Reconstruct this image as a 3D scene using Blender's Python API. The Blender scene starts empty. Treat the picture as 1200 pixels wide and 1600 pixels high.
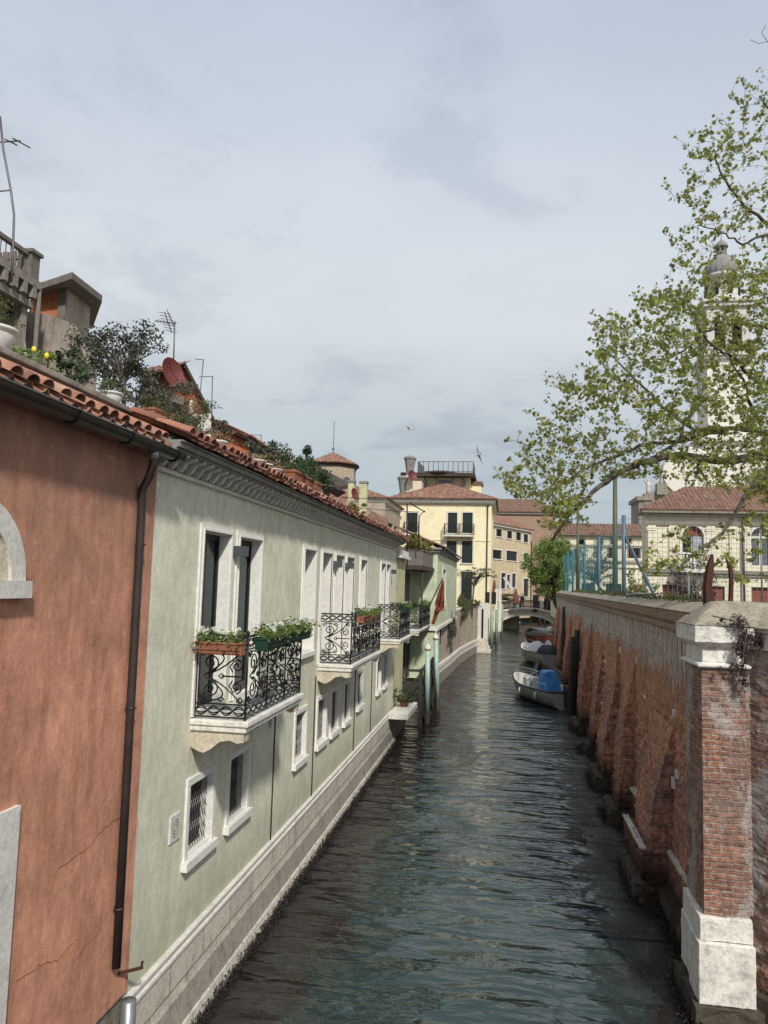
import bpy, bmesh, math, random
import numpy as np
from mathutils import Vector, Matrix, noise
random.seed(7); RNG = np.random.default_rng(11)
sc = bpy.context.scene
col = sc.collection
# ------------------------------------------------------------------ camera
F = 1180.0; CAMH = 5.3
def _d(px, py): return Vector(((px-600)/F, -(py-800)/F, -1.0))
_fy = _d(790, 917).normalized(); _h2 = _d(0, 917-790*.0287)
_z = _fy.cross(_h2).normalized()
if _z.y < 0: _z = -_z
_x = _fy.cross(_z)
R3 = Matrix((_x, _fy, _z))
CAM = Vector((0, 0, CAMH))
def ray(px, py): return R3 @ _d(px, py)
def atX(px, py, X): r = ray(px, py); return CAM + r*(X/r.x)
def atY(px, py, Y): r = ray(px, py); return CAM + r*(Y/r.y)
def atZ(px, py, Z): r = ray(px, py); return CAM + r*((Z-CAMH)/r.z)
cam = bpy.data.cameras.new('camera'); cob = bpy.data.objects.new('camera', cam); col.objects.link(cob)
m4 = R3.to_4x4(); m4.translation = CAM; cob.matrix_world = m4
cam.sensor_width = 36; cam.sensor_fit = 'AUTO'; cam.lens = F*36/1600; cam.clip_start = .1; cam.clip_end = 3000
sc.camera = cob
# ------------------------------------------------------------------ sky, sun, exposure
SUN_DIR = Vector((.48, -.95, .95)).normalized()
w = bpy.data.worlds.new('World'); sc.world = w; w.use_nodes = True
nt = w.node_tree; nt.nodes.clear()
def WN(t, **k):
    n = nt.nodes.new(t)
    for a, b in k.items(): setattr(n, a, b)
    return n
L = nt.links.new
out = WN('ShaderNodeOutputWorld'); bg = WN('ShaderNodeBackground'); bg.inputs[1].default_value = .1
sky = WN('ShaderNodeTexSky', sky_type='NISHITA', sun_disc=False)
sky.sun_elevation = math.asin(SUN_DIR.z); sky.sun_rotation = math.atan2(SUN_DIR.x, SUN_DIR.y)
sky.air_density = 1.0; sky.dust_density = 3.0
tc = WN('ShaderNodeTexCoord'); sep = WN('ShaderNodeSeparateXYZ'); L(tc.outputs['Generated'], sep.inputs[0])
# cloud sheet: project the view direction on a flat layer overhead
mx = WN('ShaderNodeMath', operation='MAXIMUM'); L(sep.outputs[2], mx.inputs[0]); mx.inputs[1].default_value = .0
ad = WN('ShaderNodeMath', operation='ADD'); L(mx.outputs[0], ad.inputs[0]); ad.inputs[1].default_value = .16
dv = WN('ShaderNodeVectorMath', operation='DIVIDE'); L(tc.outputs['Generated'], dv.inputs[0])
cmb = WN('ShaderNodeCombineXYZ')
for i in range(3): L(ad.outputs[0], cmb.inputs[i])
L(cmb.outputs[0], dv.inputs[1])
def noi(scale, det, rough, dist=0, off=0):
    mp = WN('ShaderNodeMapping'); L(dv.outputs[0], mp.inputs[0]); mp.inputs[1].default_value = (off, off*.7, 0)
    n = WN('ShaderNodeTexNoise'); L(mp.outputs[0], n.inputs[0]); n.inputs['Scale'].default_value = scale
    n.inputs['Detail'].default_value = det; n.inputs['Roughness'].default_value = rough; n.inputs['Distortion'].default_value = dist
    return n
n1 = noi(.8, 4, .5, .2, 3.1); n2 = noi(2.1, 7, .6, .3, 5.2)
def ramp(src, stops):
    r = WN('ShaderNodeValToRGB'); L(src, r.inputs[0]); e = r.color_ramp.elements
    while len(e) < len(stops): e.new(.5)
    for i, (p, c) in enumerate(stops): e[i].position = p; e[i].color = (*c, 1)
    return r
base = ramp(sep.outputs[2], [(.0, (.44, .515, .56)), (.13, (.485, .55, .595)), (.32, (.665, .71, .75)), (.50, (.62, .68, .76)), (.68, (.50, .575, .70)), (1, (.44, .52, .65))])
c1 = ramp(n1.outputs[0], [(.35, (.92, .925, .935)), (.65, (1.05, 1.045, 1.035))])
c2 = ramp(n2.outputs[0], [(.42, (1.02, 1.02, 1.02)), (.53, (1, 1, 1)), (.61, (.89, .895, .915)), (.75, (.83, .84, .875))])
m1 = WN('ShaderNodeMix', data_type='RGBA', blend_type='MULTIPLY'); m1.inputs[0].default_value = 1; L(base.outputs[0], m1.inputs[6]); L(c1.outputs[0], m1.inputs[7])
m2 = WN('ShaderNodeMix', data_type='RGBA', blend_type='MULTIPLY'); m2.inputs[0].default_value = 1; L(m1.outputs[2], m2.inputs[6]); L(c2.outputs[0], m2.inputs[7])
sc10 = WN('ShaderNodeMix', data_type='RGBA', blend_type='MULTIPLY', clamp_result=False); sc10.inputs[0].default_value = 1
L(m2.outputs[2], sc10.inputs[6]); sc10.inputs[7].default_value = (10.0, 10.0, 10.0, 1)
mixs = WN('ShaderNodeMix', data_type='RGBA'); mixs.inputs[0].default_value = .93; L(sky.outputs[0], mixs.inputs[6]); L(sc10.outputs[2], mixs.inputs[7])
L(mixs.outputs[2], bg.inputs[0]); L(bg.outputs[0], out.inputs[0])
sl = bpy.data.lights.new('sun', 'SUN'); sl.energy = 3.7; sl.angle = math.radians(4); sl.color = (1, .955, .88)
so = bpy.data.objects.new('sun', sl); col.objects.link(so); so.rotation_euler = SUN_DIR.to_track_quat('Z', 'Y').to_euler(); so.location = (20, -30, 60)
sc.view_settings.view_transform = 'Standard'; sc.view_settings.look = 'None'; sc.view_settings.exposure = .07; sc.view_settings.gamma = 1
sc.view_settings.use_curve_mapping = False

# ------------------------------------------------------------------ materials
MATS = {}
class Mat:
    def __init__(s, name, rough=.8, metal=0, spec=.5):
        s.m = bpy.data.materials.new(name); s.m.use_nodes = True; s.t = s.m.node_tree
        s.b = s.t.nodes['Principled BSDF']; s.b.inputs['Roughness'].default_value = rough
        s.b.inputs['Metallic'].default_value = metal; s.b.inputs['Specular IOR Level'].default_value = spec
        MATS[name] = s.m
    def n(s, t, ins=None, **k):
        n = s.t.nodes.new(t)
        for a, b in k.items(): setattr(n, a, b)
        for a, b in (ins or {}).items():
            if hasattr(b, 'is_linked') or isinstance(b, bpy.types.NodeSocket): s.t.links.new(b, n.inputs[a])
            else: n.inputs[a].default_value = b
        return n
    def pos(s, scale=(1, 1, 1), rot=(0, 0, 0)):
        g = s.n('ShaderNodeNewGeometry'); return s.n('ShaderNodeMapping', {0: g.outputs['Position'], 3: scale, 2: rot}).outputs[0]
    def uv(s, scale=(1, 1, 1)):
        return s.n('ShaderNodeMapping', {0: s.n('ShaderNodeUVMap').outputs[0], 3: scale}).outputs[0]
    def noise(s, vec, scale, det=5, rough=.6, dist=0):
        return s.n('ShaderNodeTexNoise', {'Vector': vec, 'Scale': scale, 'Detail': det, 'Roughness': rough, 'Distortion': dist}).outputs[0]
    def ramp(s, fac, stops):
        r = s.n('ShaderNodeValToRGB', {0: fac}); e = r.color_ramp.elements
        while len(e) < len(stops): e.new(.5)
        for i, (p, c) in enumerate(stops):
            e[i].position = p; e[i].color = (*c, 1) if isinstance(c, tuple) else (c, c, c, 1)
        return r.outputs[0]
    def mix(s, f, a, b, mode='MIX'):
        n = s.n('ShaderNodeMix', data_type='RGBA', blend_type=mode)
        for i, v in ((0, f), (6, a), (7, b)):
            if isinstance(v, bpy.types.NodeSocket): s.t.links.new(v, n.inputs[i])
            else: n.inputs[i].default_value = (*v, 1) if isinstance(v, tuple) else v
        return n.outputs[2]
    def math(s, op, a, b=0.0, clamp=False):
        n = s.n('ShaderNodeMath', operation=op, use_clamp=clamp)
        for i, v in ((0, a), (1, b)):
            if isinstance(v, bpy.types.NodeSocket): s.t.links.new(v, n.inputs[i])
            else: n.inputs[i].default_value = v
        return n.outputs[0]
    def zfac(s, z0, z1):
        g = s.n('ShaderNodeNewGeometry'); sp = s.n('ShaderNodeSeparateXYZ', {0: g.outputs['Position']})
        return s.n('ShaderNodeMapRange', {0: sp.outputs[2], 1: z0, 2: z1}).outputs[0], sp
    def bump(s, h, strength=.4, dist=.02, prev=None):
        ins = {'Height': h, 'Strength': strength, 'Distance': dist}
        if prev is not None: ins['Normal'] = prev
        return s.n('ShaderNodeBump', ins).outputs[0]
    def done(s, color=None, normal=None, rough=None):
        for nm, v in (('Base Color', color), ('Normal', normal), ('Roughness', rough)):
            if v is None: continue
            if isinstance(v, bpy.types.NodeSocket): s.t.links.new(v, s.b.inputs[nm])
            elif isinstance(v, tuple): s.b.inputs[nm].default_value = (*v, 1)
            else: s.b.inputs[nm].default_value = v
        return s.m

def plaster(name, a, b, dark, streak=.5, bump=.25, patch=None, patchcol=(.45, .45, .42), zband=None, mott=.75):
    s = Mat(name, .9, spec=.25)
    p = s.pos()
    c = s.mix(s.ramp(s.noise(p, .7, 6, .65), [(.35, 0.), (.65, 1.)]), a, b)
    st = s.ramp(s.noise(s.pos((3.2, 3.2, .28)), 1.6, 7, .7), [(.46, 0.), (.72, 1.)])
    c = s.mix(s.math('MULTIPLY', st, streak), c, dark)
    fine = s.noise(p, 26, 5, .7)
    c = s.mix(.35, c, s.ramp(fine, [(.3, .55), (.7, 1.2)]), 'MULTIPLY')
    c = s.mix(mott, c, s.ramp(s.noise(s.pos((1, 1, .42)), 7.5, 7, .78), [(.32, .62), (.5, 1.), (.70, 1.42)]), 'MULTIPLY')
    c = s.mix(mott, c, s.ramp(s.noise(s.pos((.8, .8, 1)), 1.1, 6, .7, .8), [(.36, .80), (.62, 1.16)]), 'MULTIPLY')
    if patch:
        pf = s.ramp(s.noise(p, patch, 8, .72, .4), [(.60, 0.), (.625, 1.)])
        c = s.mix(pf, c, patchcol)
    if zband:
        f, _ = s.zfac(zband[0], zband[1])
        nn = s.noise(s.pos((2, 2, 1)), 1.7, 6, .7)
        ff = s.math('MULTIPLY', f, s.ramp(nn, [(.3, .25), (.7, 1.)]))
        c = s.mix(ff, c, zband[2])
    h = s.math('ADD', s.noise(p, 9, 6, .7), s.noise(p, 1.2, 3, .5))
    return s.done(c, s.bump(h, bump, .03))

def plain(name, c, rough=.6, metal=0, var=.25, scale=6, bump=.1, spec=.5):
    s = Mat(name, rough, metal, spec)
    n = s.noise(s.pos(), scale, 6, .65)
    cc = s.mix(1.0, c, s.ramp(n, [(.25, 1-var), (.75, 1+var*.6)]), 'MULTIPLY')
    return s.done(cc, s.bump(n, bump, .02))

def stone(name, a, b, dark, amt=.6, bump=.35, block=None, rough=.8, spot=.6):
    s = Mat(name, rough, spec=.3); p = s.pos()
    c = s.mix(s.noise(p, 2.2, 6, .65), a, b)
    d = s.ramp(s.noise(s.pos((2.2, 2.2, .9)), 1.9, 9, .78), [(.5, 0.), (.68, 1.)])
    c = s.mix(s.math('MULTIPLY', d, amt), c, dark)
    h = s.noise(p, 22, 8, .75)
    c = s.mix(.4, c, s.ramp(h, [(.3, .5), (.6, 1.15)]), 'MULTIPLY')
    c = s.mix(spot, c, s.ramp(s.noise(p, 5.5, 8, .8), [(.36, .55), (.52, 1.), (.7, 1.1)]), 'MULTIPLY')
    nrm = s.bump(h, bump, .02)
    if block:
        br = s.n('ShaderNodeTexBrick', {'Vector': s.uv(), 'Scale': 1, 'Mortar Size': .012, 'Brick Width': block[0], 'Row Height': block[1], 'Color1': (.9, .9, .9, 1), 'Color2': (1.08, 1.05, 1, 1), 'Mortar': (.5, .47, .43, 1)})
        c = s.mix(1., c, br.outputs[0], 'MULTIPLY'); nrm = s.bump(s.math('SUBTRACT', 1., br.outputs[1]), .8, .015, nrm)
    return s.done(c, nrm)

def brick(name, c1, c2, mort, plas=None, wet=False, bw=.25, rh=.068, soft=.35, bmp=1., patch=None):
    s = Mat(name, .92, spec=.2); p = s.pos()
    wob = s.n('ShaderNodeTexNoise', {'Vector': p, 'Scale': 4.5, 'Detail': 5}).outputs[1]
    vec = s.n('ShaderNodeVectorMath', {0: s.uv(), 1: s.n('ShaderNodeVectorMath', {0: wob, 3: .06}, operation='SCALE').outputs[0]}, operation='ADD').outputs[0]
    br = s.n('ShaderNodeTexBrick', {'Vector': vec, 'Scale': 1, 'Mortar Size': .011, 'Mortar Smooth': .4, 'Bias': -.1, 'Brick Width': bw, 'Row Height': rh, 'Color1': (*c1, 1), 'Color2': (*c2, 1), 'Mortar': (*mort, 1)})
    c = br.outputs[0]
    c = s.mix(.75, c, s.ramp(s.noise(p, 5.5, 8, .75), [(.25, .35), (.75, 1.7)]), 'MULTIPLY')
    c = s.mix(.8, c, s.ramp(s.noise(p, 13, 6, .8), [(.36, .35), (.5, 1.), (.66, 1.9)]), 'MULTIPLY')
    c = s.mix(s.ramp(s.noise(p, .9, 6, .7), [(.42, 0.), (.7, .7)]), c, (.30, .22, .20))
    c = s.mix(s.ramp(s.noise(s.pos((1, 1, .5)), 2.6, 8, .8), [(.57, 0.), (.66, .7)]), c, (.48, .41, .37))
    if patch: c = s.mix(s.ramp(s.noise(s.pos((1.4, 1.4, .7)), patch, 9, .75, .3), [(.53, 0.), (.57, .85)]), c, s.mix(s.noise(p, 8, 8, .8), (.30, .26, .23), (.74, .68, .62)))
    hb = s.math('SUBTRACT', 1., br.outputs[1])
    er = s.math('ADD', s.noise(p, 11, 9, .8), s.math('MULTIPLY', s.noise(p, 4, 4, .6), 1.5))
    h = s.math('ADD', s.math('MULTIPLY', hb, .55), s.math('MULTIPLY', er, 1.1))
    nrm = s.bump(h, bmp, .05)
    if plas:   # upper lime wash and rain streaks on the canal wall
        f, sp = s.zfac(0, 1)
        zz = s.math('ADD', sp.outputs[2], s.math('MULTIPLY', s.math('SUBTRACT', s.noise(s.pos((.6, .6, .8)), .8, 8, .75), .5), 2.6))
        up = s.n('ShaderNodeMapRange', {0: zz, 1: plas[0], 2: plas[0]+.35}).outputs[0]
        mid = s.n('ShaderNodeMapRange', {0: zz, 1: plas[1], 2: plas[1]+.5}).outputs[0]
        speck = s.noise(s.pos((1, 1, .45)), 16, 7, .85)
        oc = s.mix(s.ramp(speck, [(.35, 0.), (.65, 1.)]), (.84, .38, .17), (.55, .31, .20))
        c = s.mix(s.math('MULTIPLY', mid, .6), c, oc)
        gp = s.mix(s.ramp(speck, [(.3, 0.), (.7, 1.)]), (.40, .33, .27), (.95, .87, .76))
        c = s.mix(s.math('MULTIPLY', up, .85), c, gp)
        c = s.mix(.8, c, s.ramp(s.noise(s.pos((1, 1, .6)), 10, 7, .85), [(.38, .35), (.5, 1.), (.66, 1.7)]), 'MULTIPLY')
        st = s.ramp(s.noise(s.pos((5.5, 5.5, .16)), 1.5, 5, .6), [(.53, 0.), (.62, 1.)])
        hi = s.n('ShaderNodeMapRange', {0: zz, 1: 3.1, 2: 4.2}).outputs[0]
        c = s.mix(s.math('MULTIPLY', s.math('MULTIPLY', st, hi), .8), c, (.035, .035, .03))
        rs = s.ramp(s.noise(s.pos((1.3, 1.3, .5)), 1.1, 8, .8), [(.6, 0.), (.66, .75)])
        c = s.mix(s.math('MULTIPLY', rs, mid), c, (.50, .15, .06))
    if wet:
        g, sp = s.zfac(0, 1)
        zz = s.math('ADD', sp.outputs[2], s.math('MULTIPLY', s.math('SUBTRACT', s.noise(p, 2.5, 8, .75), .5), .9))
        a1 = s.n('ShaderNodeMapRange', {0: zz, 1: 1.05, 2: .45}).outputs[0]
        c = s.mix(s.math('MULTIPLY', a1, .9), c, (.022, .019, .014))
    return s.done(c, nrm)

def tiles(name, cs, dark=(.07, .05, .045), sp=.2, ln=.38):
    s = Mat(name, .88, spec=.2); p = s.pos()
    uv = s.n('ShaderNodeSeparateXYZ', {0: s.n('ShaderNodeUVMap').outputs[0]})
    fl = s.n('ShaderNodeCombineXYZ', {0: s.math('FLOOR', s.math('DIVIDE', uv.outputs[0], sp)), 1: s.math('FLOOR', s.math('DIVIDE', uv.outputs[1], ln))})
    wn = s.n('ShaderNodeTexWhiteNoise', {'Vector': fl.outputs[0]}, noise_dimensions='3D').outputs[0]
    c = s.ramp(wn, [(i/(len(cs)-1), k) for i, k in enumerate(cs)])
    c = s.mix(s.ramp(s.noise(p, 1.6, 8, .75), [(.5, 0.), (.68, .75)]), c, dark)
    c = s.mix(.5, c, s.ramp(s.noise(p, 14, 7, .75), [(.3, .5), (.7, 1.25)]), 'MULTIPLY')
    fr = s.math('FRACT', s.math('DIVIDE', uv.outputs[1], ln))
    c = s.mix(s.ramp(fr, [(.0, .8), (.12, 0.)]), c, (.05, .035, .03))
    return s.done(c, s.bump(fr, .5, .03))

def isl(name, cs, rough=.6, trans=0, scale=.6, spec=.4):
    s = Mat(name, rough, spec=spec); g = s.n('ShaderNodeNewGeometry')
    c = s.ramp(g.outputs['Random Per Island'], [(i/(len(cs)-1), k) for i, k in enumerate(cs)])
    c = s.mix(.6, c, s.ramp(s.noise(s.pos(), scale*2, 4, .6), [(.3, .6), (.7, 1.35)]), 'MULTIPLY')
    s.done(c)
    if trans:
        tr = s.n('ShaderNodeBsdfTranslucent', {0: c}); mx = s.n('ShaderNodeMixShader', {0: trans})
        s.t.links.new(s.b.outputs[0], mx.inputs[1]); s.t.links.new(tr.outputs[0], mx.inputs[2])
        s.t.links.new(mx.outputs[0], s.t.nodes['Material Output'].inputs[0])
    return s.m

TC = [(.27, .13, .085), (.32, .165, .115), (.22, .11, .08), (.38, .24, .175), (.16, .095, .075), (.30, .18, .135)]
plaster('terracotta_plaster', (.60, .29, .185), (.53, .25, .16), (.30, .145, .095), .5, .3, zband=(4.6, 6.5, (.25, .145, .11)))  # wall colour turns darker and browner towards the eave
plaster('sage_plaster', (.63, .62, .47), (.70, .69, .55), (.50, .49, .375), .32, .22, zband=(1.75, 1.05, (.36, .375, .26)), mott=.42)  # greenish damp band just above the plinth
plaster('pale_green_plaster', (.50, .56, .38), (.56, .61, .44), (.38, .41, .30), .5, .15)
plaster('yellow_green_plaster', (.55, .52, .30), (.5, .48, .30), (.35, .33, .22), .4, .15)
plaster('cream_yellow_plaster', (.84, .74, .47), (.87, .79, .55), (.62, .54, .37), .35, .1, mott=.3)
plaster('ochre_plaster', (.58, .47, .30), (.62, .52, .36), (.40, .27, .17), .5, .1, mott=.4)
plaster('church_plaster', (.70, .64, .49), (.75, .70, .56), (.50, .44, .34), .5, .1, mott=.35)
plaster('tower_white', (.66, .64, .58), (.72, .70, .64), (.45, .43, .39), .5, .1, mott=.4)
plaster('grey_render', (.26, .22, .18), (.34, .30, .25), (.10, .09, .08), .7, .3, patch=1.6, patchcol=(.36, .30, .25))
plaster('old_red_plaster', (.30, .105, .055), (.25, .085, .05), (.13, .065, .05), .7, .3)
plaster('orange_plaster', (.46, .17, .08), (.42, .15, .08), (.30, .12, .07), .3, .1)
plaster('beige_render', (.42, .36, .28), (.36, .30, .24), (.20, .17, .14), .6, .2)
plaster('pinkish_plaster', (.46, .33, .26), (.5, .38, .3), (.25, .18, .15), .6, .2)
stone('white_stone', (.72, .70, .64), (.60, .57, .51), (.33, .31, .28), .45, .2, spot=.3)
stone('jamb_stone', (.76, .75, .70), (.70, .68, .63), (.45, .43, .40), .3, .1, spot=.12)
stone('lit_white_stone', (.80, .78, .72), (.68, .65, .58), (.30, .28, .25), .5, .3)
stone('base_stone', (.68, .64, .56), (.56, .52, .45), (.26, .235, .20), .6, .5, (.95, .6), spot=.4)
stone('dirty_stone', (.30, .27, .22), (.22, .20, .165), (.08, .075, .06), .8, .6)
stone('foot_stone', (.42, .385, .33), (.33, .30, .26), (.12, .11, .095), .7, .6)
stone('wet_stone', (.10, .085, .06), (.06, .05, .04), (.02, .018, .015), .8, .9)
stone('grey_cornice', (.30, .29, .27), (.22, .21, .20), (.07, .068, .065), .7, .3)
stone('speckled_stone', (.62, .56, .44), (.54, .48, .36), (.36, .29, .2), .5, .5)
stone('cap_stone', (.40, .35, .27), (.30, .26, .19), (.10, .09, .07), .65, .8)
stone('tower_stone', (.62, .60, .55), (.52, .50, .46), (.20, .19, .18), .6, .2)
stone('bridge_stone', (.55, .51, .44), (.46, .42, .36), (.18, .165, .14), .7, .3, (.5, .25))
brick('canal_brick', (.66, .24, .13), (.46, .19, .12), (.50, .38, .30), plas=(3.75, 2.35), wet=True)
brick('buttress_brick', (.40, .145, .085), (.28, .115, .08), (.30, .22, .18), wet=True)
brick('pillar_brick', (.42, .20, .125), (.26, .125, .09), (.42, .35, .29), wet=False, patch=1.25)
brick('garden_brick', (.54, .42, .31), (.40, .30, .22), (.64, .57, .47), wet=False, patch=2.2)
brick('tower_brick', (.40, .31, .22), (.34, .26, .19), (.42, .36, .29), bmp=.3)
brick('brown_brick', (.36, .22, .14), (.28, .17, .11), (.34, .27, .2), bmp=.3)
tiles('roof_tile', TC); tiles('old_roof_tile', [(.20, .105, .075), (.26, .145, .10), (.16, .095, .075), (.29, .18, .135)])
isl('loose_tile', [(.36, .155, .095), (.42, .21, .14), (.24, .115, .085), (.45, .28, .20), (.17, .10, .08)], .85, 0, 6)
isl('old_loose_tile', [(.20, .08, .055), (.30, .13, .09), (.14, .075, .06), (.36, .2, .15), (.40, .17, .10)], .9)
plain('black_iron', (.012, .013, .014), .45, .3)
plain('dark_green_paint', (.012, .022, .018), .5)
plain('green_trough_plastic', (.012, .045, .032), .35)
plain('terracotta_pot', (.30, .115, .065), .85, 0, .4, 12)
plain('white_pot', (.62, .60, .55), .7)
plain('gutter_metal', (.085, .08, .068), .38, .7, .5, 9)
plain('pipe_brown', (.045, .034, .03), .45, .2, .4)
plain('zinc', (.28, .29, .30), .4, .6)
plain('dark_wood', (.055, .04, .03), .85, 0, .5, 9, .4)
plain('wet_wood', (.035, .03, .024), .7, 0, .5, 9, .5)
plain('grey_wood', (.16, .14, .12), .9, 0, .4, 9, .3)
plain('pole_green', (.36, .50, .44), .55, 0, .3, 5)
plain('pale_sage_paint', (.22, .31, .22), .6, 0, .35, 5)
plain('rust', (.08, .028, .02), .9, .2, .5, 12, .5)
plain('teal_paint', (.03, .15, .17), .5, .1)
plain('grey_blue_paint', (.10, .16, .20), .5, .2)
plain('olive_pole', (.09, .10, .06), .6, .2)
plain('galvanised', (.20, .22, .21), .5, .5)
plain('antenna_metal', (.14, .13, .13), .5, .6)
plain('dark_glass', (.010, .012, .014), .15, 0, .3, 2, .02, .25)
plain('grey_glass', (.12, .14, .16), .12, 0, .4, 2, .02, .7)
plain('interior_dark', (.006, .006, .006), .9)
plain('red_dish', (.13, .022, .02), .6)
plain('red_door', (.20, .055, .035), .7, 0, .3, 3)
plain('hull_white', (.72, .71, .66), .35)
plain('hull_grey', (.42, .43, .41), .4, 0, .3, 4)
plain('hull_red', (.10, .022, .015), .5)
plain('rub_rail', (.03, .028, .026), .5)
plain('chrome', (.55, .55, .55), .25, .9)
plain('engine_black', (.02, .02, .022), .3)
plain('white_sheet', (.74, .75, .75), .8)
plain('black_cover', (.025, .03, .035), .7)
plain('bark', (.10, .082, .065), .9, 0, .5, 8, .6)
plain('pale_bark', (.19, .165, .13), .9, 0, .5, 8, .6)
plain('soil', (.05, .035, .025), .95)
plain('skin', (.5, .3, .2), .6); plain('dark_cloth', (.02, .02, .028), .9); plain('pink_cloth', (.4, .13, .11), .9); plain('hair', (.03, .02, .015), .7)
plain('parasol_red', (.17, .05, .035), .8)
plain('flag_red', (.28, .075, .04), .8, 0, .35, 9); plain('awning_white', (.42, .42, .41), .8)
plain('bird_white', (.75, .75, .75), .7); plain('bird_grey', (.25, .26, .28), .7)
plain('lamp_grey', (.10, .115, .125), .45, .4); plain('vent_white', (.62, .62, .58), .6)
plain('blue_grey_blind', (.34, .37, .40), .6)
plain('ground_mat', (.17, .15, .125), .95, 0, .4, 1.5, .3)
plain('mussel', (.02, .016, .014), .6, 0, .9, 40, 1.)
plain('weed', (.014, .009, .009), .35, 0, .8, 20, .6)
s = Mat('blue_tarp', .5); n = s.noise(s.pos(), 3, 5, .6); s.done(s.mix(n, (.04, .22, .60), (.09, .33, .75)), s.bump(n, .4, .05))
isl('plane_leaf', [(.20, .22, .05), (.28, .31, .065), (.35, .38, .09), (.22, .22, .06), (.40, .42, .11)], .5, .5)
isl('olive_leaf', [(.045, .055, .035), (.08, .09, .06), (.11, .12, .09), (.055, .06, .04)], .5, .15)
isl('bush_leaf', [(.045, .06, .02), (.08, .10, .028), (.13, .13, .04), (.06, .07, .03)], .55, .2)
isl('geranium_leaf', [(.09, .14, .03), (.14, .20, .05), (.19, .26, .08), (.12, .17, .04)], .5, .3)
isl('golden_leaf', [(.12, .13, .03), (.19, .18, .04), (.24, .18, .05), (.10, .12, .03)], .55, .3)
isl('dark_green_leaf', [(.02, .04, .015), (.035, .065, .02), (.055, .085, .025)], .45, .1)
isl('fresh_leaf', [(.13, .19, .04), (.18, .26, .055), (.24, .33, .08), (.15, .22, .045)], .5, .4)
isl('purple_leaf', [(.03, .012, .018), (.06, .03, .035), (.10, .06, .06), (.02, .015, .015)], .5, .1)
isl('dry_leaf', [(.28, .17, .10), (.36, .24, .14), (.20, .13, .06), (.15, .15, .05)], .7, .2)
isl('flower_white', [(.85, .85, .82), (.8, .8, .75)], .6, .2)
isl('lemon', [(.7, .5, .03), (.75, .55, .05)], .5)
# water
s = Mat('canal_water', .045, spec=.5); s.b.inputs['IOR'].default_value = 1.5
g = s.n('ShaderNodeNewGeometry'); p = g.outputs['Position']
sp = s.n('ShaderNodeSeparateXYZ', {0: p})
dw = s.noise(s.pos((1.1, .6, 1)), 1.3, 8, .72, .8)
# brown weed close under the surface; left band also paints house shade and reflection
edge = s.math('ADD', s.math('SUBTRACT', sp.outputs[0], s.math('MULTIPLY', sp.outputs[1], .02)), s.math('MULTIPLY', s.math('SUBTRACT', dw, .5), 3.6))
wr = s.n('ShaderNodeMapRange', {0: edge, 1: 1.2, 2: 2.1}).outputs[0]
shade_l = s.n('ShaderNodeMapRange', {0: edge, 1: -2.3, 2: -3.2}).outputs[0]
wd = s.math('MAXIMUM', wr, shade_l)
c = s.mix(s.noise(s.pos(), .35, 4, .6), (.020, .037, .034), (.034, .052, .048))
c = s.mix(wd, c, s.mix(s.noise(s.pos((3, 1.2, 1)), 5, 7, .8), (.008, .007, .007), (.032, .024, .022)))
def wave(sc_, rot, scale, det, ro, di): return s.n('ShaderNodeTexNoise', {'Vector': s.pos(sc_, (0, 0, rot)), 'Scale': scale, 'Detail': det, 'Roughness': ro, 'Distortion': di}).outputs[0]
a0 = wave((.32, .85, 1), .12, 1.0, 1, .5, 1.4)
a = wave((.32, 1.25, 1), .06, 1.6, 1.5, .4, 1.1)
b = wave((.8, 1.9, 1), -.2, 4.5, 1.5, .5, .8)
cc = s.noise(s.pos(), .45, 3, .5)
h = s.math('ADD', s.math('MULTIPLY', a0, 1.1), s.math('ADD', s.math('MULTIPLY', a, s.ramp(cc, [(.35, .25), (.65, 1.3)])), s.math('MULTIPLY', b, .16)))
wb = s.noise(s.pos((2.2, 1, 1)), 7, 6, .75, 1.2)
h = s.math('ADD', h, s.math('MULTIPLY', s.math('MULTIPLY', wb, wr), .35))
s.done(c, s.bump(h, 1.0, .135), s.ramp(wd, [(0., .04), (1., .10)]))

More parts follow.
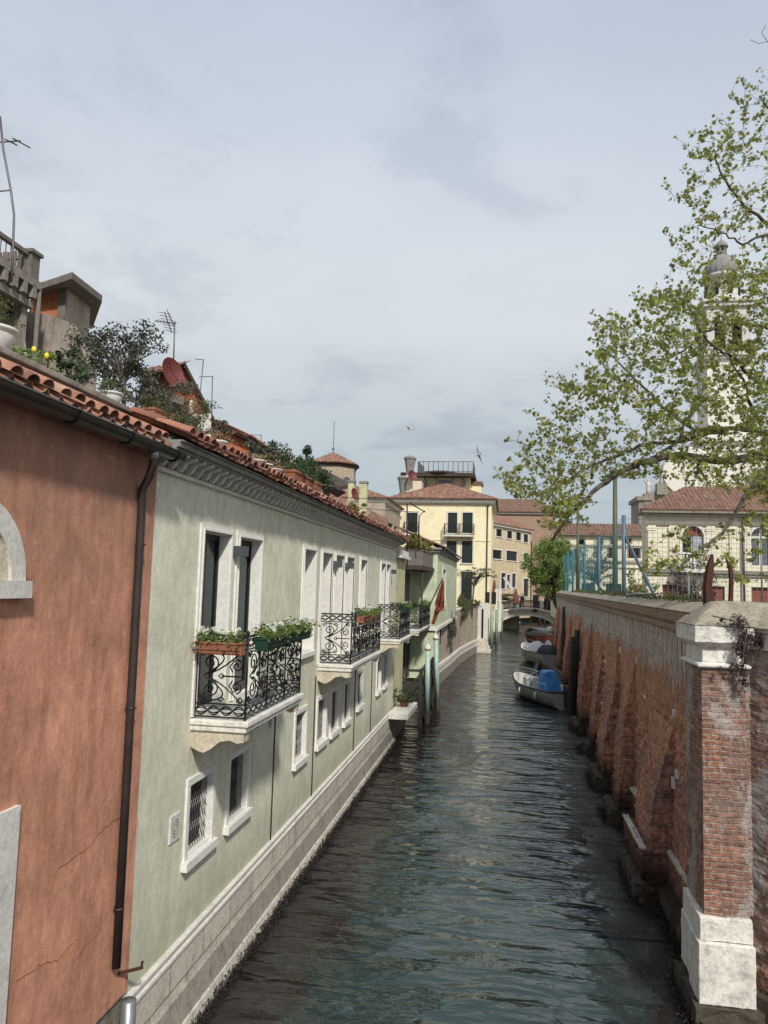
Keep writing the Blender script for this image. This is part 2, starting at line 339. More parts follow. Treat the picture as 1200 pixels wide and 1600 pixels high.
# ------------------------------------------------------------------ mesh helpers
ORIG = {}
def V(*a): return Vector(a)
class MB:
    def __init__(s): s.v = []; s.f = []; s.uv = {}; s.smooth = []
    def quad(s, *pts, smooth=False):
        i = len(s.v); s.v += [tuple(p) for p in pts]; s.f.append(tuple(range(i, i+len(pts)))); s.smooth.append(smooth); return s
    def add(s, vs, fs, smooth=False):
        i = len(s.v); s.v += [tuple(p) for p in vs]
        for f in fs: s.f.append(tuple(i+k for k in f)); s.smooth.append(smooth)
        return s
    def box(s, a, b):
        x0, y0, z0 = (min(a[i], b[i]) for i in range(3)); x1, y1, z1 = (max(a[i], b[i]) for i in range(3))
        return s.add([(x0,y0,z0),(x1,y0,z0),(x1,y1,z0),(x0,y1,z0),(x0,y0,z1),(x1,y0,z1),(x1,y1,z1),(x0,y1,z1)],
                     [(0,3,2,1),(4,5,6,7),(0,1,5,4),(1,2,6,5),(2,3,7,6),(3,0,4,7)])
    def obox(s, c, u, v, w):     # centre + three half vectors
        c = Vector(c); P = [c+u*a+v*b+w*d for d in (-1, 1) for a, b in ((-1,-1),(1,-1),(1,1),(-1,1))]
        return s.add(P, [(0,3,2,1),(4,5,6,7),(0,1,5,4),(1,2,6,5),(2,3,7,6),(3,0,4,7)])
    def bar(s, p, q, t, t2=None):
        p = Vector(p); q = Vector(q); d = (q-p).normalized(); up = Vector((0,0,1)) if abs(d.z) < .9 else Vector((1,0,0))
        u = d.cross(up).normalized(); w = u.cross(d)
        return s.obox((p+q)/2, (q-p)/2, u*t/2, w*(t2 or t)/2)
    def prism(s, pts, ext):      # planar polygon extruded by vector ext
        n = len(pts); ext = Vector(ext); P = [Vector(p) for p in pts]; Q = [p+ext for p in P]
        fs = [tuple(range(n))[::-1], tuple(range(n, 2*n))] + [(i, (i+1) % n, n+(i+1) % n, n+i) for i in range(n)]
        return s.add(P+Q, fs)
    def tube(s, pts, r, n=6, smooth=True, cap=True):
        pts = [Vector(p) for p in pts]; m = len(pts); rr = r if isinstance(r, (list, tuple)) else [r]*m
        vs = []; fs = []; pu = None
        for i, p in enumerate(pts):
            d = (pts[min(i+1, m-1)]-pts[max(i-1, 0)])
            d = d.normalized() if d.length > 1e-9 else Vector((0,0,1))
            if pu is None:
                up = Vector((0,0,1)) if abs(d.z) < .9 else Vector((1,0,0)); u = d.cross(up).normalized()
            else:
                u = (pu - d*pu.dot(d)); u = u.normalized() if u.length > 1e-6 else d.orthogonal().normalized()
            pu = u; w_ = d.cross(u)
            for k in range(n):
                a = 2*math.pi*k/n; vs.append(p+(u*math.cos(a)+w_*math.sin(a))*rr[i])
        for i in range(m-1):
            for k in range(n): fs.append((i*n+k, i*n+(k+1) % n, (i+1)*n+(k+1) % n, (i+1)*n+k))
        if cap: fs.append(tuple(range(n))[::-1]); fs.append(tuple(range((m-1)*n, m*n)))
        return s.add(vs, fs, smooth)
    def lathe(s, c, prof, n=16, smooth=True, a0=0, sx=1, sy=1):
        c = Vector(c); vs = []; fs = []; m = len(prof)
        for (r, z) in prof:
            for k in range(n):
                a = a0+2*math.pi*k/n; vs.append(c+Vector((r*math.cos(a)*sx, r*math.sin(a)*sy, z)))
        for i in range(m-1):
            for k in range(n): fs.append((i*n+k, i*n+(k+1) % n, (i+1)*n+(k+1) % n, (i+1)*n+k))
        fs.append(tuple(range(n))[::-1]); fs.append(tuple(range((m-1)*n, m*n)))
        return s.add(vs, fs, smooth)
    def ball(s, c, r, n=8): 
        r = r if isinstance(r, tuple) else (r, r, r)
        prof = [(max(.02, math.sin(math.pi*i/n)), -math.cos(math.pi*i/n)*r[2]) for i in range(n+1)]
        return s.lathe(c, prof, max(8, n), True, 0, r[0], r[1])
    def build(s, name, mat, parent=None, org=None, jit=0, rz=None):
        if parent is not None: o0 = ORIG[parent.name]
        elif org is not None: o0 = Vector(org)
        else:
            A = np.array(s.v); o0 = Vector(((A[:,0].min()+A[:,0].max())/2, (A[:,1].min()+A[:,1].max())/2, A[:,2].min()))
        A = np.array(s.v, dtype=float)
        uvsrc = A.copy()
        A = A - np.array(o0)[None, :]
        me = bpy.data.meshes.new(name); me.from_pydata(A.tolist(), [], s.f)
        me.polygons.foreach_set('use_smooth', s.smooth)
        ul = me.uv_layers.new(name='UVMap'); 
        nn = np.zeros(len(me.polygons)*3); me.polygons.foreach_get('normal', nn); nn = nn.reshape(-1, 3)
        lv = np.zeros(len(me.loops), dtype=int); me.loops.foreach_get('vertex_index', lv)
        lt = np.zeros(len(me.polygons), dtype=int); me.polygons.foreach_get('loop_total', lt)
        pn = np.repeat(nn, lt, axis=0); P = uvsrc[lv]; uv = np.zeros((len(lv), 2))
        ax = np.abs(pn); zx = ax[:, 2] > .75; xx = (~zx) & (ax[:, 0] > ax[:, 1]); yy = (~zx) & (~xx)
        uv[zx] = P[zx][:, [0, 1]]; uv[xx] = P[xx][:, [1, 2]]; uv[yy] = P[yy][:, [0, 2]]
        if s.uv:
            starts = np.concatenate([[0], np.cumsum([len(f) for f in s.f])])
            for fi, coords in s.uv.items():
                for k, c in enumerate(coords): uv[starts[fi]+k] = c
        ul.data.foreach_set('uv', uv.ravel())
        me.materials.append(MATS[mat]); me.update()
        o = bpy.data.objects.new(name, me); col.objects.link(o)
        if parent is not None: o.parent = parent; o.location = (0,0,0)
        else: o.location = o0
        ORIG[o.name] = Vector(o0)
        return o
def tag(o, label, cat, group=None, kind=None):
    if label: o['label'] = label
    if cat: o['category'] = cat
    if group: o['group'] = group
    if kind: o['kind'] = kind
    return o
def thing(name, label, cat, loc, group=None):
    o = bpy.data.objects.new(name, None); o.empty_display_size = .2; col.objects.link(o); o.location = loc
    ORIG[o.name] = Vector(loc); return tag(o, label, cat, group)
def struct(o): o['kind'] = 'structure'; return o
def copy_tree(o, loc, label, parent=None, rz=0, scale=None, top=True):
    c = o.copy(); col.objects.link(c)
    if top:
        c.location = loc; c.rotation_euler.z = o.rotation_euler.z+rz
        if label: c['label'] = label
        if scale: c.scale = scale
    else: c.parent = parent
    for ch in list(o.children): copy_tree(ch, None, None, c, top=False)
    return c

def panel(mb, O, U, Vv, W, H, holes, depth, N):
    """wall face with rectangular holes (u,v,w,h) and their reveals"""
    O = Vector(O); U = Vector(U); Vv = Vector(Vv); N = Vector(N)
    us = sorted({0, W, *[h[0] for h in holes], *[h[0]+h[2] for h in holes]}); vs = sorted({0, H, *[h[1] for h in holes], *[h[1]+h[3] for h in holes]})
    P = lambda u, v, d=0: O+U*u+Vv*v-N*d
    flip = U.cross(Vv).dot(N) < 0
    def q(*p):
        mb.quad(*(p[::-1] if flip else p))
    for i in range(len(us)-1):
        for j in range(len(vs)-1):
            a, b, c, d = us[i], us[i+1], vs[j], vs[j+1]
            if b-a < 1e-6 or d-c < 1e-6: continue
            mu, mv = (a+b)/2, (c+d)/2
            if any(h[0] < mu < h[0]+h[2] and h[1] < mv < h[1]+h[3] for h in holes): continue
            q(P(a,c), P(b,c), P(b,d), P(a,d))
    for h in holes:
        a, c, b, d = h[0], h[1], h[0]+h[2], h[1]+h[3]; D = h[4] if len(h) > 4 else depth
        q(P(a,c), P(a,d), P(a,d,D), P(a,c,D)); q(P(b,d), P(b,c), P(b,c,D), P(b,d,D))
        q(P(b,c), P(a,c), P(a,c,D), P(b,c,D)); q(P(a,d), P(b,d), P(b,d,D), P(a,d,D))
def frame(mb, O, U, Vv, N, u, v, w, h, t, out=.03, inn=.0, sill=None):
    """rectangular surround standing proud of a wall"""
    O = Vector(O); U = Vector(U); Vv = Vector(Vv); N = Vector(N)
    def b(u0, v0, u1, v1, o=out):
        c = O+U*(u0+u1)/2+Vv*(v0+v1)/2+N*(o-inn)/2
        mb.obox(c, U*(u1-u0)/2, Vv*(v1-v0)/2, N*(o+inn)/2)
    b(u-t, v, u, v+h); b(u+w, v, u+w+t, v+h); b(u-t, v+h, u+w+t, v+h+t)
    if sill: b(u-t-.03, v-sill, u+w+t+.03, v, out+.05)
    elif sill is None: b(u-t, v-t, u+w+t, v)
def corr_roof(mb, a, b, up, length, uL=0, uR=0, sp=.2, amp=.04, step=4, nv=4, thick=.06):
    """corrugated tile slope: eave a-b, unit vector up-slope, hip insets uL/uR at the top"""
    a = Vector(a); b = Vector(b); up = Vector(up).normalized(); e = (b-a); W = e.length; e = e/W
    n = e.cross(up).normalized()
    if n.z < 0: n = -n
    m = max(2, int(W/sp*step)); cols_ = []
    for i in range(m+1):
        u = W*i/m
        vm = length
        if uL > 0 and u < uL: vm = length*u/uL
        if uR > 0 and W-u < uR: vm = min(vm, length*(W-u)/uR)
        h = amp*abs(math.sin(math.pi*u/sp))*1.6-amp*.4
        cols_.append([(a+e*u+up*(vm*k/nv)+n*h, (u, vm*k/nv)) for k in range(nv+1)])
    for i in range(m):
        for k in range(nv):
            q = (cols_[i][k], cols_[i+1][k], cols_[i+1][k+1], cols_[i][k+1])
            mb.quad(*[x[0] for x in q]); mb.uv[len(mb.f)-1] = [x[1] for x in q]
        lo0 = cols_[i][0][0]; lo1 = cols_[i+1][0][0]
        mb.quad(lo0, lo1, a+e*(W*(i+1)/m)-n*thick, a+e*(W*i/m)-n*thick)
def hip_roof(mb, x0, x1, y0, y1, z, rise, over=.35, sp=.25, **k):
    x0 -= over; x1 += over; y0 -= over; y1 += over; hw = min(x1-x0, y1-y0)/2
    L_ = math.hypot(hw, rise); ins = hw
    for a, b, d in (((x0,y0,z),(x1,y0,z),(0,1)), ((x1,y1,z),(x0,y1,z),(0,-1)), ((x0,y1,z),(x0,y0,z),(1,0)), ((x1,y0,z),(x1,y1,z),(-1,0))):
        up = Vector((d[0]*hw, d[1]*hw, rise)); W = (Vector(b)-Vector(a)).length
        corr_roof(mb, a, b, up, L_, min(ins, W/2), min(ins, W/2), sp, nv=4, **k)
    mb.box((x0+.02, y0+.02, z-.09), (x1-.02, y1-.02, z-.03))
def leaves(mb, C_, size, lobed=False, flat=0., droop=0.):
    """one small bent face (or lobed leaf) per centre in array C_"""
    C_ = np.asarray(C_, float); n = len(C_)
    if n == 0: return
    U = RNG.normal(size=(n, 3)); U[:, 2] *= (1-flat); U[:, 2] -= droop; U /= np.linalg.norm(U, axis=1)[:, None]
    W = RNG.normal(size=(n, 3)); W -= (W*U).sum(1)[:, None]*U; W /= np.linalg.norm(W, axis=1)[:, None]
    Nn = np.cross(U, W); S = size*RNG.uniform(.6, 1.25, n)
    if lobed: prof = [(-.5, 0, 0), (-.2, .2, .05), (-.15, .55, .12), (.1, .32, .05), (.3, .48, .1), (.33, .2, .02), (.62, 0, -.05), (.33, -.2, .02), (.3, -.48, .1), (.1, -.32, .05), (-.15, -.55, .12), (-.2, -.2, .05)]
    else: prof = [(-.5, 0, 0), (0, .24, .07), (.5, 0, 0), (0, -.24, .07)]
    P = np.zeros((n, len(prof), 3))
    for k, (a, b, c) in enumerate(prof): P[:, k] = C_+(U*a+W*b+Nn*c)*S[:, None]
    i0 = len(mb.v); m = len(prof); mb.v += [tuple(x) for x in P.reshape(-1, 3).tolist()]
    for i in range(n): mb.f.append(tuple(range(i0+i*m, i0+i*m+m))); mb.smooth.append(False)
def blob_pts(c, r, n, shell=.45):
    d = RNG.normal(size=(n, 3)); d /= np.linalg.norm(d, axis=1)[:, None]
    rad = RNG.uniform(shell, 1., n)**.7; return np.array(c)+d*rad[:, None]*np.array(r)
def clumpy(c, r, n, k, cr=.35, shell=.3):
    """points in k small clumps spread through an ellipsoid"""
    cs = blob_pts(c, r, k, shell); out = []
    for q in cs:
        f = RNG.uniform(.6, 1.3); out.append(blob_pts(q, np.array(r)*cr*f, max(2, int(n/k*f)), .1))
    return np.vstack(out)

# ------------------------------------------------------------------ the setting
WX = -3.75                                     # canal face of the sage house
def wallX(Y): return 2.85+.02*(Y-11)           # canal face of the brick wall
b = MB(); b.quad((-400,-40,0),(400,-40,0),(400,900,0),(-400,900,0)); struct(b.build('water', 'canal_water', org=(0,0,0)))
b = MB(); b.quad((-1500,-1500,-2.5),(1500,-1500,-2.5),(1500,2500,-2.5),(-1500,2500,-2.5)); struct(b.build('canal_bed', 'ground_mat', org=(0,0,-2.5)))
b = MB(); b.box((-120,-30,-2.4),(-4.6,66,.95)); b.box((-120,66.002,-2.4),(-2.6,124,.95)); struct(b.build('left_bank', 'ground_mat', org=(-30,0,0)))
b = MB(); b.prism([(3.35,11.4,-2.4),(4.3,58,-2.4),(90,58,-2.4),(90,-2,-2.4),(12.6,-2,-2.4),(3.7,10.6,-2.4)][::-1], (0,0,6.7)); struct(b.build('right_bank', 'ground_mat', org=(30,0,0)))
b = MB(); b.box((6.9,60.002,-2.4),(90,300,2.2)); struct(b.build('far_right_quay', 'base_stone', org=(30,80,0)))
b = MB(); b.box((-120,124.002,-2.4),(40,300,1.6)); struct(b.build('far_quay', 'base_stone', org=(0,130,0)))

# ------------------------------------------------------------------ terracotta house (nearest left)
TX = -3.70; T0, T1 = -3.0, 7.52
H = thing('terracotta_house', 'terracotta red plastered house with gutter and brown downpipe, nearest on the left', 'house', (TX-2, 2, 0))
b = MB(); panel(b, (TX,T0,1.16), (0,1,0), (0,0,1), T1-T0, 5.5, [], .25, (1,0,0))
b.box((-9.0,T0,1.16), (TX-.26,T1,6.66)); b.quad((TX,T1,1.16),(TX-.3,T1,1.16),(TX-.3,T1,6.66),(TX,T1,6.66))
b.build('wall', 'terracotta_plaster', H)
b = MB(); b.box((TX-5.2,T0,-.6),(TX-.04,T1-.02,1.158)); b.build('plinth', 'dirty_stone', H)
# arched window: right half of its stone surround is in view
Yc, Zc = 4.72, 5.24
win = MB(); pts = []
ro, ri = .62, .45
for i in range(25):
    a = math.pi*i/24; pts.append((math.cos(a), math.sin(a)))
for i in range(24):
    (c0, s0), (c1, s1) = pts[i], pts[i+1]
    for (ra, rb, x0, x1) in ((ri, ro, TX-.02, TX+.045),):
        q = [(c0*ra, s0*ra), (c1*ra, s1*ra), (c1*rb, s1*rb), (c0*rb, s0*rb)]
        win.prism([(x0, Yc+a_, Zc+b_) for a_, b_ in q], (x1-x0, 0, 0))
win.box((TX-.02,Yc-.66,Zc-.13),(TX+.08,Yc+.66,Zc-.002))
wf = win.build('window_frame', 'white_stone', H)
b = MB(); b.prism([(TX+.004, Yc+ri*c_, Zc+ri*s_) for c_, s_ in pts], (.012, 0, 0)); b.build('infill', 'speckled_stone', wf)
b = MB(); b.box((TX-.02,4.35,1.17),(TX+.035,5.5,3.52)); b.build('door_frame', 'white_stone', H)
# eave: soffit, gutter, brackets
b = MB(); b.box((TX-.5,T0,6.58),(TX+.05,T1,6.655)); b.build('cornice', 'terracotta_plaster', H)
GX, GZ, GR = TX+.20, 6.62, .085
b = MB()
arc = [(GX+math.cos(a)*GR, GZ+math.sin(a)*GR*1.05) for a in [math.pi+math.pi*i/12 for i in range(13)]]
for i in range(12):
    (x0,z0),(x1,z1) = arc[i], arc[i+1]; b.quad((x0,T0,z0),(x0,T1+.1,z0),(x1,T1+.1,z1),(x1,T0,z1), smooth=True)
b.tube([(GX+GR,T0,GZ),(GX+GR,T1+.1,GZ)], .014, 6); b.prism([(x,T1+.1,z) for x,z in arc], (0,.006,0))
G = b.build('gutter', 'gutter_metal', H)
for yy in [1.0, 2.6, 4.1, 5.55, 6.45, 7.45]:
    b = MB(); b.tube([(GX+math.cos(a)*(GR+.008), yy, GZ+math.sin(a)*(GR+.012)) for a in [math.pi*.9+math.pi*1.2*i/10 for i in range(11)]], .009, 5)
    b.build('gutter_hoop', 'black_iron', G)
b = MB(); b.tube([(GX,7.02,GZ-.06),(GX,7.03,GZ-.16),(GX-.01,7.04,6.42),(GX-.06,7.07,6.30),(TX+.05,7.12,6.18),(TX+.05,7.13,5.9),(TX+.05,7.14,4),(TX+.05,7.16,1.55)], .042, 12)
for zz in (5.62, 4.0, 2.1): b.lathe((TX+.05,7.145,zz), [(.043,-.01),(.052,-.008),(.052,.008),(.043,.01)], 12)
DP = b.build('downpipe', 'pipe_brown', H)
b = MB(); b.tube([(GX,7.015,GZ-.05),(GX,7.03,GZ-.15)], .048, 12); b.build('pipe_collar', 'zinc', DP)
b = MB(); b.tube([(TX+.07,7.42,1.12),(TX+.075,7.43,.2)], .075, 12); b.build('drain_shoe', 'zinc', H)
b = MB(); b.bar((TX,7.30,1.42),(TX+.16,7.50,1.40),.025); b.bar((TX+.15,7.49,1.40),(TX+.155,7.5,1.46),.02); b.build('wall_hook', 'rust', H)
# cracks are thin relief lines in the plaster
def crack(ps, r=.004):
    b = MB(); q = []
    for i in range(len(ps)-1):
        for k in range(6):
            t = k/6; y = ps[i][0]*(1-t)+ps[i+1][0]*t; z = ps[i][1]*(1-t)+ps[i+1][1]*t
            q.append((TX+.0005, y+random.uniform(-.012,.012), z+random.uniform(-.012,.012)))
    b.tube(q, r, 4, False); b.build('plaster_crack', 'old_red_plaster', H)
pp = [atX(*q, TX) for q in ((188,1275),(165,1292),(130,1330),(92,1355),(80,1378))]; crack([(q.y,q.z) for q in pp])
pp = [atX(*q, TX) for q in ((183,1402),(150,1460),(105,1515))]; crack([(q.y,q.z) for q in pp], .003)
pp = [atX(*q, TX) for q in ((118,1468),(90,1500),(60,1510),(20,1536))]; crack([(q.y,q.z) for q in pp])

def half_tile(mb, p, d, n, r0, r1, length, seg=6, down=False, th=.012):
    """clay barrel tile from p along d"""
    d = Vector(d).normalized(); n = Vector(n); e = d.cross(n).normalized(); n = e.cross(d).normalized(); vs = []; fs = []
    for (t, r) in ((0, r0), (length, r1)):
        for rr in (r, r-th):
            for k in range(seg+1):
                a = math.pi*k/seg
                vs.append(Vector(p)+d*t+e*math.cos(a)*rr+n*(math.sin(a)*rr*(-.6 if down else .85)))
    m = seg+1
    for k in range(seg):
        fs += [(k, k+1, 2*m+k+1, 2*m+k), (m+k+1, m+k, 3*m+k, 3*m+k+1), (k, m+k, m+k+1, k+1)]
    mb.add(vs, fs, True)
def eave_tiles(mb, y0, y1, x, z, slope, length, sp=.205, rows=2, jit=.01, dx=-1):
    d = Vector((dx*math.cos(slope), 0, math.sin(slope))); n = Vector((math.sin(slope)*-dx, 0, math.cos(slope)))
    y = y0
    while y < y1:
        for r in range(rows):
            j = lambda: random.uniform(-jit, jit)
            q = Vector((x, y, z))+d*(r*(length-.07))+n*(r*.012)
            half_tile(mb, q+Vector((j()*2, j(), j()))+n*.04, d+Vector((0,j()*2,j()*2)), n, .078, .062, length)
            half_tile(mb, q+Vector((j(), sp/2+j(), j()))+n*.03, d+Vector((0,j(),j())), n, .10, .08, length, down=True)
        y += sp
b = MB(); eave_tiles(b, 3.2, T1-.08, TX+.16, 6.70, math.radians(24), .40, rows=1)
b.build('eave_tiles', 'loose_tile', H)
b = MB(); b.bar((TX-.13,T0,6.875),(TX-.13,T1-.02,6.875),.10,.06); b.build('tile_batten', 'dirty_stone', H)
b = MB(); y = 3.3
while y < T1-.1:
    half_tile(b, (TX-.24,y,6.905), (0,1,.015), (0,0,1), .075, .066, .62); y += .58
half_tile(b, (TX-.36,6.9,6.97), (0,1,.02), (0,0,1), .07, .06, .5)
b.box((TX-.6,T0,6.66),(TX-.14,T1,6.86)); b.build('verge_tiles', 'loose_tile', H)

# ------------------------------------------------------------------ sage green house
S0, S1 = 7.521, 25.9
SH = thing('sage_house', 'long sage green house with three iron balconies and white framed windows', 'house', (WX-2, 16, 0))
UP = [(8.95,9.90),(10.24,11.23),(13.77,14.64),(15.18,16.05),(16.43,17.3),(17.6,18.5),(19.37,20.25),(22.66,23.5),(23.66,24.5)]
DOORS = {0,1,3,4,5,7,8}
LO = [(8.92,9.68,1.93,2.80),(10.29,11.05,1.93,2.80),(13.62,14.35,2.0,2.86),(15.27,16.0,2.0,2.88),(16.5,17.2,2.0,2.88),(17.85,18.5,2.0,2.88),(19.5,20.15,2.1,2.95),(22.5,23.15,2.08,3.05),(23.75,24.4,2.1,3.05)]
Z0, ZT = 1.07, 6.45
holes = [(a-S0, (3.62 if i in DOORS else 3.95)-Z0, c-a, 5.9-(3.62 if i in DOORS else 3.95), .19 if i < 2 else .34) for i, (a, c) in enumerate(UP)]
holes += [(a-S0, z0-Z0, c-a, z1-z0, .16) for a, c, z0, z1 in LO]
b = MB(); panel(b, (WX,S0,Z0), (0,1,0), (0,0,1), S1-S0, ZT-Z0, holes, .3, (1,0,0))
b.quad((WX,S1,Z0),(WX-6,S1,Z0),(WX-6,S1,ZT),(WX,S1,ZT)); b.quad((WX,S0,Z0),(WX-6,S0,Z0),(WX-6,S0,ZT),(WX,S0,ZT)); b.box((WX-6.1,S0,Z0),(WX-6,S1,ZT))
b.build('wall', 'sage_plaster', SH)
O = (WX, S0, Z0)
for i, (a, c) in enumerate(UP):                       # upper windows: white stone lining, surround, dark glazing set deep
    z0 = 3.62 if i in DOORS else 3.95; b = MB()
    frame(b, (WX,0,0), (0,1,0), (0,0,1), (1,0,0), a, z0, c-a, 5.9-z0, .085, .025, .01, .08 if i not in DOORS else 0)
    frame(b, (WX,0,0), (0,1,0), (0,0,1), (1,0,0), a, z0, c-a, 5.9-z0, .03, .04, .01, 0)
    D = .15 if i < 2 else .30
    b.box((WX-D,a+.002,z0),(WX+.01,a+.012,5.898)); b.box((WX-D,c-.012,z0),(WX+.01,c-.002,5.898)); b.box((WX-D,a+.013,5.885),(WX,c-.013,5.898)); b.box((WX-D,a+.013,z0+.002),(WX,c-.013,z0+.03))
    W_ = b.build('window', 'jamb_stone', SH)
    b = MB(); b.box((WX-D-.04,a+.004,z0+.03),(WX-D-.015,c-.004,5.883)); b.build('pane', 'dark_glass', W_)
    b = MB()
    for yy in (a+.03, (a+c)/2, c-.03): b.box((WX-D-.014,yy-.022,z0+.031),(WX-D+.012,yy+.022,5.88))
    b.box((WX-D-.012,a+.01,5.82),(WX-D+.01,c-.01,5.879)); b.box((WX-D-.012,a+.01,z0+.04),(WX-D+.01,c-.01,z0+.16)); b.build('casement', 'dark_green_paint', W_)
for i, (a, c, z0, z1) in enumerate(LO):               # lower windows with iron grilles
    b = MB(); frame(b, (WX,0,0), (0,1,0), (0,0,1), (1,0,0), a, z0, c-a, z1-z0, .085, .03, .01, .1)
    b.box((WX-.14,a+.002,z0),(WX+.01,a+.012,z1-.002)); b.box((WX-.14,c-.012,z0),(WX+.01,c-.002,z1-.002)); b.box((WX-.14,a+.013,z1-.014),(WX,c-.013,z1-.002)); b.box((WX-.14,a+.013,z0+.002),(WX,c-.013,z0+.025))
    W_ = b.build('window', 'jamb_stone', SH)
    b = MB(); b.box((WX-.155,a+.003,z0+.003),(WX-.142,c-.003,z1-.003)); b.build('pane', 'interior_dark', W_)
    b = MB(); gx = WX-.06
    nb = int((c-a)/.075)
    for k in range(nb+1):
        y = a+.02+(c-a-.04)*k/nb
        if i < 3:
            for sgn in (-1, 1):
                b.tube([(gx, y+sgn*.028*math.sin(t*math.pi*6), z0+.03+(z1-z0-.05)*t) for t in np.linspace(0, 1, 19)], .004, 3, False, False)
        else: b.tube([(gx,y,z0+.03),(gx,y,z1-.02)], .006, 4, False, False)
    if i >= 3:
        for k in range(1, 6): z = z0+(z1-z0)*k/6; b.tube([(gx,a+.01,z),(gx,c-.01,z)], .006, 4, False, False)
    b.build('grille', 'antenna_metal', W_)
# cornice: lower moulding, curved brackets, upper mouldings
b = MB()
b.box((WX-.1,S0,6.45),(WX+.05,S1,6.475)); b.box((WX-.1,S0,6.476),(WX+.03,S1,6.50)); b.build('cornice_moulding', 'white_stone', SH)
b = MB(); b.box((WX-.3,S0,6.501),(WX+.012,S1,6.66)); b.build('cornice_back', 'dirty_stone', SH)  # darker stone: dirt plus painted shade of the gaps between brackets
b = MB(); b.box((WX-.3,S0-.03,6.66),(WX+.27,S1+.05,6.69)); b.box((WX-.3,S0-.03,6.691),(WX+.31,S1+.05,6.745)); b.box((WX-.3,S0-.03,6.746),(WX+.335,S1+.05,6.765))
b.build('cornice_top', 'grey_cornice', SH)
b = MB(); n = int((S1-S0)/.24)
for k in range(n):
    y = S0+.06+k*(S1-S0-.1)/n
    prof = [(WX+.014,6.502)]+[(WX+.235-.2*math.cos(t), 6.655-.14*math.sin(t)) for t in np.linspace(.15, math.pi/2, 5)][::-1]+[(WX+.25,6.658),(WX+.014,6.658)]
    prof = [(WX+.014,6.502),(WX+.06,6.505),(WX+.10,6.54),(WX+.13,6.60),(WX+.20,6.62),(WX+.25,6.635),(WX+.25,6.658),(WX+.014,6.658)]
    b = MB(); b.prism([(x, y, z) for x, z in prof], (0, .07, 0)); b.build('cornice_bracket', 'white_stone', SH)
b = MB(); b.box((WX-1.5,S0,6.77),(WX+.17,S1,6.80)); b.build('roof_deck', 'dirty_stone', SH)
b = MB(); eave_tiles(b, S0+.02, S1+.1, WX+.40, 6.80, math.radians(20), .42, sp=.19, rows=2, jit=.014)
b.build('eave_tiles', 'old_loose_tile', SH)
# stone base
b = MB(); b.box((WX-.2,S0,1.02),(WX+.06,25.7,1.07)); b.box((WX-.2,S0,.985),(WX+.045,25.7,1.019)); b.box((WX-.2,S0,.93),(WX+.075,25.7,.984)); b.build('plinth_moulding', 'white_stone', SH)
b = MB(); b.box((WX-.2,S0,.5),(WX+.055,25.7,.929)); b.build('plinth_blocks', 'base_stone', SH)
b = MB(); b.prism([(WX-.2,S0,.499),(WX+.09,S0,.499),(WX+.12,S0,.17),(WX-.2,S0,.17)], (0,18.2,0)); b.build('plinth_foot', 'foot_stone', SH)
b = MB(); b.prism([(WX-.2,S0,.169),(WX+.15,S0,.169),(WX+.18,S0,.02),(WX+.2,S0,-.5),(WX-.2,S0,-.5)], (0,18.3,0)); b.build('footing', 'base_stone', SH)
b = MB(); pts = np.stack([WX+.19+RNG.uniform(-.03,.10,9000), RNG.uniform(S0,25.8,9000), .12*RNG.random(9000)**1.3-.02+RNG.uniform(0,.03,9000)], 1); leaves(b, pts, .045)
b.build('mussel_fringe', 'mussel', SH)
for yy in (12.35, 15.0, 19.15, 21.6):
    b = MB(); b.tube([(WX+.014,yy,3.4),(WX+.014,yy,1.08)], .013, 5, False); b.build('wall_conduit', 'pipe_brown', SH)
for (y, z) in ((8.55,2.42),(12.05,3.02)):
    b = MB(); b.box((WX,y-.13,z-.15),(WX+.02,y+.13,z+.15)); vb = b.build('vent_cover', 'vent_white', SH)
    b = MB()
    for r in (.03,.055,.08): b.tube([(WX+.022,y+math.cos(t)*r,z+math.sin(t)*r*1.25) for t in np.linspace(0,2*math.pi,17)], .006, 4, False, False)
    b.build('vent_rings', 'grey_render', vb)
for y in (10.08, 16.25, 17.5, 24.62):
    b = MB(); b.box((WX,y-.05,5.62),(WX+.2,y+.05,5.76)); b.build('wall_lamp', 'lamp_grey', SH)

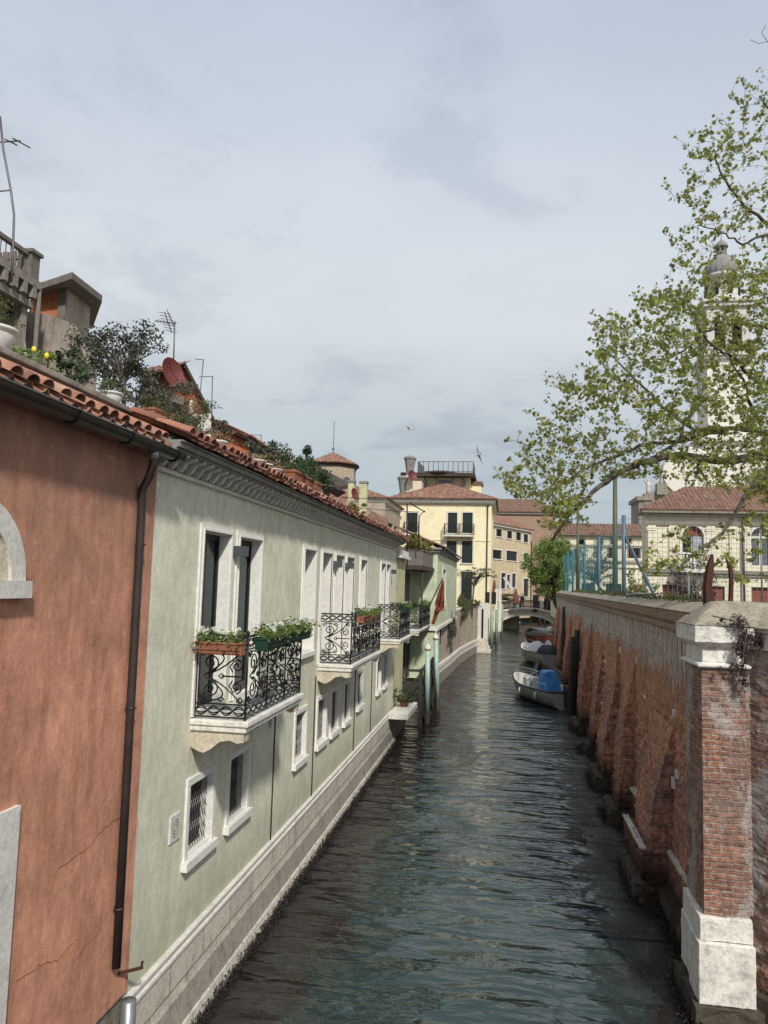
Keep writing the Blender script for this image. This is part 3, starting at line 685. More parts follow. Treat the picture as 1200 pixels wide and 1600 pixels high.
# --- wrought iron railing pieces
def spiral(cx, cy, r, turns, a0, sgn=1, n=22):
    return [(cx+math.cos(a0+sgn*t*turns*2*math.pi)*r*(1-t*.85), cy+math.sin(a0+sgn*t*turns*2*math.pi)*r*(1-t*.85)) for t in np.linspace(0, 1, n)]
def rail_panel(mb, O, U, W, Hh, r=.0095, full=True):
    O = Vector(O); U = Vector(U); Z = Vector((0,0,1)); m = lambda pts, rr=r, nn=4: mb.tube([O+U*a+Z*b_ for a, b_ in pts], rr, nn, False, False)
    m([(0,0),(0,Hh)], .010); m([(W,0),(W,Hh)], .010); m([(0,0),(W,0)], .010); m([(0,Hh),(W,Hh)], .014); m([(0,Hh*.16),(W,Hh*.16)]); m([(0,Hh*.84),(W,Hh*.84)])
    for base in (Hh*.08, Hh*.92):
        for ph in (0, math.pi): m([(W*t, base+Hh*.055*math.sin(t*math.pi*4+ph)) for t in np.linspace(0,1,25)])
        for ph in (0, math.pi): m([(W*t, base+Hh*.030*math.sin(t*math.pi*4+ph)) for t in np.linspace(0,1,25)], r*.8)
    c = Hh*.5
    for s_ in (1, -1):
        m(spiral(W*.28, c+s_*Hh*.16, W*.17, 1.6, -s_*math.pi/2, s_)); m(spiral(W*.80, c+s_*Hh*.13, W*.12, 1.3, math.pi/2*s_, -s_))
        m([(W*.18+W*.72*t, c+s_*(Hh*.02+Hh*.30*(t**1.6))) for t in np.linspace(0,1,9)]); m([(W*.14+W*.4*math.sin(t*math.pi), c+s_*Hh*.31*math.cos(t*math.pi*.5)) for t in np.linspace(0,1,9)])
        m(spiral(W*.12, c+s_*Hh*.27, W*.07, 1.2, 0, s_, 12)); m(spiral(W*.88, c+s_*Hh*.28, W*.07, 1.2, math.pi, -s_, 12)); m(spiral(W*.5, c+s_*Hh*.29, W*.06, 1.1, 0, -s_, 12))
        m([(W*.72,c+s_*Hh*.05),(W*.66,c+s_*Hh*.12),(W*.75,c+s_*Hh*.2)])
    m([(W*.5,c),(W*.95,c)]); m([(W*.5,c-.03),(W*.56,c),(W*.5,c+.03),(W*.44,c),(W*.5,c-.03)])
def balcony(y0, y1, zt, depth=.73, x0=WX, par=SH, Hh=.98, slabmat='lit_white_stone', gap=.06, npan=None):
    """stone slab, moulded end brackets and an iron railing"""
    x1 = x0+depth; b = MB()
    b.box((x0-.02,y0,zt-.07),(x1,y1,zt)); b.box((x0-.02,y0+.02,zt-.14),(x1-.03,y1-.02,zt-.071))
    B = b.build('balcony', slabmat, par)
    prof = [(x0+.002,zt-.141),(x1-.06,zt-.141),(x1-.06,zt-.25),(x1-.14,zt-.27),(x1-.24,zt-.235),(x1-.36,zt-.26),(x1-.47,zt-.35),(x1-.56,zt-.40),(x1-.63,zt-.385),(x0+.002,zt-.34)]
    for yy, wd in ((y0+.05,.18),(y1-.23,.18)):
        b = MB(); b.prism([(x, yy, z) for x, z in prof], (0, wd, 0)); b.build('bracket', 'speckled_stone', B)
    for f in (.36, .66):
        yy = y0+(y1-y0)*f; b = MB(); b.box((x0+.002,yy,zt-.25),(x1-.2,yy+.14,zt-.141)); b.build('joist', 'wet_wood', B)
    b = MB(); z = zt+.03; xr = x1-gap; n = npan or max(1, round((y1-y0-2*gap)/.85)); wv = (y1-y0-2*gap)/n
    for k in range(n): rail_panel(b, (xr, y0+gap+k*wv, z), (0,1,0), wv, Hh)
    rail_panel(b, (x0+.03, y0+gap, z), (1,0,0), xr-x0-.03, Hh); rail_panel(b, (x0+.03, y1-gap, z), (1,0,0), xr-x0-.03, Hh)
    for yy in (y0+gap, y1-gap):
        b.tube([(xr,yy,zt),(xr,yy,zt+Hh+.06)], .013, 6); b.ball((xr,yy,zt+Hh+.07), .022)
    for yy in (y0+gap, y1-gap): b.bar((x0,yy,zt+Hh+.03),(xr,yy,zt+Hh+.03),.03,.012)
    b.bar((xr,y0+gap,zt+Hh+.03),(xr,y1-gap,zt+Hh+.03),.035,.014)
    b.build('railing', 'black_iron', B)
    return B
balcony(8.86, 11.42, 3.60); balcony(15.15, 18.85, 3.64); balcony(22.3, 24.75, 3.66)

# --- flower boxes hung on the railings
def flower_box(p, U, length, mat, label, flowers=14, group='flower boxes on the balcony railings', wd=.17, hh=.14, lift=.165, dens=260):
    p = Vector(p); U = Vector(U).normalized(); N = Vector((U.y, -U.x, 0)); T = thing('flower_box', label, 'flower box', p, group)
    b = MB(); c = p+U*length/2
    for s_ in (1,):
        a, d = .5, .40
        vs = [c+U*(length*q[0])+N*(wd*q[1]*k)+Vector((0,0,z)) for z, k in ((0,.38),(hh,.5)) for q in ((-.5,-1),(.5,-1),(.5,1),(-.5,1))]
        b.add(vs, [(0,3,2,1),(0,1,5,4),(1,2,6,5),(2,3,7,6),(3,0,4,7)])
        r = wd*.5
        for q0, q1 in (((-.5,-1),(.5,-1)),((.5,-1),(.5,1)),((.5,1),(-.5,1)),((-.5,1),(-.5,-1))):
            b.bar(c+U*length*q0[0]+N*r*q0[1]+Vector((0,0,hh)), c+U*length*q1[0]+N*r*q1[1]+Vector((0,0,hh)), .022)
    tr = b.build('trough', mat, T)
    b = MB(); b.obox(c+Vector((0,0,hh-.015)), U*length*.48, N*wd*.42, Vector((0,0,.006))); b.build('soil', 'soil', tr)
    b = MB(); z = Vector((0,0,1))
    for e in (-.42, .42):
        q = c+U*length*e; b.tube([q+N*wd*.55+z*(hh+.005), q+N*wd*.62+z*.03, q+N*.0-z*.01, q-N*wd*.62+z*.03, q-N*wd*.6+z*(hh+.03)], .006, 4, False)
    b.tube([c-U*length*.5+N*wd*.62+z*.05, c+U*length*.5+N*wd*.62+z*.05], .006, 4, False); b.build('holder', 'black_iron', T)
    b = MB(); n = int(dens*1.7*length/.8); pts = []
    for k in range(n):
        pts.append(c+U*random.uniform(-.54,.54)*length+N*random.gauss(0,wd*.55)+z*(hh+lift*.36+random.gauss(0,.36)*lift*.75))
    pts = np.array([tuple(q) for q in pts]); pts[:, 2] = np.maximum(pts[:, 2], p.z+hh*.35); leaves(b, pts, .058, False, .3)
    for k in range(24):
        q = c+U*random.uniform(-.45,.45)*length; b.tube([q+z*(hh-.01), q+N*random.uniform(-.06,.06)+z*(hh+lift*.75)], .003, 3, False, False)
    b.build('foliage', 'geranium_leaf', T)
    if flowers:
        b = MB()
        for k in range(flowers):
            q = c+U*random.uniform(-.5,.5)*length+N*random.gauss(0,wd*.4)+z*(hh+lift*random.uniform(.55,1.05)); leaves(b, blob_pts(tuple(q), (.038,.038,.028), 22, .2), .034)
        b.build('blossoms', 'flower_white', T)
    return T
RX = WX+.67
flower_box((WX+.06,8.84,4.39), (1,0,0), .58, 'terracotta_pot', 'terracotta trough of white geraniums on the end rail of the nearest balcony', 12, wd=.18)
flower_box((RX+.1,9.12,4.43), (0,1,0), .78, 'green_trough_plastic', 'nearer dark green trough of white geraniums hung along the nearest balcony', 9, wd=.2)
flower_box((RX+.1,10.05,4.45), (0,1,0), 1.15, 'green_trough_plastic', 'farther dark green trough of white geraniums hung along the nearest balcony', 12, wd=.2)
flower_box((RX+.08,15.7,4.46), (0,1,0), .8, 'terracotta_pot', 'terracotta trough with bright green geraniums on the second balcony', 5)
flower_box((RX+.08,16.7,4.46), (0,1,0), .8, 'terracotta_pot', 'terracotta trough just behind the first one on the second balcony', 5)
flower_box((RX+.08,22.6,4.46), (0,1,0), .9, 'green_trough_plastic', 'green leafy trough on the third and farthest balcony of the sage house', 4)
b = MB(); b.lathe((WX+.3,10.9,3.61), [(.09,0),(.13,.02),(.16,.06),(.15,.065)], 14); tag(b.build('dish', 'white_pot'), 'small white dish lying on the nearest balcony floor', 'dish')
# ------------------------------------------------------------------ roof terrace above the two near houses
T = thing('terrace_parapet', 'long pale stone ledge edging the roof terrace above the tiled eaves', 'parapet', (-4.2,10,6.9))
b = MB(); b.box((-4.5,T0,6.9),(-4.14,25.5,7.09)); b.build('ledge_base', 'dirty_stone', T)
b = MB(); b.box((-4.55,T0,7.091),(-4.10,25.5,7.15)); b.build('ledge_top', 'grey_render', T)
b = MB(); b.box((-12.5,T0,6.3),(-4.56,60,6.95)); tag(b.build('terrace_floor', 'dirty_stone'), 'low grey roof terrace floor behind the pale stone ledge', 'terrace', kind=None)
def urn(name, p, r, h, mat, leafmat, label, group, leafn=260, lr=None, lh=.2, sz=.06, sq=False, cat='potted plant'):
    T = thing(name, label, cat, p, group); b = MB()
    if sq: b.lathe(p, [(r*1.15,0),(r*1.3,h*.85),(r*1.42,h*.86),(r*1.42,h),(r*1.2,h),(r*1.2,h*.9)], 4, False, math.pi/4)
    else: b.lathe(p, [(r*.55,0),(r*.6,h*.1),(r*.8,h*.35),(r*.98,h*.7),(r*.95,h*.82),(r*1.1,h*.86),(r*1.14,h*.95),(r*1.08,h),(r*.95,h*.98),(r*.9,h*.85)], 20)
    b.build('pot', mat, T); lr = lr or r*1.2; b = MB()
    c = Vector(p)+Vector((0,0,h+lh*.5)); leaves(b, clumpy(tuple(c), (lr,lr,lh), leafn, 14, .4), sz, False, .1)
    for k in range(7): b.tube([Vector(p)+Vector((0,0,h*.9)), c+Vector((random.uniform(-lr,lr)*.6, random.uniform(-lr,lr)*.6, random.uniform(0,lh)*.5))], .005, 3, False, False)
    b.build('foliage', leafmat, T); return T
def onledge(px, py, X=-4.33): q = atX(px, py, X); return (X, q.y, 7.151)
gp = 'potted plants along the roof terrace ledge'
urn('planted_urn', onledge(-12,560), .17, .22, 'white_pot', 'bush_leaf', 'white rounded urn of rusty green heather, at the left edge of the photo', gp, 900, .26, .17, .032)
urn('planted_urn', onledge(172,622), .13, .15, 'white_pot', 'bush_leaf', 'white rounded urn with low yellow-green shrub below the olive tree', gp, 600, .18, .10, .03)
urn('planted_pot', onledge(236,645), .11, .20, 'terracotta_pot', 'bush_leaf', 'square terracotta pot on the ledge right of the white urn', gp, 240, .2, .13, .035, True)
urn('planted_urn', onledge(337,693), .17, .20, 'white_pot', 'dry_leaf', 'white urn with dry pinkish flowers beside the white chimney stub', gp, 350, .3, .13, .04)
for i, (px, lab) in enumerate(((396,'first'),(408,'second'),(424,'third'))):
    urn('planted_urn', onledge(px, 730), .2, .2, 'white_pot', 'dry_leaf', lab+' of three white urns of dry orange flowers left of the terracotta tubs', gp, 260, .32, .14, .05)
for i, (px, lab) in enumerate(((449,'nearest'),(458,'second nearest'),(471,'second farthest'),(484,'farthest'))):
    urn('planted_tub', onledge(px, 750), .24, .33, 'terracotta_pot', 'dark_green_leaf', lab+' of four square terracotta tubs under the dark green bush', gp, 300, .4, .25, .07, True)
def shrub(name, label, c, r, n, k, leafmat, sz, cat='shrub', group=None, stem=None, stems=6, cr=.3, base=None, bark='bark', trunk=.03, clearz=0):
    c = Vector(c); base = Vector(base) if base else Vector((c.x, c.y, c.z-r[2]-.1)); T = thing(name, label, cat, base, group)
    cs = blob_pts(tuple(c), r, k, .25); b = MB(); cen = c+Vector((0,0,-r[2]*.45))
    b.tube([base, base.lerp(cen,.5)+Vector((random.uniform(-1,1)*trunk*2,0,0)), cen], [trunk*1.25, trunk, trunk*.8], 7)
    for q in cs:
        q = Vector(q); m = cen.lerp(q,.5)+Vector((random.gauss(0,.07),random.gauss(0,.07),-.05))*max(r); b.tube([cen.lerp(base, random.uniform(0,.25)), m, q], [trunk*.45, trunk*.3, trunk*.1], 4, False, False)
    b.build('branches', bark, T)
    P_ = np.vstack([blob_pts(tuple(q), np.array(r)*cr*RNG.uniform(.6,1.35), max(2,int(n/k*RNG.uniform(.5,1.5))), .15) for q in cs])
    b = MB(); leaves(b, P_, sz); b.build('foliage', leafmat, T); return T
P = lambda px, py, Y: tuple(atY(px, py, Y))
olv = shrub('olive_tree', 'loose grey-green olive tree on the roof terrace in front of the orange hut', P(195,556,10), (.72,.55,.50), 2600, 42, 'olive_leaf', .062, 'tree', None, None, 6, .26, (-5.5,10,6.95), 'bark', .035)
shrub('olive_shrub', 'thin tall grey-green olive sprig just right of the orange hut', P(132,560,9.6), (.36,.35,.58), 1100, 22, 'olive_leaf', .06, 'shrub', None, None, 5, .3, (-5.9,9.6,6.95), 'bark', .025)
shrub('wispy_shrub', 'wispy dull green shrub below the olive tree on the terrace', P(215,608,10), (.75,.4,.34), 1700, 26, 'olive_leaf', .055, 'shrub')
shrub('wispy_shrub', 'wispy green shrub in front of the red gable house', P(275,640,12), (.75,.4,.42), 1900, 26, 'bush_leaf', .05, 'shrub')
shrub('wispy_shrub', 'low scrubby shrub between the white chimney stub and the ledge', P(318,668,13), (.5,.35,.22), 700, 12, 'olive_leaf', .06, 'shrub')
T = shrub('lemon_tree', 'small lemon tree with yellow fruit behind the near left ledge', P(62,568,7.2), (.36,.3,.17), 260, 11, 'geranium_leaf', .075, 'tree', None, None, 5, .35, (-4.75,7.2,6.95), 'bark', .015)
b = MB()
for px, py in ((53,546),(73,556),(50,572)): b.ball(P(px,py,7.15), (.026,.026,.036), 7)
b.build('lemons', 'lemon', T)
shrub('leafy_plant', 'dark leafy potted plant below the grey wall on the terrace', P(110,575,8.6), (.22,.2,.24), 220, 8, 'dark_green_leaf', .11, 'plant', None, None, 5, .5)
shrub('terrace_bush', 'grey-green bush under the sloping dark roof of the terrace', P(412,722,19), (.8,.6,.6), 1900, 18, 'olive_leaf', .09, 'bush', 'bushes on the far roof terrace')
shrub('terrace_bush', 'yellow-green bush in the middle of the terrace hedge', P(444,733,19.5), (.75,.6,.6), 1900, 18, 'bush_leaf', .09, 'bush', 'bushes on the far roof terrace')
shrub('terrace_bush', 'large dark green bush above the terracotta tubs', P(478,742,19.5), (.62,.55,.75), 2300, 20, 'dark_green_leaf', .1, 'bush', 'bushes on the far roof terrace')
shrub('terrace_bush', 'low dark green bush right of the terracotta tubs', P(497,771,20), (.3,.4,.3), 600, 8, 'dark_green_leaf', .1, 'bush', 'bushes on the far roof terrace')

# ---- old buildings behind the terrace (left)
def q3(px, py, Y): return atY(px, py, Y)
def away(px, depth, py=700):
    """horizontal offset leading away from the viewer, turned a little further left"""
    r = ray(px, py); d = Vector((r.x, r.y, 0)).normalized(); d = Vector((d.x-.12*d.y, d.y, 0)).normalized(); return d*depth
def facing_prism(mb, pxs, Y, depth):
    pts = [atY(px, py, Y) for px, py in pxs]; pts = [Vector((p.x, Y, p.z)) for p in pts]
    mb.prism(pts, away(max(q[0] for q in pxs), depth))
# grey house with roof balcony, its long face runs parallel to the canal
GXX = -8.45
T = thing('grey_house', 'weathered grey house with carved cornice and roof balcony at the upper left edge', 'house', (GXX-2,9,6))
def gx(px, py, X=GXX): return atX(px, py, X)
yE = gx(44,470).y; zc = gx(48,484).z
b = MB(); panel(b, (GXX,4,6), (0,1,0), (0,0,1), yE-4, zc-6, [(gx(-40,520).y-4, gx(0,532).z-6, gx(33,500).y-gx(-40,520).y, 1.0)], .2, (1,0,0)); b.box((GXX-6,4,6),(GXX-.22,yE,zc)); b.quad((GXX,yE,6),(GXX-.3,yE,6),(GXX-.3,yE,zc),(GXX,yE,zc))
b.build('wall', 'grey_render', T)
b = MB(); b.box((GXX-.19,gx(-40,520).y+.01,gx(0,532).z+.01),(GXX-.15,gx(33,500).y-.01,gx(0,532).z+.99)); wn_ = b.build('window', 'dark_glass', T)
b = MB()
for f in (0,.33,.66,1): y = gx(-40,520).y*(1-f)+gx(33,500).y*f; b.box((GXX-.149,y-.03,gx(0,532).z+.01),(GXX-.10,y+.03,gx(0,532).z+.98))
b.build('window_frame', 'grey_wood', wn_)
b = MB(); b.box((GXX-6,4,zc+.001),(GXX+.08,yE+.06,zc+.12)); b.box((GXX-6,4,zc+.36),(GXX+.16,yE+.12,zc+.5)); b.box((GXX-6,4,zc+.121),(GXX+.02,yE,zc+.359))
for k in range(30):
    y = yE-.05-k*.26
    if y > 4: b.box((GXX+.021,y-.05,zc+.16),(GXX+.16,y+.05,zc+.358))
b.build('cornice', 'dirty_stone', T)
zr = zc+.5; b = MB(); zt = gx(50,395,GXX+.1).z
b.box((GXX-.1,yE-.16,zr),(GXX+.12,yE+.08,zt)); b.box((GXX-.14,yE-.2,zt),(GXX+.16,yE+.12,zt+.06)); b.build('rail_post', 'grey_wood', T)
b = MB(); b.bar((GXX+.02,4,zt-.02),(GXX+.02,yE-.1,zt-.02),.09,.07); b.bar((GXX+.02,4,zr+.06),(GXX+.02,yE-.1,zr+.06),.06,.05)
y = 4.1
while y < yE-.15: b.tube([(GXX+.02,y,zr),(GXX+.02,y,zt)], .012, 4, False, False); y += .13
b.bar((GXX-2.5,yE,zt-.02),(GXX,yE,zt-.02),.07,.06)
for k in range(16): b.box((GXX-.15-k*.15,yE-.02,zr),(GXX-.26-k*.15,yE+.02,zr+.55))
b.build('roof_railing', 'grey_wood', T)
b = MB(); b.tube([(GXX+.12,yE+.12,zr-.1),(GXX+.12,yE+.12,6.95)], .04, 8); b.build('downpipe', 'grey_wood', T)
# grey low wall and orange hut
b = MB(); pl = [(58,470),(95,500),(126,538),(126,700),(58,700)]
facing_prism(b, [(36,486),(80,492),(118,508),(150,560),(150,700),(57,700)], 12.6, .4)
tag(b.build('terrace_wall', 'grey_render'), 'mottled grey rendered wall below the orange roof hut', 'wall')
T = thing('roof_hut', 'small orange plastered roof hut with overhanging pitched roof', 'hut', tuple(q3(110,540,13)))
Y0 = 13.0; c0 = q3(98,500,Y0); xl = q3(48,500,Y0).x; xr = q3(138,500,Y0+1.2).x
zb = 9.2; zl = q3(62,458,Y0).z; zr_ = q3(138,460,Y0+1.2).z; zt_ = q3(98,444,Y0).z
aw = away(140, 2.0)
b = MB(); b.prism([(xl,Y0,zb),(c0.x,Y0,zb),(c0.x,Y0,zt_),(xl,Y0,zl)], aw); b.build('wall', 'orange_plaster', T)
E1 = q3(101,500,Y0+.02); E2 = q3(140,500,Y0+1.3)
def hz(px, py, Y): return q3(px, py, Y).z
b = MB(); b.prism([(E1.x,E1.y,zb),(E2.x,E2.y,zb),(E2.x,E2.y,hz(140,478,Y0+1.3)),(E1.x,E1.y,hz(101,452,Y0))], aw*.6); b.build('side_wall', 'beige_render', T)
b = MB(); b.prism([(E1.x,E1.y-.02,hz(101,462,Y0)),(E2.x,E2.y-.02,hz(140,484,Y0+1.3)),(E2.x,E2.y-.02,hz(140,470,Y0+1.3)),(E1.x,E1.y-.02,hz(101,444,Y0))], aw*.02); b.build('side_beam', 'old_red_plaster', T)
b = MB(); b.box((c0.x-.10,Y0-.04,zb),(c0.x+.06,Y0+.02,zt_-.02)); b.build('corner_post', 'grey_wood', T)
A = q3(50,446,Y0-.3); B_ = q3(113,425,Y0-.4); C3 = q3(160,462,Y0+1.1); th = Vector((0,0,-.13))
b = MB()
for quad_ in ((A, B_, B_+aw*1.3, A+aw*1.3), (B_, C3, C3+aw, B_+aw*1.3)): b.prism(list(quad_), th)
b.build('roof', 'grey_wood', T)
# red gable house
T = thing('red_gable_house', 'old red plastered house with a steep gable and tiled ridge behind the terrace', 'house', tuple(q3(290,720,20)))
b = MB(); facing_prism(b, [(226,584),(290,571),(312,614),(340,668),(345,690),(345,790),(226,790)], 20, 5); b.build('wall', 'old_red_plaster', T)
a0, a1, a2 = q3(290,567,19.8), q3(345,672,19.8), q3(222,578,19.8); D5 = away(345,5.4); zz = Vector((0,0,-.14))
b = MB(); b.prism([a0, a1, a1+D5, a0+D5], zz); b.prism([a2, a0, a0+D5, a2+D5], zz); rf = b.build('roof', 'dark_wood', T)
b = MB(); e1 = a0+Vector((-2.3,-.1,-.05))
corr_roof(b, a2+Vector((0,-.35,-.22)), a0+Vector((0,-.35,-.22)), Vector((0,.7,.35)), .9, sp=.2, nv=2); b.build('tile_edge', 'old_roof_tile', rf)
b = MB(); b.box((q3(296,650,19.9).x,19.86,q3(296,690,19.9).z),(q3(300,650,19.9).x,19.99,q3(296,625,19.9).z)); b.build('downpipe', 'white_stone', T)
b = MB(); facing_prism(b, [(283,628),(292,628),(292,712),(283,712)], 19.7, .28); b.build('shutter', 'dark_wood', T)
b = MB(); facing_prism(b, [(225,598),(288,622),(288,634),(225,612)], 18.6, 1.3); b.build('lean_to_roof', 'grey_wood', T)
b = MB(); facing_prism(b, [(312,648),(330,645),(330,700),(306,700)], 17, .7); tag(b.build('white_chimney_stub', 'white_stone'), 'flaking white stub of a chimney against the red gable house', 'chimney')
b = MB(); facing_prism(b, [(296,640),(314,650),(314,700),(296,700)], 18, .4); tag(b.build('low_grey_wall', 'grey_render'), 'low grey wall left of the white chimney stub', 'wall')
def dish(b, c, ax, r):
    ax = ax.normalized(); u = ax.cross(V(0,0,1)).normalized(); v_ = u.cross(ax); rings = [[c-ax*r*.28]]
    for rr, d_ in ((.35,-.24),(.7,-.12),(1.,.05)): rings.append([c+(u*math.cos(t)+v_*math.sin(t)*1.08)*r*rr+ax*r*d_ for t in [2*math.pi*i/22 for i in range(22)]])
    for i in range(22):
        k = (i+1) % 22; b.quad(rings[0][0], rings[1][k], rings[1][i], smooth=True)
        for j in (1,2): b.quad(rings[j][i], rings[j][k], rings[j+1][k], rings[j+1][i], smooth=True)
    b.tube([rings[2][5], c+ax*r*.75], r*.03, 4); b.tube([c-ax*r*.25, c-ax*r*.6-V(0,0,r*.7)], r*.06, 5)
T = thing('satellite_dish', 'dark red satellite dish in front of the red gable house', 'satellite dish', tuple(q3(272,600,17)))
c = q3(270,582,17); ax = Vector((.62,-.75,.25)).normalized(); b = MB(); dish(b, c, V(.95,-.35,.25), .36); b.build('bowl', 'red_dish', T)

b = MB(); b.tube([c-ax*.12, c-ax*.2+Vector((0,0,-.3)), Vector((c.x,17.1,9.0))], .02, 6); b.build('arm', 'antenna_metal', T)
# red low house with dark sloping eave
T = thing('low_red_house', 'low red walled house with long dark eave sloping down behind the bushes', 'house', tuple(q3(380,720,25)))
b = MB(); facing_prism(b, [(345,668),(388,690),(391,760),(345,760)], 25, 3); b.build('wall', 'orange_plaster', T)
b = MB(); facing_prism(b, [(390,690),(470,740),(500,790),(390,790)], 27, 3); b.build('side_wall', 'grey_render', T)
E1, E2, E3 = q3(340,660,24.7), q3(392,684,24.7), q3(478,742,26.5)
b = MB(); b.prism([E1,E2,E2+away(392,5),E1+away(392,5)], (0,0,-.12)); b.prism([E2,E3,E3+away(478,4),E2+away(478,4)], (0,0,-.14)); rf = b.build('roof', 'dark_wood', T)
b = MB(); d = (E3-E1); 
for k in range(60):
    p = E1.lerp(E2,k/24) if k < 24 else E2.lerp(E3,(k-24)/36); half_tile(b, p+Vector((0,-.1,.0)), (0,1,.1), (0,0,1), .1,.08,.5)
b.build('tile_edge', 'old_loose_tile', rf)

def antenna(label, pts, arms, r=.012, cat='antenna', rods=None):
    T = thing('antenna', label, cat, tuple(pts[-1]), None); b = MB(); b.tube(pts, r, 5); b.build('mast', 'antenna_metal', T)
    for a_, c_ in arms:
        b = MB(); b.tube([a_, c_], r*.7, 4)
        if rods:
            d = (Vector(c_)-Vector(a_)); sd = Vector((.3,.2,.9)).cross(d).normalized()
            for k in range(rods): p = Vector(a_)+d*(k+.5)/rods; b.tube([p-sd*.22, p+sd*.22], r*.4, 4)
        b.build('arm', 'antenna_metal', T)
    return T
Y = 9.0
antenna('tall leaning roof antenna mast beside the grey balcony at the upper left', [q3(0,182,Y),q3(5,232,Y),q3(13,275,Y),q3(17,297,Y),q3(22,335,Y),q3(20,400,Y),q3(18,440,Y)],
        [(q3(-14,223,Y),q3(32,220,Y+.3)),(q3(7,217,Y),q3(27,227,Y+.2)),(q3(-10,300,Y),q3(17,297,Y)),(q3(20,216,Y),q3(47,231,Y+.6))], .016)
Y = 19
antenna('yagi television antenna on a mast above the dark red dish', [q3(273,502,Y),q3(272,540,Y),q3(271,580,Y)], [(q3(242,501,Y),q3(275,506,Y+.4)),(q3(257,487,Y),q3(268,520,Y+.5)),(q3(262,487,Y+.2),q3(270,505,Y+.2))], .02, rods=7)
Y = 23
antenna('bent thin antenna pole with arm on top, left of the pair behind the gable', [q3(318,562,Y),q3(313,612,Y),q3(312,650,Y)], [(q3(305,561,Y),q3(318,562,Y))], .018)
antenna('bent thin antenna pole with arm on top, right of the pair behind the gable', [q3(332,588,Y),q3(331,640,Y),q3(331,670,Y)], [(q3(311,589,Y),q3(332,588,Y))], .018)
Y = 30
antenna('low antenna with a horizontal arm above the dark sloping eave', [q3(408,680,Y),q3(408,700,Y)], [(q3(385,679,Y),q3(408,680,Y))], .02)

# ---- octagonal tower, lodge, grey house, chimneys (centre left distance)
T = thing('octagonal_tower', 'tan brick octagonal tower with red tiled roof and arched windows', 'tower', (-19.6,80,2))
c = Vector((-19.6,83,0)); R8 = 2.75
b = MB(); b.lathe((c.x,c.y,2), [(R8,0),(R8,16.1)], 8, False, math.pi/8+.1); b.build('wall', 'tower_brick', T)
b = MB(); b.lathe((c.x,c.y,18.0), [(R8+.05,0),(R8+.15,.25),(R8+.3,.3),(R8+.3,.45)], 8, False, math.pi/8+.1); b.build('cornice', 'dark_wood', T)
b = MB()
for k in range(8):
    a0_ = math.pi/8+.1+k*math.pi/4; a1_ = a0_+math.pi/4; rr = R8+.45
    A_ = c+V(rr*math.cos(a0_), rr*math.sin(a0_), 18.46); B2 = c+V(rr*math.cos(a1_), rr*math.sin(a1_), 18.46); M_ = (A_+B2)/2; ap = c+V(0,0,20.0); up = ap-M_
    corr_roof(b, A_, B2, up, up.length, (A_-B2).length/2, (A_-B2).length/2, .3, .05, 4, 4)
b.build('roof', 'roof_tile', T)
b = MB(); b.tube([c+V(0,0,19.9), c+V(0,0,23.6)], .035, 5); b.ball(c+V(0,0,20.4), .14); b.build('finial', 'antenna_metal', T)
for k in range(8):
    am = math.pi/4+.1+k*math.pi/4; nrm = V(math.cos(am), math.sin(am), 0); u = V(-math.sin(am), math.cos(am), 0)
    if nrm.y > .4: continue
    o = c+nrm*(R8*math.cos(math.pi/8)+.02); b = MB(); ww = .58
    pts = [o+u*-ww+V(0,0,14.9), o+u*ww+V(0,0,14.9)]+[o+u*(ww*math.cos(t))+V(0,0,16.3+ww*1.1*math.sin(t)) for t in np.linspace(0,math.pi,11)]
    b.prism(pts, nrm*-.1+nrm*.11); wd = b.build('window', 'grey_glass', T)
    b = MB(); b.tube([q+nrm*.05 for q in pts[1:]]+[pts[0]+nrm*.05], .07, 4, False); b.build('window_frame', 'dirty_stone', wd)
T = thing('roof_lodge', 'small lodge with a dark overhanging eave in front of the octagonal tower', 'lodge', (-9,36,8))
b = MB(); facing_prism(b, [(490,756),(516,764),(514,800),(490,800)], 36.5, 2); b.build('wall', 'old_red_plaster', T)
A_ = q3(484,735,35.6); B2 = q3(530,760,35.6); b = MB(); b.prism([A_,B2,B2+V(0,3,.5),A_+V(0,3,.5)], (0,0,-.18)); b.prism([q3(497,757,36.2),q3(528,762,35.8),q3(514,770,36.3)], (0,2,0)); b.build('roof', 'dark_wood', T)
b = MB(); b.box((q3(501,770,36.4).x,36.3,q3(501,796,36.4).z),(q3(505,770,36.4).x,36.45,q3(501,766,36.4).z)); b.build('post', 'white_stone', T)
T = thing('hipped_grey_house', 'pale grey rendered house with hipped tile roof left of the cream palace', 'house', (-12,62,2))
b = MB(); X0, X1 = -18, q3(601,800,60).x; ze = q3(600,780,60).z
panel(b, (X0,60,2), (1,0,0), (0,0,1), X1-X0, ze-2, [], .2, (0,-1,0)); panel(b, (X1,60,2), (0,1,0), (0,0,1), 9, ze-2, [(2.0,6.9,2.6,1.5),(5.6,6.9,1.6,1.5)], .2, (1,0,0)); b.box((X0,60.3,2),(X1-.25,69,ze)); b.build('wall', 'beige_render', T)
b = MB(); b.box((X1-.24,60.2,8.5),(X1-.2,68.8,ze-.2)); b.build('window', 'dark_glass', T)
b = MB(); hip_roof(b, X0, X1, 60, 69, ze+.12, 1.75, .35, .3); b.build('roof', 'roof_tile', T)
b = MB(); b.box((X0,59.93,ze-.25),(X1+.07,69,ze+.02)); b.box((X0,59.85,ze-.1),(X1+.15,69,ze+.03)); b.build('cornice', 'white_stone', T)
T = thing('low_tiled_roof', 'low red tiled roofs stepping down behind the end of the sage house', 'roof', (-9,44,6))
b = MB(); A_ = q3(520,800,42); B2 = q3(607,842,42); corr_roof(b, A_, B2, V(-.15,.85,.5), 2.6, 0, 0, .25); b.build('roof', 'old_roof_tile', T)
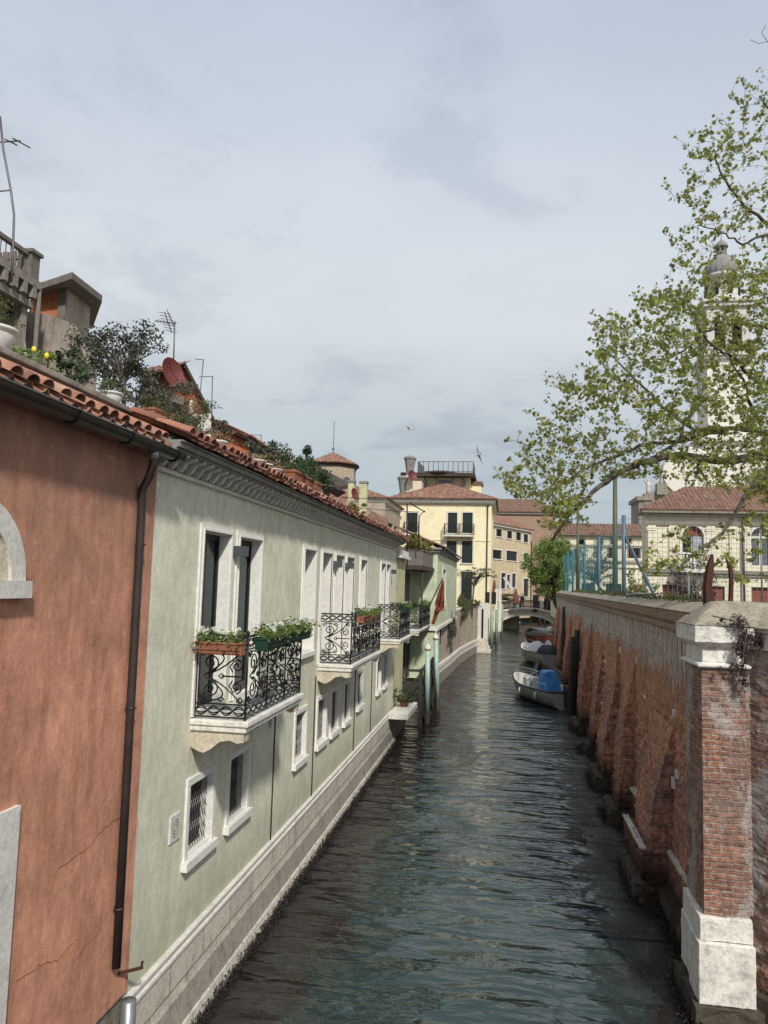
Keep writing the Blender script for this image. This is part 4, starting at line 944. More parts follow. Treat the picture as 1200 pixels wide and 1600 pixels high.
b = MB(); facing_prism(b, [(520,806),(607,848),(607,880),(520,880)], 42.2, 3); b.build('wall', 'grey_render', T)
b = MB(); A_ = q3(490,782,40); B2 = q3(575,818,40); corr_roof(b, A_, B2, V(-.1,.85,.5), 1.8, 0, 0, .25); b.build('upper_roof', 'roof_tile', T)
for (x0_, x1_, top, lab) in ((544,553,750,'nearer left'),(562,573,751,'farther right')):
    T = thing('chimney', lab+' of two pale green square chimneys behind the sage house', 'chimney', tuple(q3(x0_,800,34)), 'pale green chimneys')
    b = MB(); p0 = q3(x0_,top+4,34); p1 = q3(x1_,top+4,34); b.box((p0.x,34,7),(p1.x,34.35,p0.z)); b.build('shaft', 'yellow_green_plaster', T)
    b = MB(); b.box((p0.x-.03,33.97,p0.z),(p1.x+.03,34.38,p0.z+.1)); b.build('cap', 'dirty_stone', T)
shrub('roof_plant', 'small golden green plant below the two pale chimneys', P(558,795,31), (.45,.3,.3), 500, 8, 'golden_leaf', .1, 'plant')
T = thing('small_satellite_dish', 'small brown satellite dish between the two pale green chimneys', 'satellite dish', tuple(q3(556,782,33)))
b = MB(); c = q3(554,772,33.4); dish(b, c, V(.9,-.4,.2), .26); b.build('bowl', 'red_dish', T)

# ---- alcove: yellow pier, timber landing, pale green house
PH = thing('yellow_pier_house', 'narrow pale yellow house end between the sage and pale green houses', 'house', (WX-1,27,0))
b = MB(); b.box((WX-3,25.902,.9),(WX+.006,28.3,6.2)); b.build('wall', 'yellow_green_plaster', PH)
b = MB(); b.box((WX-3,25.902,-.6),(WX+.05,28.3,.899)); b.build('plinth', 'dirty_stone', PH)
b = MB(); b.box((-6.5,28.301,.9),(-4.5,36,6.0)); b.build('alcove_wall', 'pale_green_plaster', PH)
b = MB(); b.box((WX-3,25.85,6.2),(WX+.2,28.4,6.3)); b.box((WX-3,25.9,6.301),(WX+.12,28.35,6.5)); b.build('cornice', 'white_stone', PH)
b = MB(); b.box((-4.49,32.9,3.65),(-4.44,35.4,5.9)); wv_ = b.build('window', 'dark_glass', PH)
b = MB(); frame(b, (-4.47,0,0), (0,1,0), (0,0,1), (1,0,0), 32.95, 3.7, 2.4, 2.15, .09, .07); b.build('window_frame', 'white_stone', wv_)
b = MB(); b.box((-4.44,31.6,3.7),(-4.38,32.8,5.95)); b.build('shutter', 'dark_green_paint', PH)
b = MB(); b.box((-4.49,31.2,1.0),(-4.45,35.6,3.1)); b.build('doorway', 'interior_dark', PH)
b = MB()
for y in (31.2,32.6,34.0,35.5): b.box((-4.449,y-.06,1.0),(-4.37,y+.06,3.1))
b.box((-4.449,31.1,3.0),(-4.36,35.6,3.15)); b.build('door_frame', 'grey_wood', PH)
balcony(31.2, 35.9, 3.45, 1.05, -4.5, PH, .98, 'lit_white_stone', .06, 4)
b = MB(); b.box((-4.6,31.2,5.9),(-3.35,35.9,6.08)); b.bar((-4.4,31.4,5.88),(-3.4,31.4,5.88),.08); b.tube([(-3.42,31.35,6),(-3.42,31.35,3.5)], .035, 6); b.build('canopy', 'dark_wood', PH)
flower_box((-3.5,32.4,4.25), (0,1,0), 1.3, 'green_trough_plastic', 'dark trough of bright green geraniums on the balcony beside the red flag', 6, lift=.3, wd=.25, dens=230)
for k, (yy, lab) in enumerate(((31.3,'nearest'),(32.9,'middle'),(34.45,'farthest'))):
    T = thing('canopy_planter', lab+' grey planter of golden grass shrubs on the dark canopy', 'planter', (-3.6,yy,6.08), 'planters on the dark canopy')
    b = MB(); b.box((-4.45,yy,6.081),(-3.42,yy+1.4,6.70)); b.box((-4.48,yy-.03,6.701),(-3.39,yy+1.43,6.74)); b.build('trough', 'grey_wood', T)
    b = MB(); leaves(b, clumpy((-3.85,yy+.7,7.05), (.55,.75,.42), 1300, 16, .35), .12); b.build('foliage', 'golden_leaf', T)
# stone landing slab with pot
T = thing('landing_slab', 'white stone slab jutting over the water at the end of the sage house', 'slab', (-3.4,26,1))
b = MB(); b.box((WX+.06,24.7,.93),(-3.05,27.3,1.12)); b.build('slab_top', 'lit_white_stone', T)
b = MB(); b.prism([(WX,25.4,.92),(WX+.5,25.4,.92),(WX+.1,25.4,.3),(WX,25.4,.3)], (0,.3,0)); b.build('support', 'dirty_stone', T)
urn('potted_fern', (-3.38,26.2,1.121), .2, .26, 'terracotta_pot', 'dark_green_leaf', 'terracotta pot with a dark green fern on the white stone slab', None, 420, .42, .28, .1)
T = thing('timber_landing', 'dark timber boat landing with crossed braces beside the pale green poles', 'landing stage', (-3.6,31,0))
b = MB(); b.box((-4.4,28.5,.78),(-3.05,35.0,.86)); b.build('deck', 'wet_wood', T)
for (x, y) in ((-3.08,28.6),(-3.08,30.2),(-3.08,31.8),(-3.08,33.4),(-3.08,35.0),(-3.9,28.6)):
    b = MB(); b.box((x-.07,y-.07,-1),(x+.07,y+.07,2.15)); b.build('post', 'wet_wood', T)
for y in (28.6,30.2,31.8,33.4):
    b = MB(); b.bar((-3.08,y,.95),(-3.08,y+1.6,2.0),.06); b.bar((-3.05,y,2.0),(-3.05,y+1.6,.95),.06); b.bar((-3.08,y,2.08),(-3.08,y+1.6,2.08),.09); b.bar((-3.08,y,.9),(-3.08,y+1.6,.9),.08)
    b.bar((-3.08,y,.7),(-3.08,y+1.6,-.1),.07); b.build('cross_brace', 'wet_wood', T)
b = MB(); b.bar((-3.9,28.6,2.08),(-3.08,28.6,2.08),.09); b.bar((-3.9,28.6,.95),(-3.08,28.6,2.0),.06); b.bar((-3.9,28.6,2.0),(-3.08,28.62,.95),.06); b.build('end_brace', 'wet_wood', T)
# pale green house
G2 = thing('pale_green_house', 'pale green house with white ledge and a red flag, beyond the alcove', 'house', (-5,42,0))
gx0, gx1, gy0, gy1, gz0, gz1 = -8.5, -3.22, 36.0, 50.5, 3.3, 6.85
b = MB(); panel(b, (gx1,gy0,gz0), (0,1,0), (0,0,1), gy1-gy0, gz1-gz0, [(3.1,.9,1.9,1.9)], .25, (1,0,0)); panel(b, (gx0,gy0,gz0), (1,0,0), (0,0,1), gx1-gx0, gz1-gz0, [], .2, (0,-1,0)); b.box((gx0,gy0+.26,gz0),(gx1-.26,gy1,gz1))
b.build('wall', 'pale_green_plaster', G2)
b = MB(); b.box((gx0,gy0+.02,.9),(gx1-.02,gy0+2.3,gz0-.16)); b.build('lower_wall', 'pale_green_plaster', G2)
b = MB(); frame(b, (gx1,0,0), (0,1,0), (0,0,1), (1,0,0), gy0+3.1, gz0+.9, 1.9, 1.9, .16, .04); fr = b.build('window_frame', 'white_stone', G2)
b = MB(); b.box((gx1-.24,gy0+3.11,gz0+.91),(gx1-.2,gy0+4.99,gz0+2.79)); b.build('pane', 'dark_glass', fr)
b = MB(); b.box((gx0,gy0-.08,gz0-.159),(gx1+.08,gy1+.05,gz0-.001)); b.build('ledge', 'lit_white_stone', G2)
b = MB(); b.box((gx0,gy0-.12,gz1+.001),(gx1+.12,gy1,gz1+.12)); b.box((gx0,gy0-.2,gz1+.121),(gx1+.2,gy1,gz1+.22)); b.build('cornice', 'grey_cornice', G2)
b = MB(); corr_roof(b, (gx1+.32,gy0-.2,gz1+.26), (gx1+.32,gy1,gz1+.26), V(-1,0,.4), 2.6, sp=.22); b.build('roof', 'old_roof_tile', G2)
b = MB(); b.box((gx0,gy0+.3,-.5),(-3.4,gy0+2.2,.9)); b.build('plinth', 'base_stone', G2)
# flag
T = thing('flag', 'drooping dark red and gold flag on a slanting pole beside the balcony', 'flag', (-3.4,34.2,4.4))
b = MB(); b.tube([(-3.45,34.0,4.15),tuple(q3(692,903,33.6))], .025, 6); b.build('flag_pole', 'pipe_brown', T)
rows_ = [((691,907),(692.5,907)),((688,916),(693.5,917)),((685,926),(694,928)),((681,938),(694.5,942)),((680,944),(694,950)),((681,950),(691,955)),((679,954),(686,957)),((677.5,960),(683.5,961)),((676,967),(681.5,968)),((674,975),(678.5,976))]
b = MB(); g_ = []
for i in range(len(rows_)*4-3):
    k = min(i//4, len(rows_)-2); t = i/4-k; (l0, r0), (l1, r1) = rows_[k], rows_[k+1]; L_ = (l0[0]+(l1[0]-l0[0])*t, l0[1]+(l1[1]-l0[1])*t); R_ = (r0[0]+(r1[0]-r0[0])*t, r0[1]+(r1[1]-r0[1])*t); Yf = 33.6+.4*i/(len(rows_)*4-3)
    row = []
    for j in range(13): u = j/12; q = atY(L_[0]+(R_[0]-L_[0])*u, L_[1]+(R_[1]-L_[1])*u, Yf); row.append(q+V(0,.10*math.sin(u*13+i*.22)+.04*math.sin(i*.5), .02*math.sin(u*9)))
    g_.append(row)
for i in range(len(g_)-1):
    for j in range(12): b.quad(g_[i][j], g_[i][j+1], g_[i+1][j+1], g_[i+1][j], smooth=True)
fo = b.build('flag_cloth', 'flag_red', T); md = fo.modifiers.new('thick', 'SOLIDIFY'); md.thickness = .012
# mooring poles
def mooring_pole(x, y, top, lean, label, r=.11, group='mooring poles', cap=True, mat='pole_green', wood='wet_wood', dark=.45):
    T = thing('mooring_pole', label, 'mooring pole', (x,y,0), group); lx, ly = lean
    f = lambda z: V(x+lx*z, y+ly*z, z)
    b = MB(); b.tube([f(-2), f(dark)], [r*.96, r*.96], 12); b.build('wet_foot', wood, T)
    b = MB(); b.tube([f(dark), f(top-.05)], [r, r*.97], 14); b.build('shaft', mat, T)
    if cap:
        b = MB(); b.lathe(f(top-.06), [(r*1.05,0),(r*1.35,.03),(r*1.35,.09),(r*1.0,.15),(r*.5,.20),(r*.25,.26),(r*.3,.30),(r*.12,.36)], 14); b.build('cap', 'white_stone', T)
        b = MB(); b.tube([f(top-.075), f(top-.055)], r*1.15, 14); b.build('cap_band', 'flag_red', T)
    return T
mooring_pole(-2.91,29.5,2.85,(-.012,0),'nearer of the two tall pale blue-green mooring poles with white caps', .10)
mooring_pole(-2.75,32.5,3.05,(-.055,.0),'farther of the two tall pale blue-green mooring poles with white caps', .10)
mooring_pole(-1.12,64.3,3.0,(-.0,0),'front left of the grey-green mooring poles near the bridge', .14, 'green mooring poles near the bridge', False, 'pale_sage_paint', dark=.3)
mooring_pole(-.72,66.6,3.35,(0,0),'front right of the grey-green mooring poles near the bridge', .14, 'green mooring poles near the bridge', False, 'pale_sage_paint', dark=.3)
mooring_pole(-.36,80,3.6,(0,0),'farthest grey-green mooring pole, closest to the bridge', .16, 'green mooring poles near the bridge', False, 'pale_sage_paint', dark=.3)

T = thing('roof_pole', 'thin dark metal pole with a slanting bracket behind the golden planters', 'pole', (-4.3,30,6.5))
b = MB(); b.tube([atY(636,885,30), atY(636,786,30)], .03, 5); b.tube([atY(655,806,31), atY(654,860,31)], .025, 5); b.tube([atY(640,786,30), atY(664,800,31.5)], .025, 5); b.tube([atY(655,806,31), atY(664,798,31.3)], .02, 4); b.build('shaft', 'black_iron', T)
for (pa, pb_, lab) in (((520,776),(640,779),'upper of two thin cables strung behind the sage house roof'),((536,790),(655,800),'lower of two thin cables strung behind the sage house roof')):
    b = MB(); A_ = atY(*pa, 33); B2 = atY(*pb_, 31); b.tube([A_.lerp(B2,t)+V(0,0,-.05*math.sin(math.pi*t)) for t in np.linspace(0,1,9)], .012, 4); tag(b.build('cable', 'black_iron'), lab, 'cable')
# ---- brick garden wall curving to the water steps
gw = [(-3.66,38.4),(-3.5,42.3),(-3.28,47),(-3.1,52.4),(-2.8,56.5),(-2.45,60.2),(-2.2,62.4)]
T = thing('garden_wall', 'rough brick garden wall on a white stone footing, curving past the pale green house', 'wall', (-3.2,50,0))
def ribbon(mb, pts, z0, z1, off, th=.4, off2=None):
    for i in range(len(pts)-1):
        (xa,ya),(xb,yb) = pts[i], pts[i+1]; o2 = off if off2 is None else off2
        v = [(xa+off,ya,z0),(xb+off,yb,z0),(xb+o2,yb,z1),(xa+o2,ya,z1)]; mb.quad(*v)
        mb.quad((xa+o2,ya,z1),(xb+o2,yb,z1),(xb-th,yb,z1),(xa-th,ya,z1)); mb.quad((xb-th,yb,z0),(xa-th,ya,z0),(xa-th,ya,z1),(xb-th,yb,z1))
    (xb,yb) = pts[-1]; mb.quad((xb+off,yb,z0),(xb-th,yb,z0),(xb-th,yb,z1),(xb+off,yb,z1)); (xa,ya) = pts[0]; mb.quad((xa-th,ya,z0),(xa+off,ya,z0),(xa+off,ya,z1),(xa-th,ya,z1))
b = MB(); ribbon(b, gw, 1.05, 3.65, 0); b.build('brickwork', 'garden_brick', T)
b = MB(); ribbon(b, gw, .85, 1.049, .12); ribbon(b, gw, .55, .849, .06); b.build('stone_courses', 'lit_white_stone', T)
b = MB(); ribbon(b, gw, -.6, .549, .16, .4, .08); b.build('footing', 'dirty_stone', T)
b = MB(); ribbon(b, gw[3:], 3.651, 3.78, .06); b.build('coping', 'white_stone', T)
b = MB(); b.box((-3.45,40.3,2.2),(-3.40,41.0,3.1)); b.build('barred_window', 'interior_dark', T)
T = thing('wall_pier', 'tall white stone gate pier beside the water steps', 'pier', (-1.9,63,0))
b = MB(); b.box((-2.35,62.5,.9),(-1.95,63.1,3.7)); b.box((-2.4,62.45,3.701),(-1.9,63.15,3.82)); b.build('shaft', 'white_stone', T)
T = thing('water_gate', 'pale water gate wall with a dark slit beside the green poles', 'gate', (-1.5,66,0))
b = MB(); b.box((-2.6,64.6,.3),(-1.35,65.2,3.9)); b.build('wall', 'white_stone', T)
b = MB(); b.box((-1.95,64.55,.9),(-1.8,64.61,3.4)); b.build('opening', 'interior_dark', T)
T = thing('water_steps', 'weathered stone water steps at the end of the garden wall', 'steps', (-1.8,63,0))
for k in range(4):
    b = MB(); b.box((-2.5,62.2-.0,1.0-.28*k-.26),(-1.45+.0+.12*k,63.9-.4*0,1.0-.28*k)) if k == 0 else b.box((-2.5,62.2-.28*k,1.0-.28*k-.27),(-1.33+.12*k-.12,63.9,1.0-.28*k-.002)); b.build('step', 'base_stone' if k else 'speckled_stone', T)
for (px, py, Y, r, n, lab) in ((722,952,55,(.5,3.2,1.25),5200,'hanging olive green creeper spilling over the brick garden wall'),(703,985,47,(.22,2.4,1.2),2600,'dull creeper hanging against the brick beside the pale green house'),(738,942,58,(.6,1.4,.35),900,'light green creeper lying over the coping by the pier')):
    c = q3(px,py,Y); shrub('creeper', lab, (c.x+.1,c.y,c.z), r, n, 26, 'bush_leaf' if py < 984 else 'olive_leaf', .13, 'creeper', 'creepers on the garden wall', base=(c.x-.3,c.y,c.z-.5))
T = shrub('pergola_tree', 'flat topped thin tree with sparse leaves in front of the cream palace', P(742,895,59), (1.7,1.2,.55), 800, 26, 'bush_leaf', .14, 'tree', None, None, 6, .22, (-2.9,59,1.0), 'bark', .07)
# ------------------------------------------------------------------ cream yellow palace
PY = 70.0
px0, px1 = atY(613,860,PY).x, atY(767,860,PY).x; pz1 = atY(690,786,PY).z
CP = thing('cream_palace', 'tall cream yellow house with dark green shutters, iron balconies and hipped tile roof', 'house', ((px0+px1)/2,PY,1))
def zx(px, py): q = atY(px, py, PY); return q.x, q.z
wins = []
for (a, bt, c, d) in ((635,801,652,832),(700,801,714,833),(723,801,738,833),(698,845,713,872),(722,844,738,880),(721,893,737,945),(636,845,651,872)):
    x0_, zt = zx(a, bt); x1_, zb = zx(c, d); wins.append((x0_, zb, x1_, zt))
b = MB(); W_ = px1-px0; panel(b, (px0,PY,1), (1,0,0), (0,0,1), W_, pz1-1, [(a-px0, z0-1, c-a, z1-z0, .22) for a, z0, c, z1 in wins], .2, (0,-1,0))
panel(b, (px1,PY,1), (0,1,0), (0,0,1), 11, pz1-1, [(3,4,1,1.8),(7,4,1,1.8),(3,8.4,1,1.8),(7,8.4,1,1.8)], .2, (1,0,0)); b.box((px0,PY+.3,1),(px1-.25,PY+11,pz1)); b.build('wall', 'cream_yellow_plaster', CP)
b = MB(); b.box((px1-.24,PY+.4,1.5),(px1-.2,PY+10.8,pz1-.5)); b.build('side_glass', 'dark_glass', CP)
for i, (a, z0, c, z1) in enumerate(wins):
    b = MB(); frame(b, (0,PY,0), (1,0,0), (0,0,1), (0,-1,0), a, z0, c-a, z1-z0, .13, .04, 0, .12); wd = b.build('window', 'white_stone', CP)
    for s0, s1 in ((a+.01,(a+c)/2-.015),((a+c)/2+.015,c-.01)):
        b = MB(); b.box((s0,PY+.05,z0+.01),(s1,PY+.1,z1-.01)); k = z0+.08
        while k < z1-.1: b.box((s0+.05,PY+.03,k),(s1-.05,PY+.055,k+.05)); k += .11
        b.build('shutter', 'dark_green_paint', wd)
x0_, zb = zx(612,842); b = MB(); b.box((px0-.02,PY-.05,zb-.06),(px1+.05,PY-.001,zb+.06)); b.build('string_course', 'cream_yellow_plaster', CP)
b = MB(); b.box((px0-.15,PY-.25,pz1+.001),(px1+.25,PY+11,pz1+.12)); b.box((px0-.25,PY-.35,pz1+.121),(px1+.35,PY+11.2,pz1+.3)); cn = b.build('cornice', 'white_stone', CP)
b = MB()
k = px0
while k < px1: b.box((k,PY-.2,pz1-.16),(k+.12,PY-.002,pz1)); k += .27
b.build('dentils', 'dirty_stone', cn)
b = MB(); hip_roof(b, px0, px1, PY, PY+11, pz1+.42, 2.1, .55, .3); b.build('roof', 'roof_tile', CP)
b = MB(); x_, _ = zx(762,800); b.tube([(x_,PY-.1,pz1),(x_,PY-.1,3)], .06, 6); b.build('downpipe', 'pipe_brown', CP)
for (a, c, zz_) in ((632,655,832),(695,741,834)):
    xa, zf = zx(a, zz_+3); xb, _ = zx(c, zz_); b = MB(); b.box((xa,PY-.75,zf-.1),(xb,PY-.002,zf+.05)); 
    for kx in np.linspace(xa+.2, xb-.2, 3): b.prism([(kx-.08,PY-.6,zf-.101),(kx-.08,PY,zf-.101),(kx-.08,PY,zf-.45)], (.16,0,0))
    B = b.build('balcony', 'white_stone', CP); b = MB(); n = int((xb-xa)/.12)
    for i in range(n+1): x = xa+(xb-xa)*i/n; b.tube([(x,PY-.7,zf+.05),(x,PY-.7,zf+1.05)], .012, 4, False, False)
    for yy in (PY-.7,):
        b.bar((xa,yy,zf+1.06),(xb,yy,zf+1.06),.05); b.bar((xa,yy,zf+.55),(xb,yy,zf+.55),.025)
    for x in (xa, xb, (xa+xb)/2):
        b.bar((x,PY-.7,zf+1.06),(x,PY,zf+1.06),.04); b.bar((x,PY-.7,zf+.05),(x,PY-.7,zf+1.1),.06)
        for k in range(5): b.tube([(x,PY-.6+k*.13,zf+.05),(x,PY-.6+k*.13,zf+1.05)], .015, 4, False, False)
    b.build('railing', 'black_iron', B)
# roof terrace pavilion
zt = pz1+2.0; YB = PY+5
def zb_(px, py, Y): q = atY(px, py, Y); return q.x, q.z
xa, za = zb_(645,762,YB); xb, zb2 = zb_(738,747,YB)
b = MB(); b.box((xa,YB,pz1+1),(xb-.2,YB+4,zb2)); b.build('pavilion_wall', 'cream_yellow_plaster', CP)
for (a, c) in ((662,668),(684,706),(722,728)):
    b = MB(); u0, z0 = zb_(a,760,YB); u1, z1 = zb_(c,750,YB); b.box((u0,YB-.05,z0),(u1,YB-.002,z1)); b.build('pavilion_window', 'blue_grey_blind', CP)
b = MB()
for a in (664,681,707,722): u0, z0 = zb_(a,760,YB-1); b.box((u0-.08,YB-1,z0-.3),(u0+.08,YB-.8,zb2))
b.box((xa-1.1,YB-1.3,zb2),(xb+.3,YB+4,zb2+.35)); b.build('pavilion_roof', 'dark_wood', CP)
b = MB(); u, z = zb_(688,744,YB); b.lathe((u,YB+.3,zb2+.351), [(1.9,0),(1.8,.15),(1.2,.28),(.3,.32)], 20); b.build('round_skylight', 'dark_wood', CP)
b = MB(); u0, _ = zb_(656,740,YB); z0 = zb2+.35; z1 = zb_(700,724,YB)[1]
for x in np.linspace(u0, xb+.1, 12): b.tube([(x,YB-1.1,z0),(x,YB-1.1,z1)], .03, 4)
for i in range(36): x = u0+(xb+.1-u0)*i/35; b.tube([(x,YB-1.1,z0),(x,YB-1.1,z1)], .008, 3, False, False)
for zz_ in (z1, z0+.15): b.tube([(u0,YB-1.1,zz_),(xb+.1,YB-1.1,zz_)], .03, 5)
b.tube([(xb+.1,YB-1.1,z1),(xb+.1,YB+3.8,z1)], .03, 5); b.tube([(u0,YB-1.1,z1),(u0,YB+3.8,z1)], .03, 5)
for k in range(1,12): b.tube([(xb+.1,YB-1.1+k*.42,z0),(xb+.1,YB-1.1+k*.42,z1)], .015, 4)
b.prism([(u0-.1,YB-1.2,z0),(u0+.55,YB-1.2,z0),(u0+.55,YB-1.2,z0+.6),(u0-.1,YB-1.2,z1)], (0,.06,0)); b.build('terrace_railing', 'antenna_metal', CP)
u0, z0 = zb_(738,763,YB+1); u1, z1 = zb_(752,757,YB+1); b = MB(); b.box((u0-1.3,YB+1,pz1+1),(u1,YB+3,z1)); sb_ = b.build('side_dormer', 'cream_yellow_plaster', CP)
b = MB(); b.box((u0-1.4,YB+.8,z1+.001),(u1+.15,YB+3.2,z1+.3)); b.build('dormer_roof', 'old_roof_tile', sb_)
for (pxc, top, bot, lab) in ((641,711,742,'taller'),(631,742,770,'shorter')):
    u, z1 = zb_(pxc,top,PY+2); r = .62; b = MB()
    b.box((u-.3,PY+1.7,pz1+.4),(u+.3,PY+2.3,z1-1.9)); ch = b.build('chimney', 'church_plaster', CP)
    b = MB(); b.lathe((u,PY+2,z1-1.9), [(.46,0),(.46,.12),(.34,.13),(.40,.5),(.56,1.45),(.64,1.48),(.64,1.62),(.36,1.8)], 8, False, .3); b.build('chimney_pot', 'grey_cornice', ch)
u, z = zb_(628,748,PY+2.6); b = MB(); u0, z0 = zb_(635,772,PY+2.6); u1, z1 = zb_(659,752,PY+2.6); b.box((u0,PY+2.4,pz1),(u1,PY+4.6,z1)); b.build('roof_room', 'church_plaster', CP)
u, z = zb_(645,744,PY+1.4); b = MB(); dish(b, V(u,PY+1.0,z), V(.6,-.7,.25), .5); b.build('satellite_dish', 'red_dish', CP)
T = thing('palace_terrace', 'low white terrace wall with iron railing at the foot of the cream palace', 'terrace', (-2,66.5,1))
b = MB(); b.box((-7,66.6,.9),(-1.35,67,2.4)); b.build('wall', 'white_stone', T)
b = MB()
for i in range(56): x = -7+5.6*i/55; b.tube([(x,66.7,2.4),(x,66.7,3.7)], .014, 4, False, False)
b.bar((-7,66.7,3.72),(-1.4,66.7,3.72),.05); b.build('railing', 'black_iron', T)
b = MB()
for a, c in ((758,765),(768,775)): p_ = atY(a,925,66.4); q_ = atY(c,944,66.4); b.box((p_.x,66.35,q_.z),(q_.x,66.4,p_.z))
b.build('gate_panel', 'engine_black', T)
T = thing('shopfront_pier', 'narrow white pillar between the palace and the bridge', 'pillar', (-.9,76,1))
for a in (777, 783): b = MB(); q_ = atY(a,920,76); b.box((q_.x-.22,76,.9),(q_.x+.05,76.4,q_.z)); b.build('post', 'white_stone', T)
b = MB(); b.box((-2.6,74,-.6),(-.6,93,.95)); struct(b.build('left_quay_edge', 'base_stone'))
# ------------------------------------------------------------------ ochre house behind the bridge: its face recedes to the right
OA = atY(766,820,100); OB = atY(830,838,112)
OU = V(OB.x-OA.x, 12, 0); OW = OU.length; OU.normalize(); ON = V(OU.y, -OU.x, 0)
OH = thing('ochre_house', 'ochre plastered canal house with dark shutters behind the bridge', 'house', (0,104,1))
def on(px, py):       # point of the photo on the ochre facade
    r = ray(px, py); o = V(OA.x,100,0); t = (o-CAM).dot(ON)/r.dot(ON); p = CAM+r*t; return (p-o).dot(OU), p.z
ow = []
for (a, t_, c, d_) in ((775,826,784,839),(792,829,800,842),(806,831,814,845),(818,834,825,848),(766,858,784,874),(791,860,808,877),(818,864,826,879),(783,895,790,920),(792,898,797,918),(800,896,806,918),(818,904,826,932)):
    u0, z1 = on(a, t_); u1, z0 = on(c, d_); ow.append((max(u0,.1), z0, u1-max(u0,.1), z1-z0))
zo = OA.z; O0 = V(OA.x,100,1)
b = MB(); panel(b, O0, OU, (0,0,1), OW, zo-1, [(u, z-1, ww, hh, .25) for u, z, ww, hh in ow], .2, ON)
b.obox(O0+OU*OW/2-ON*4.3+V(0,0,(zo-1)/2), OU*OW/2, ON*4.0, V(0,0,(zo-1)/2)); b.build('wall', 'ochre_plaster', OH)
for i, (u, z, ww, hh) in enumerate(ow):
    b = MB(); o = V(OA.x,100,0); frame(b, o, OU, (0,0,1), ON, u, z, ww, hh, .14, .05, 0, .12); wd = b.build('window', 'lit_white_stone', OH)
    b = MB(); b.obox(o+OU*(u+ww/2)+V(0,0,z+hh/2)-ON*.16, OU*(ww/2-.01), ON*.03, V(0,0,hh/2-.01)); b.build('pane', 'dark_glass', wd)
    if i < 4:
        for s_ in (.14, .86): b = MB(); b.obox(o+OU*(u+ww*s_)+V(0,0,z+hh/2)-ON*.06, OU*ww*.13, ON*.03, V(0,0,hh/2-.02)); b.build('shutter', 'dark_green_paint', wd)
b = MB(); b.obox(O0+OU*OW/2+V(0,0,zo-1+.08)+ON*.1, OU*(OW/2+.2), ON*.25, V(0,0,.12)); b.build('cornice', 'white_stone', OH)
b = MB(); corr_roof(b, O0+V(0,0,zo-1+.25)+ON*.5-OU*.3, O0+OU*(OW+.3)+V(0,0,zo-1+.25)+ON*.5, -ON+V(0,0,.42), 5.5, 0, 0, .35, .06); b.build('roof', 'roof_tile', OH)
b = MB(); b.obox(O0+OU*(OW-.1)+ON*.08+V(0,0,5), OU*.06, ON*.06, V(0,0,6)); b.build('downpipe', 'pipe_brown', OH)
BH = thing('brown_brick_building', 'long brown brick building with an old tile roof rising behind the ochre house', 'building', (4,126,1))
xa, za = atY(764,806,122).x, atY(764,803,122).z; xb = atY(868,806,122).x
b = MB(); b.box((xa,122,1),(xb,136,za)); b.build('wall', 'brown_brick', BH)
b = MB(); b.box((xa-.2,121.7,za+.001),(xb+.2,136,za+.35)); b.build('cornice', 'dirty_stone', BH)
b = MB(); corr_roof(b, (xa-.3,121.5,za+.4), (xb+.4,121.5,za+.4), V(0,1,.42), 7, 0, 3, .4, .06); b.build('roof', 'old_roof_tile', BH)
T = thing('quay_house', 'pinkish low house wall on the far quay seen under and beside the bridge', 'house', (8,121,1))
b = MB(); b.box((3.5,120,1.2),(12,121.5,7.5)); b.build('wall', 'pinkish_plaster', T)
b = MB()
for x in (4.2,6.3,8.4): b.box((x,119.95,1.7),(x+.9,119.998,4.2))
b.build('doorway', 'interior_dark', T)
# parasols, hedge and terrace left of the bridge
def closed_parasol(p, h, mat, label, r=.32):
    T = thing('closed_parasol', label, 'parasol', p, 'closed parasols on the canal terrace'); b = MB(); b.tube([p, (p[0],p[1],p[2]+h)], .04, 6); b.build('pole', 'white_stone', T)
    b = MB(); b.lathe((p[0],p[1],p[2]+h*.28), [(r*.5,0),(r,.1),(r*.85,h*.3),(r*.35,h*.62),(.05,h*.72)], 9, False, random.random()); b.build('canopy', mat, T)
ZQ = 3.0
for (px, Y, mat, lab, hh) in ((772,92,'parasol_red','dark red closed parasol, leftmost beside the palace',4.2),(779,93,'awning_white','white closed parasol between the dark red one and the slanting awning',4.2),(806,94.5,'parasol_red','dark red folded parasol right of the slanting white awning',3.0)):
    q = atY(px, 935, Y); closed_parasol((q.x, Y, 2.4), hh*.9, mat, lab, .38)
T = thing('awning', 'slanting white awning on the canal terrace by the bridge', 'awning', tuple(atY(795,925,95)))
b = MB(); A_, B2, C2, D2 = atY(786,903,95), atY(789,902,96.0), atY(803,921,95.7), atY(800,923,94.7)
b.prism([A_,B2,C2,D2], (0,.05,.08)); b.build('cloth', 'awning_white', T); b = MB(); b.tube([C2, V(C2.x,C2.y,2.4)], .05, 5); b.build('pole', 'antenna_metal', T)
b = MB(); q0 = atY(780,950,98); q1 = atY(812,950,98); b.box((q0.x,98,-.6),(q1.x,99.6,q0.z)); b.box((atY(764,955,94).x,93.5,-.6),(q0.x-.01,99.6,q0.z)); tag(b.build('cafe_terrace', 'base_stone'), 'stone terrace holding the hedge and parasols left of the bridge', 'terrace')
T = thing('terrace_hedge', 'clipped dark green hedge on the terrace beside the bridge', 'hedge', tuple(atY(795,938,97)))
b = MB(); c = atY(795,934,97); b.box((c.x-1.5,96.8,c.z-1.3),(c.x+1.5,97.5,c.z-.5)); b.build('trough', 'dirty_stone', T); b = MB(); leaves(b, clumpy(tuple(c), (1.6,.5,.55), 2200, 22, .35), .14); b.build('foliage', 'bush_leaf', T)
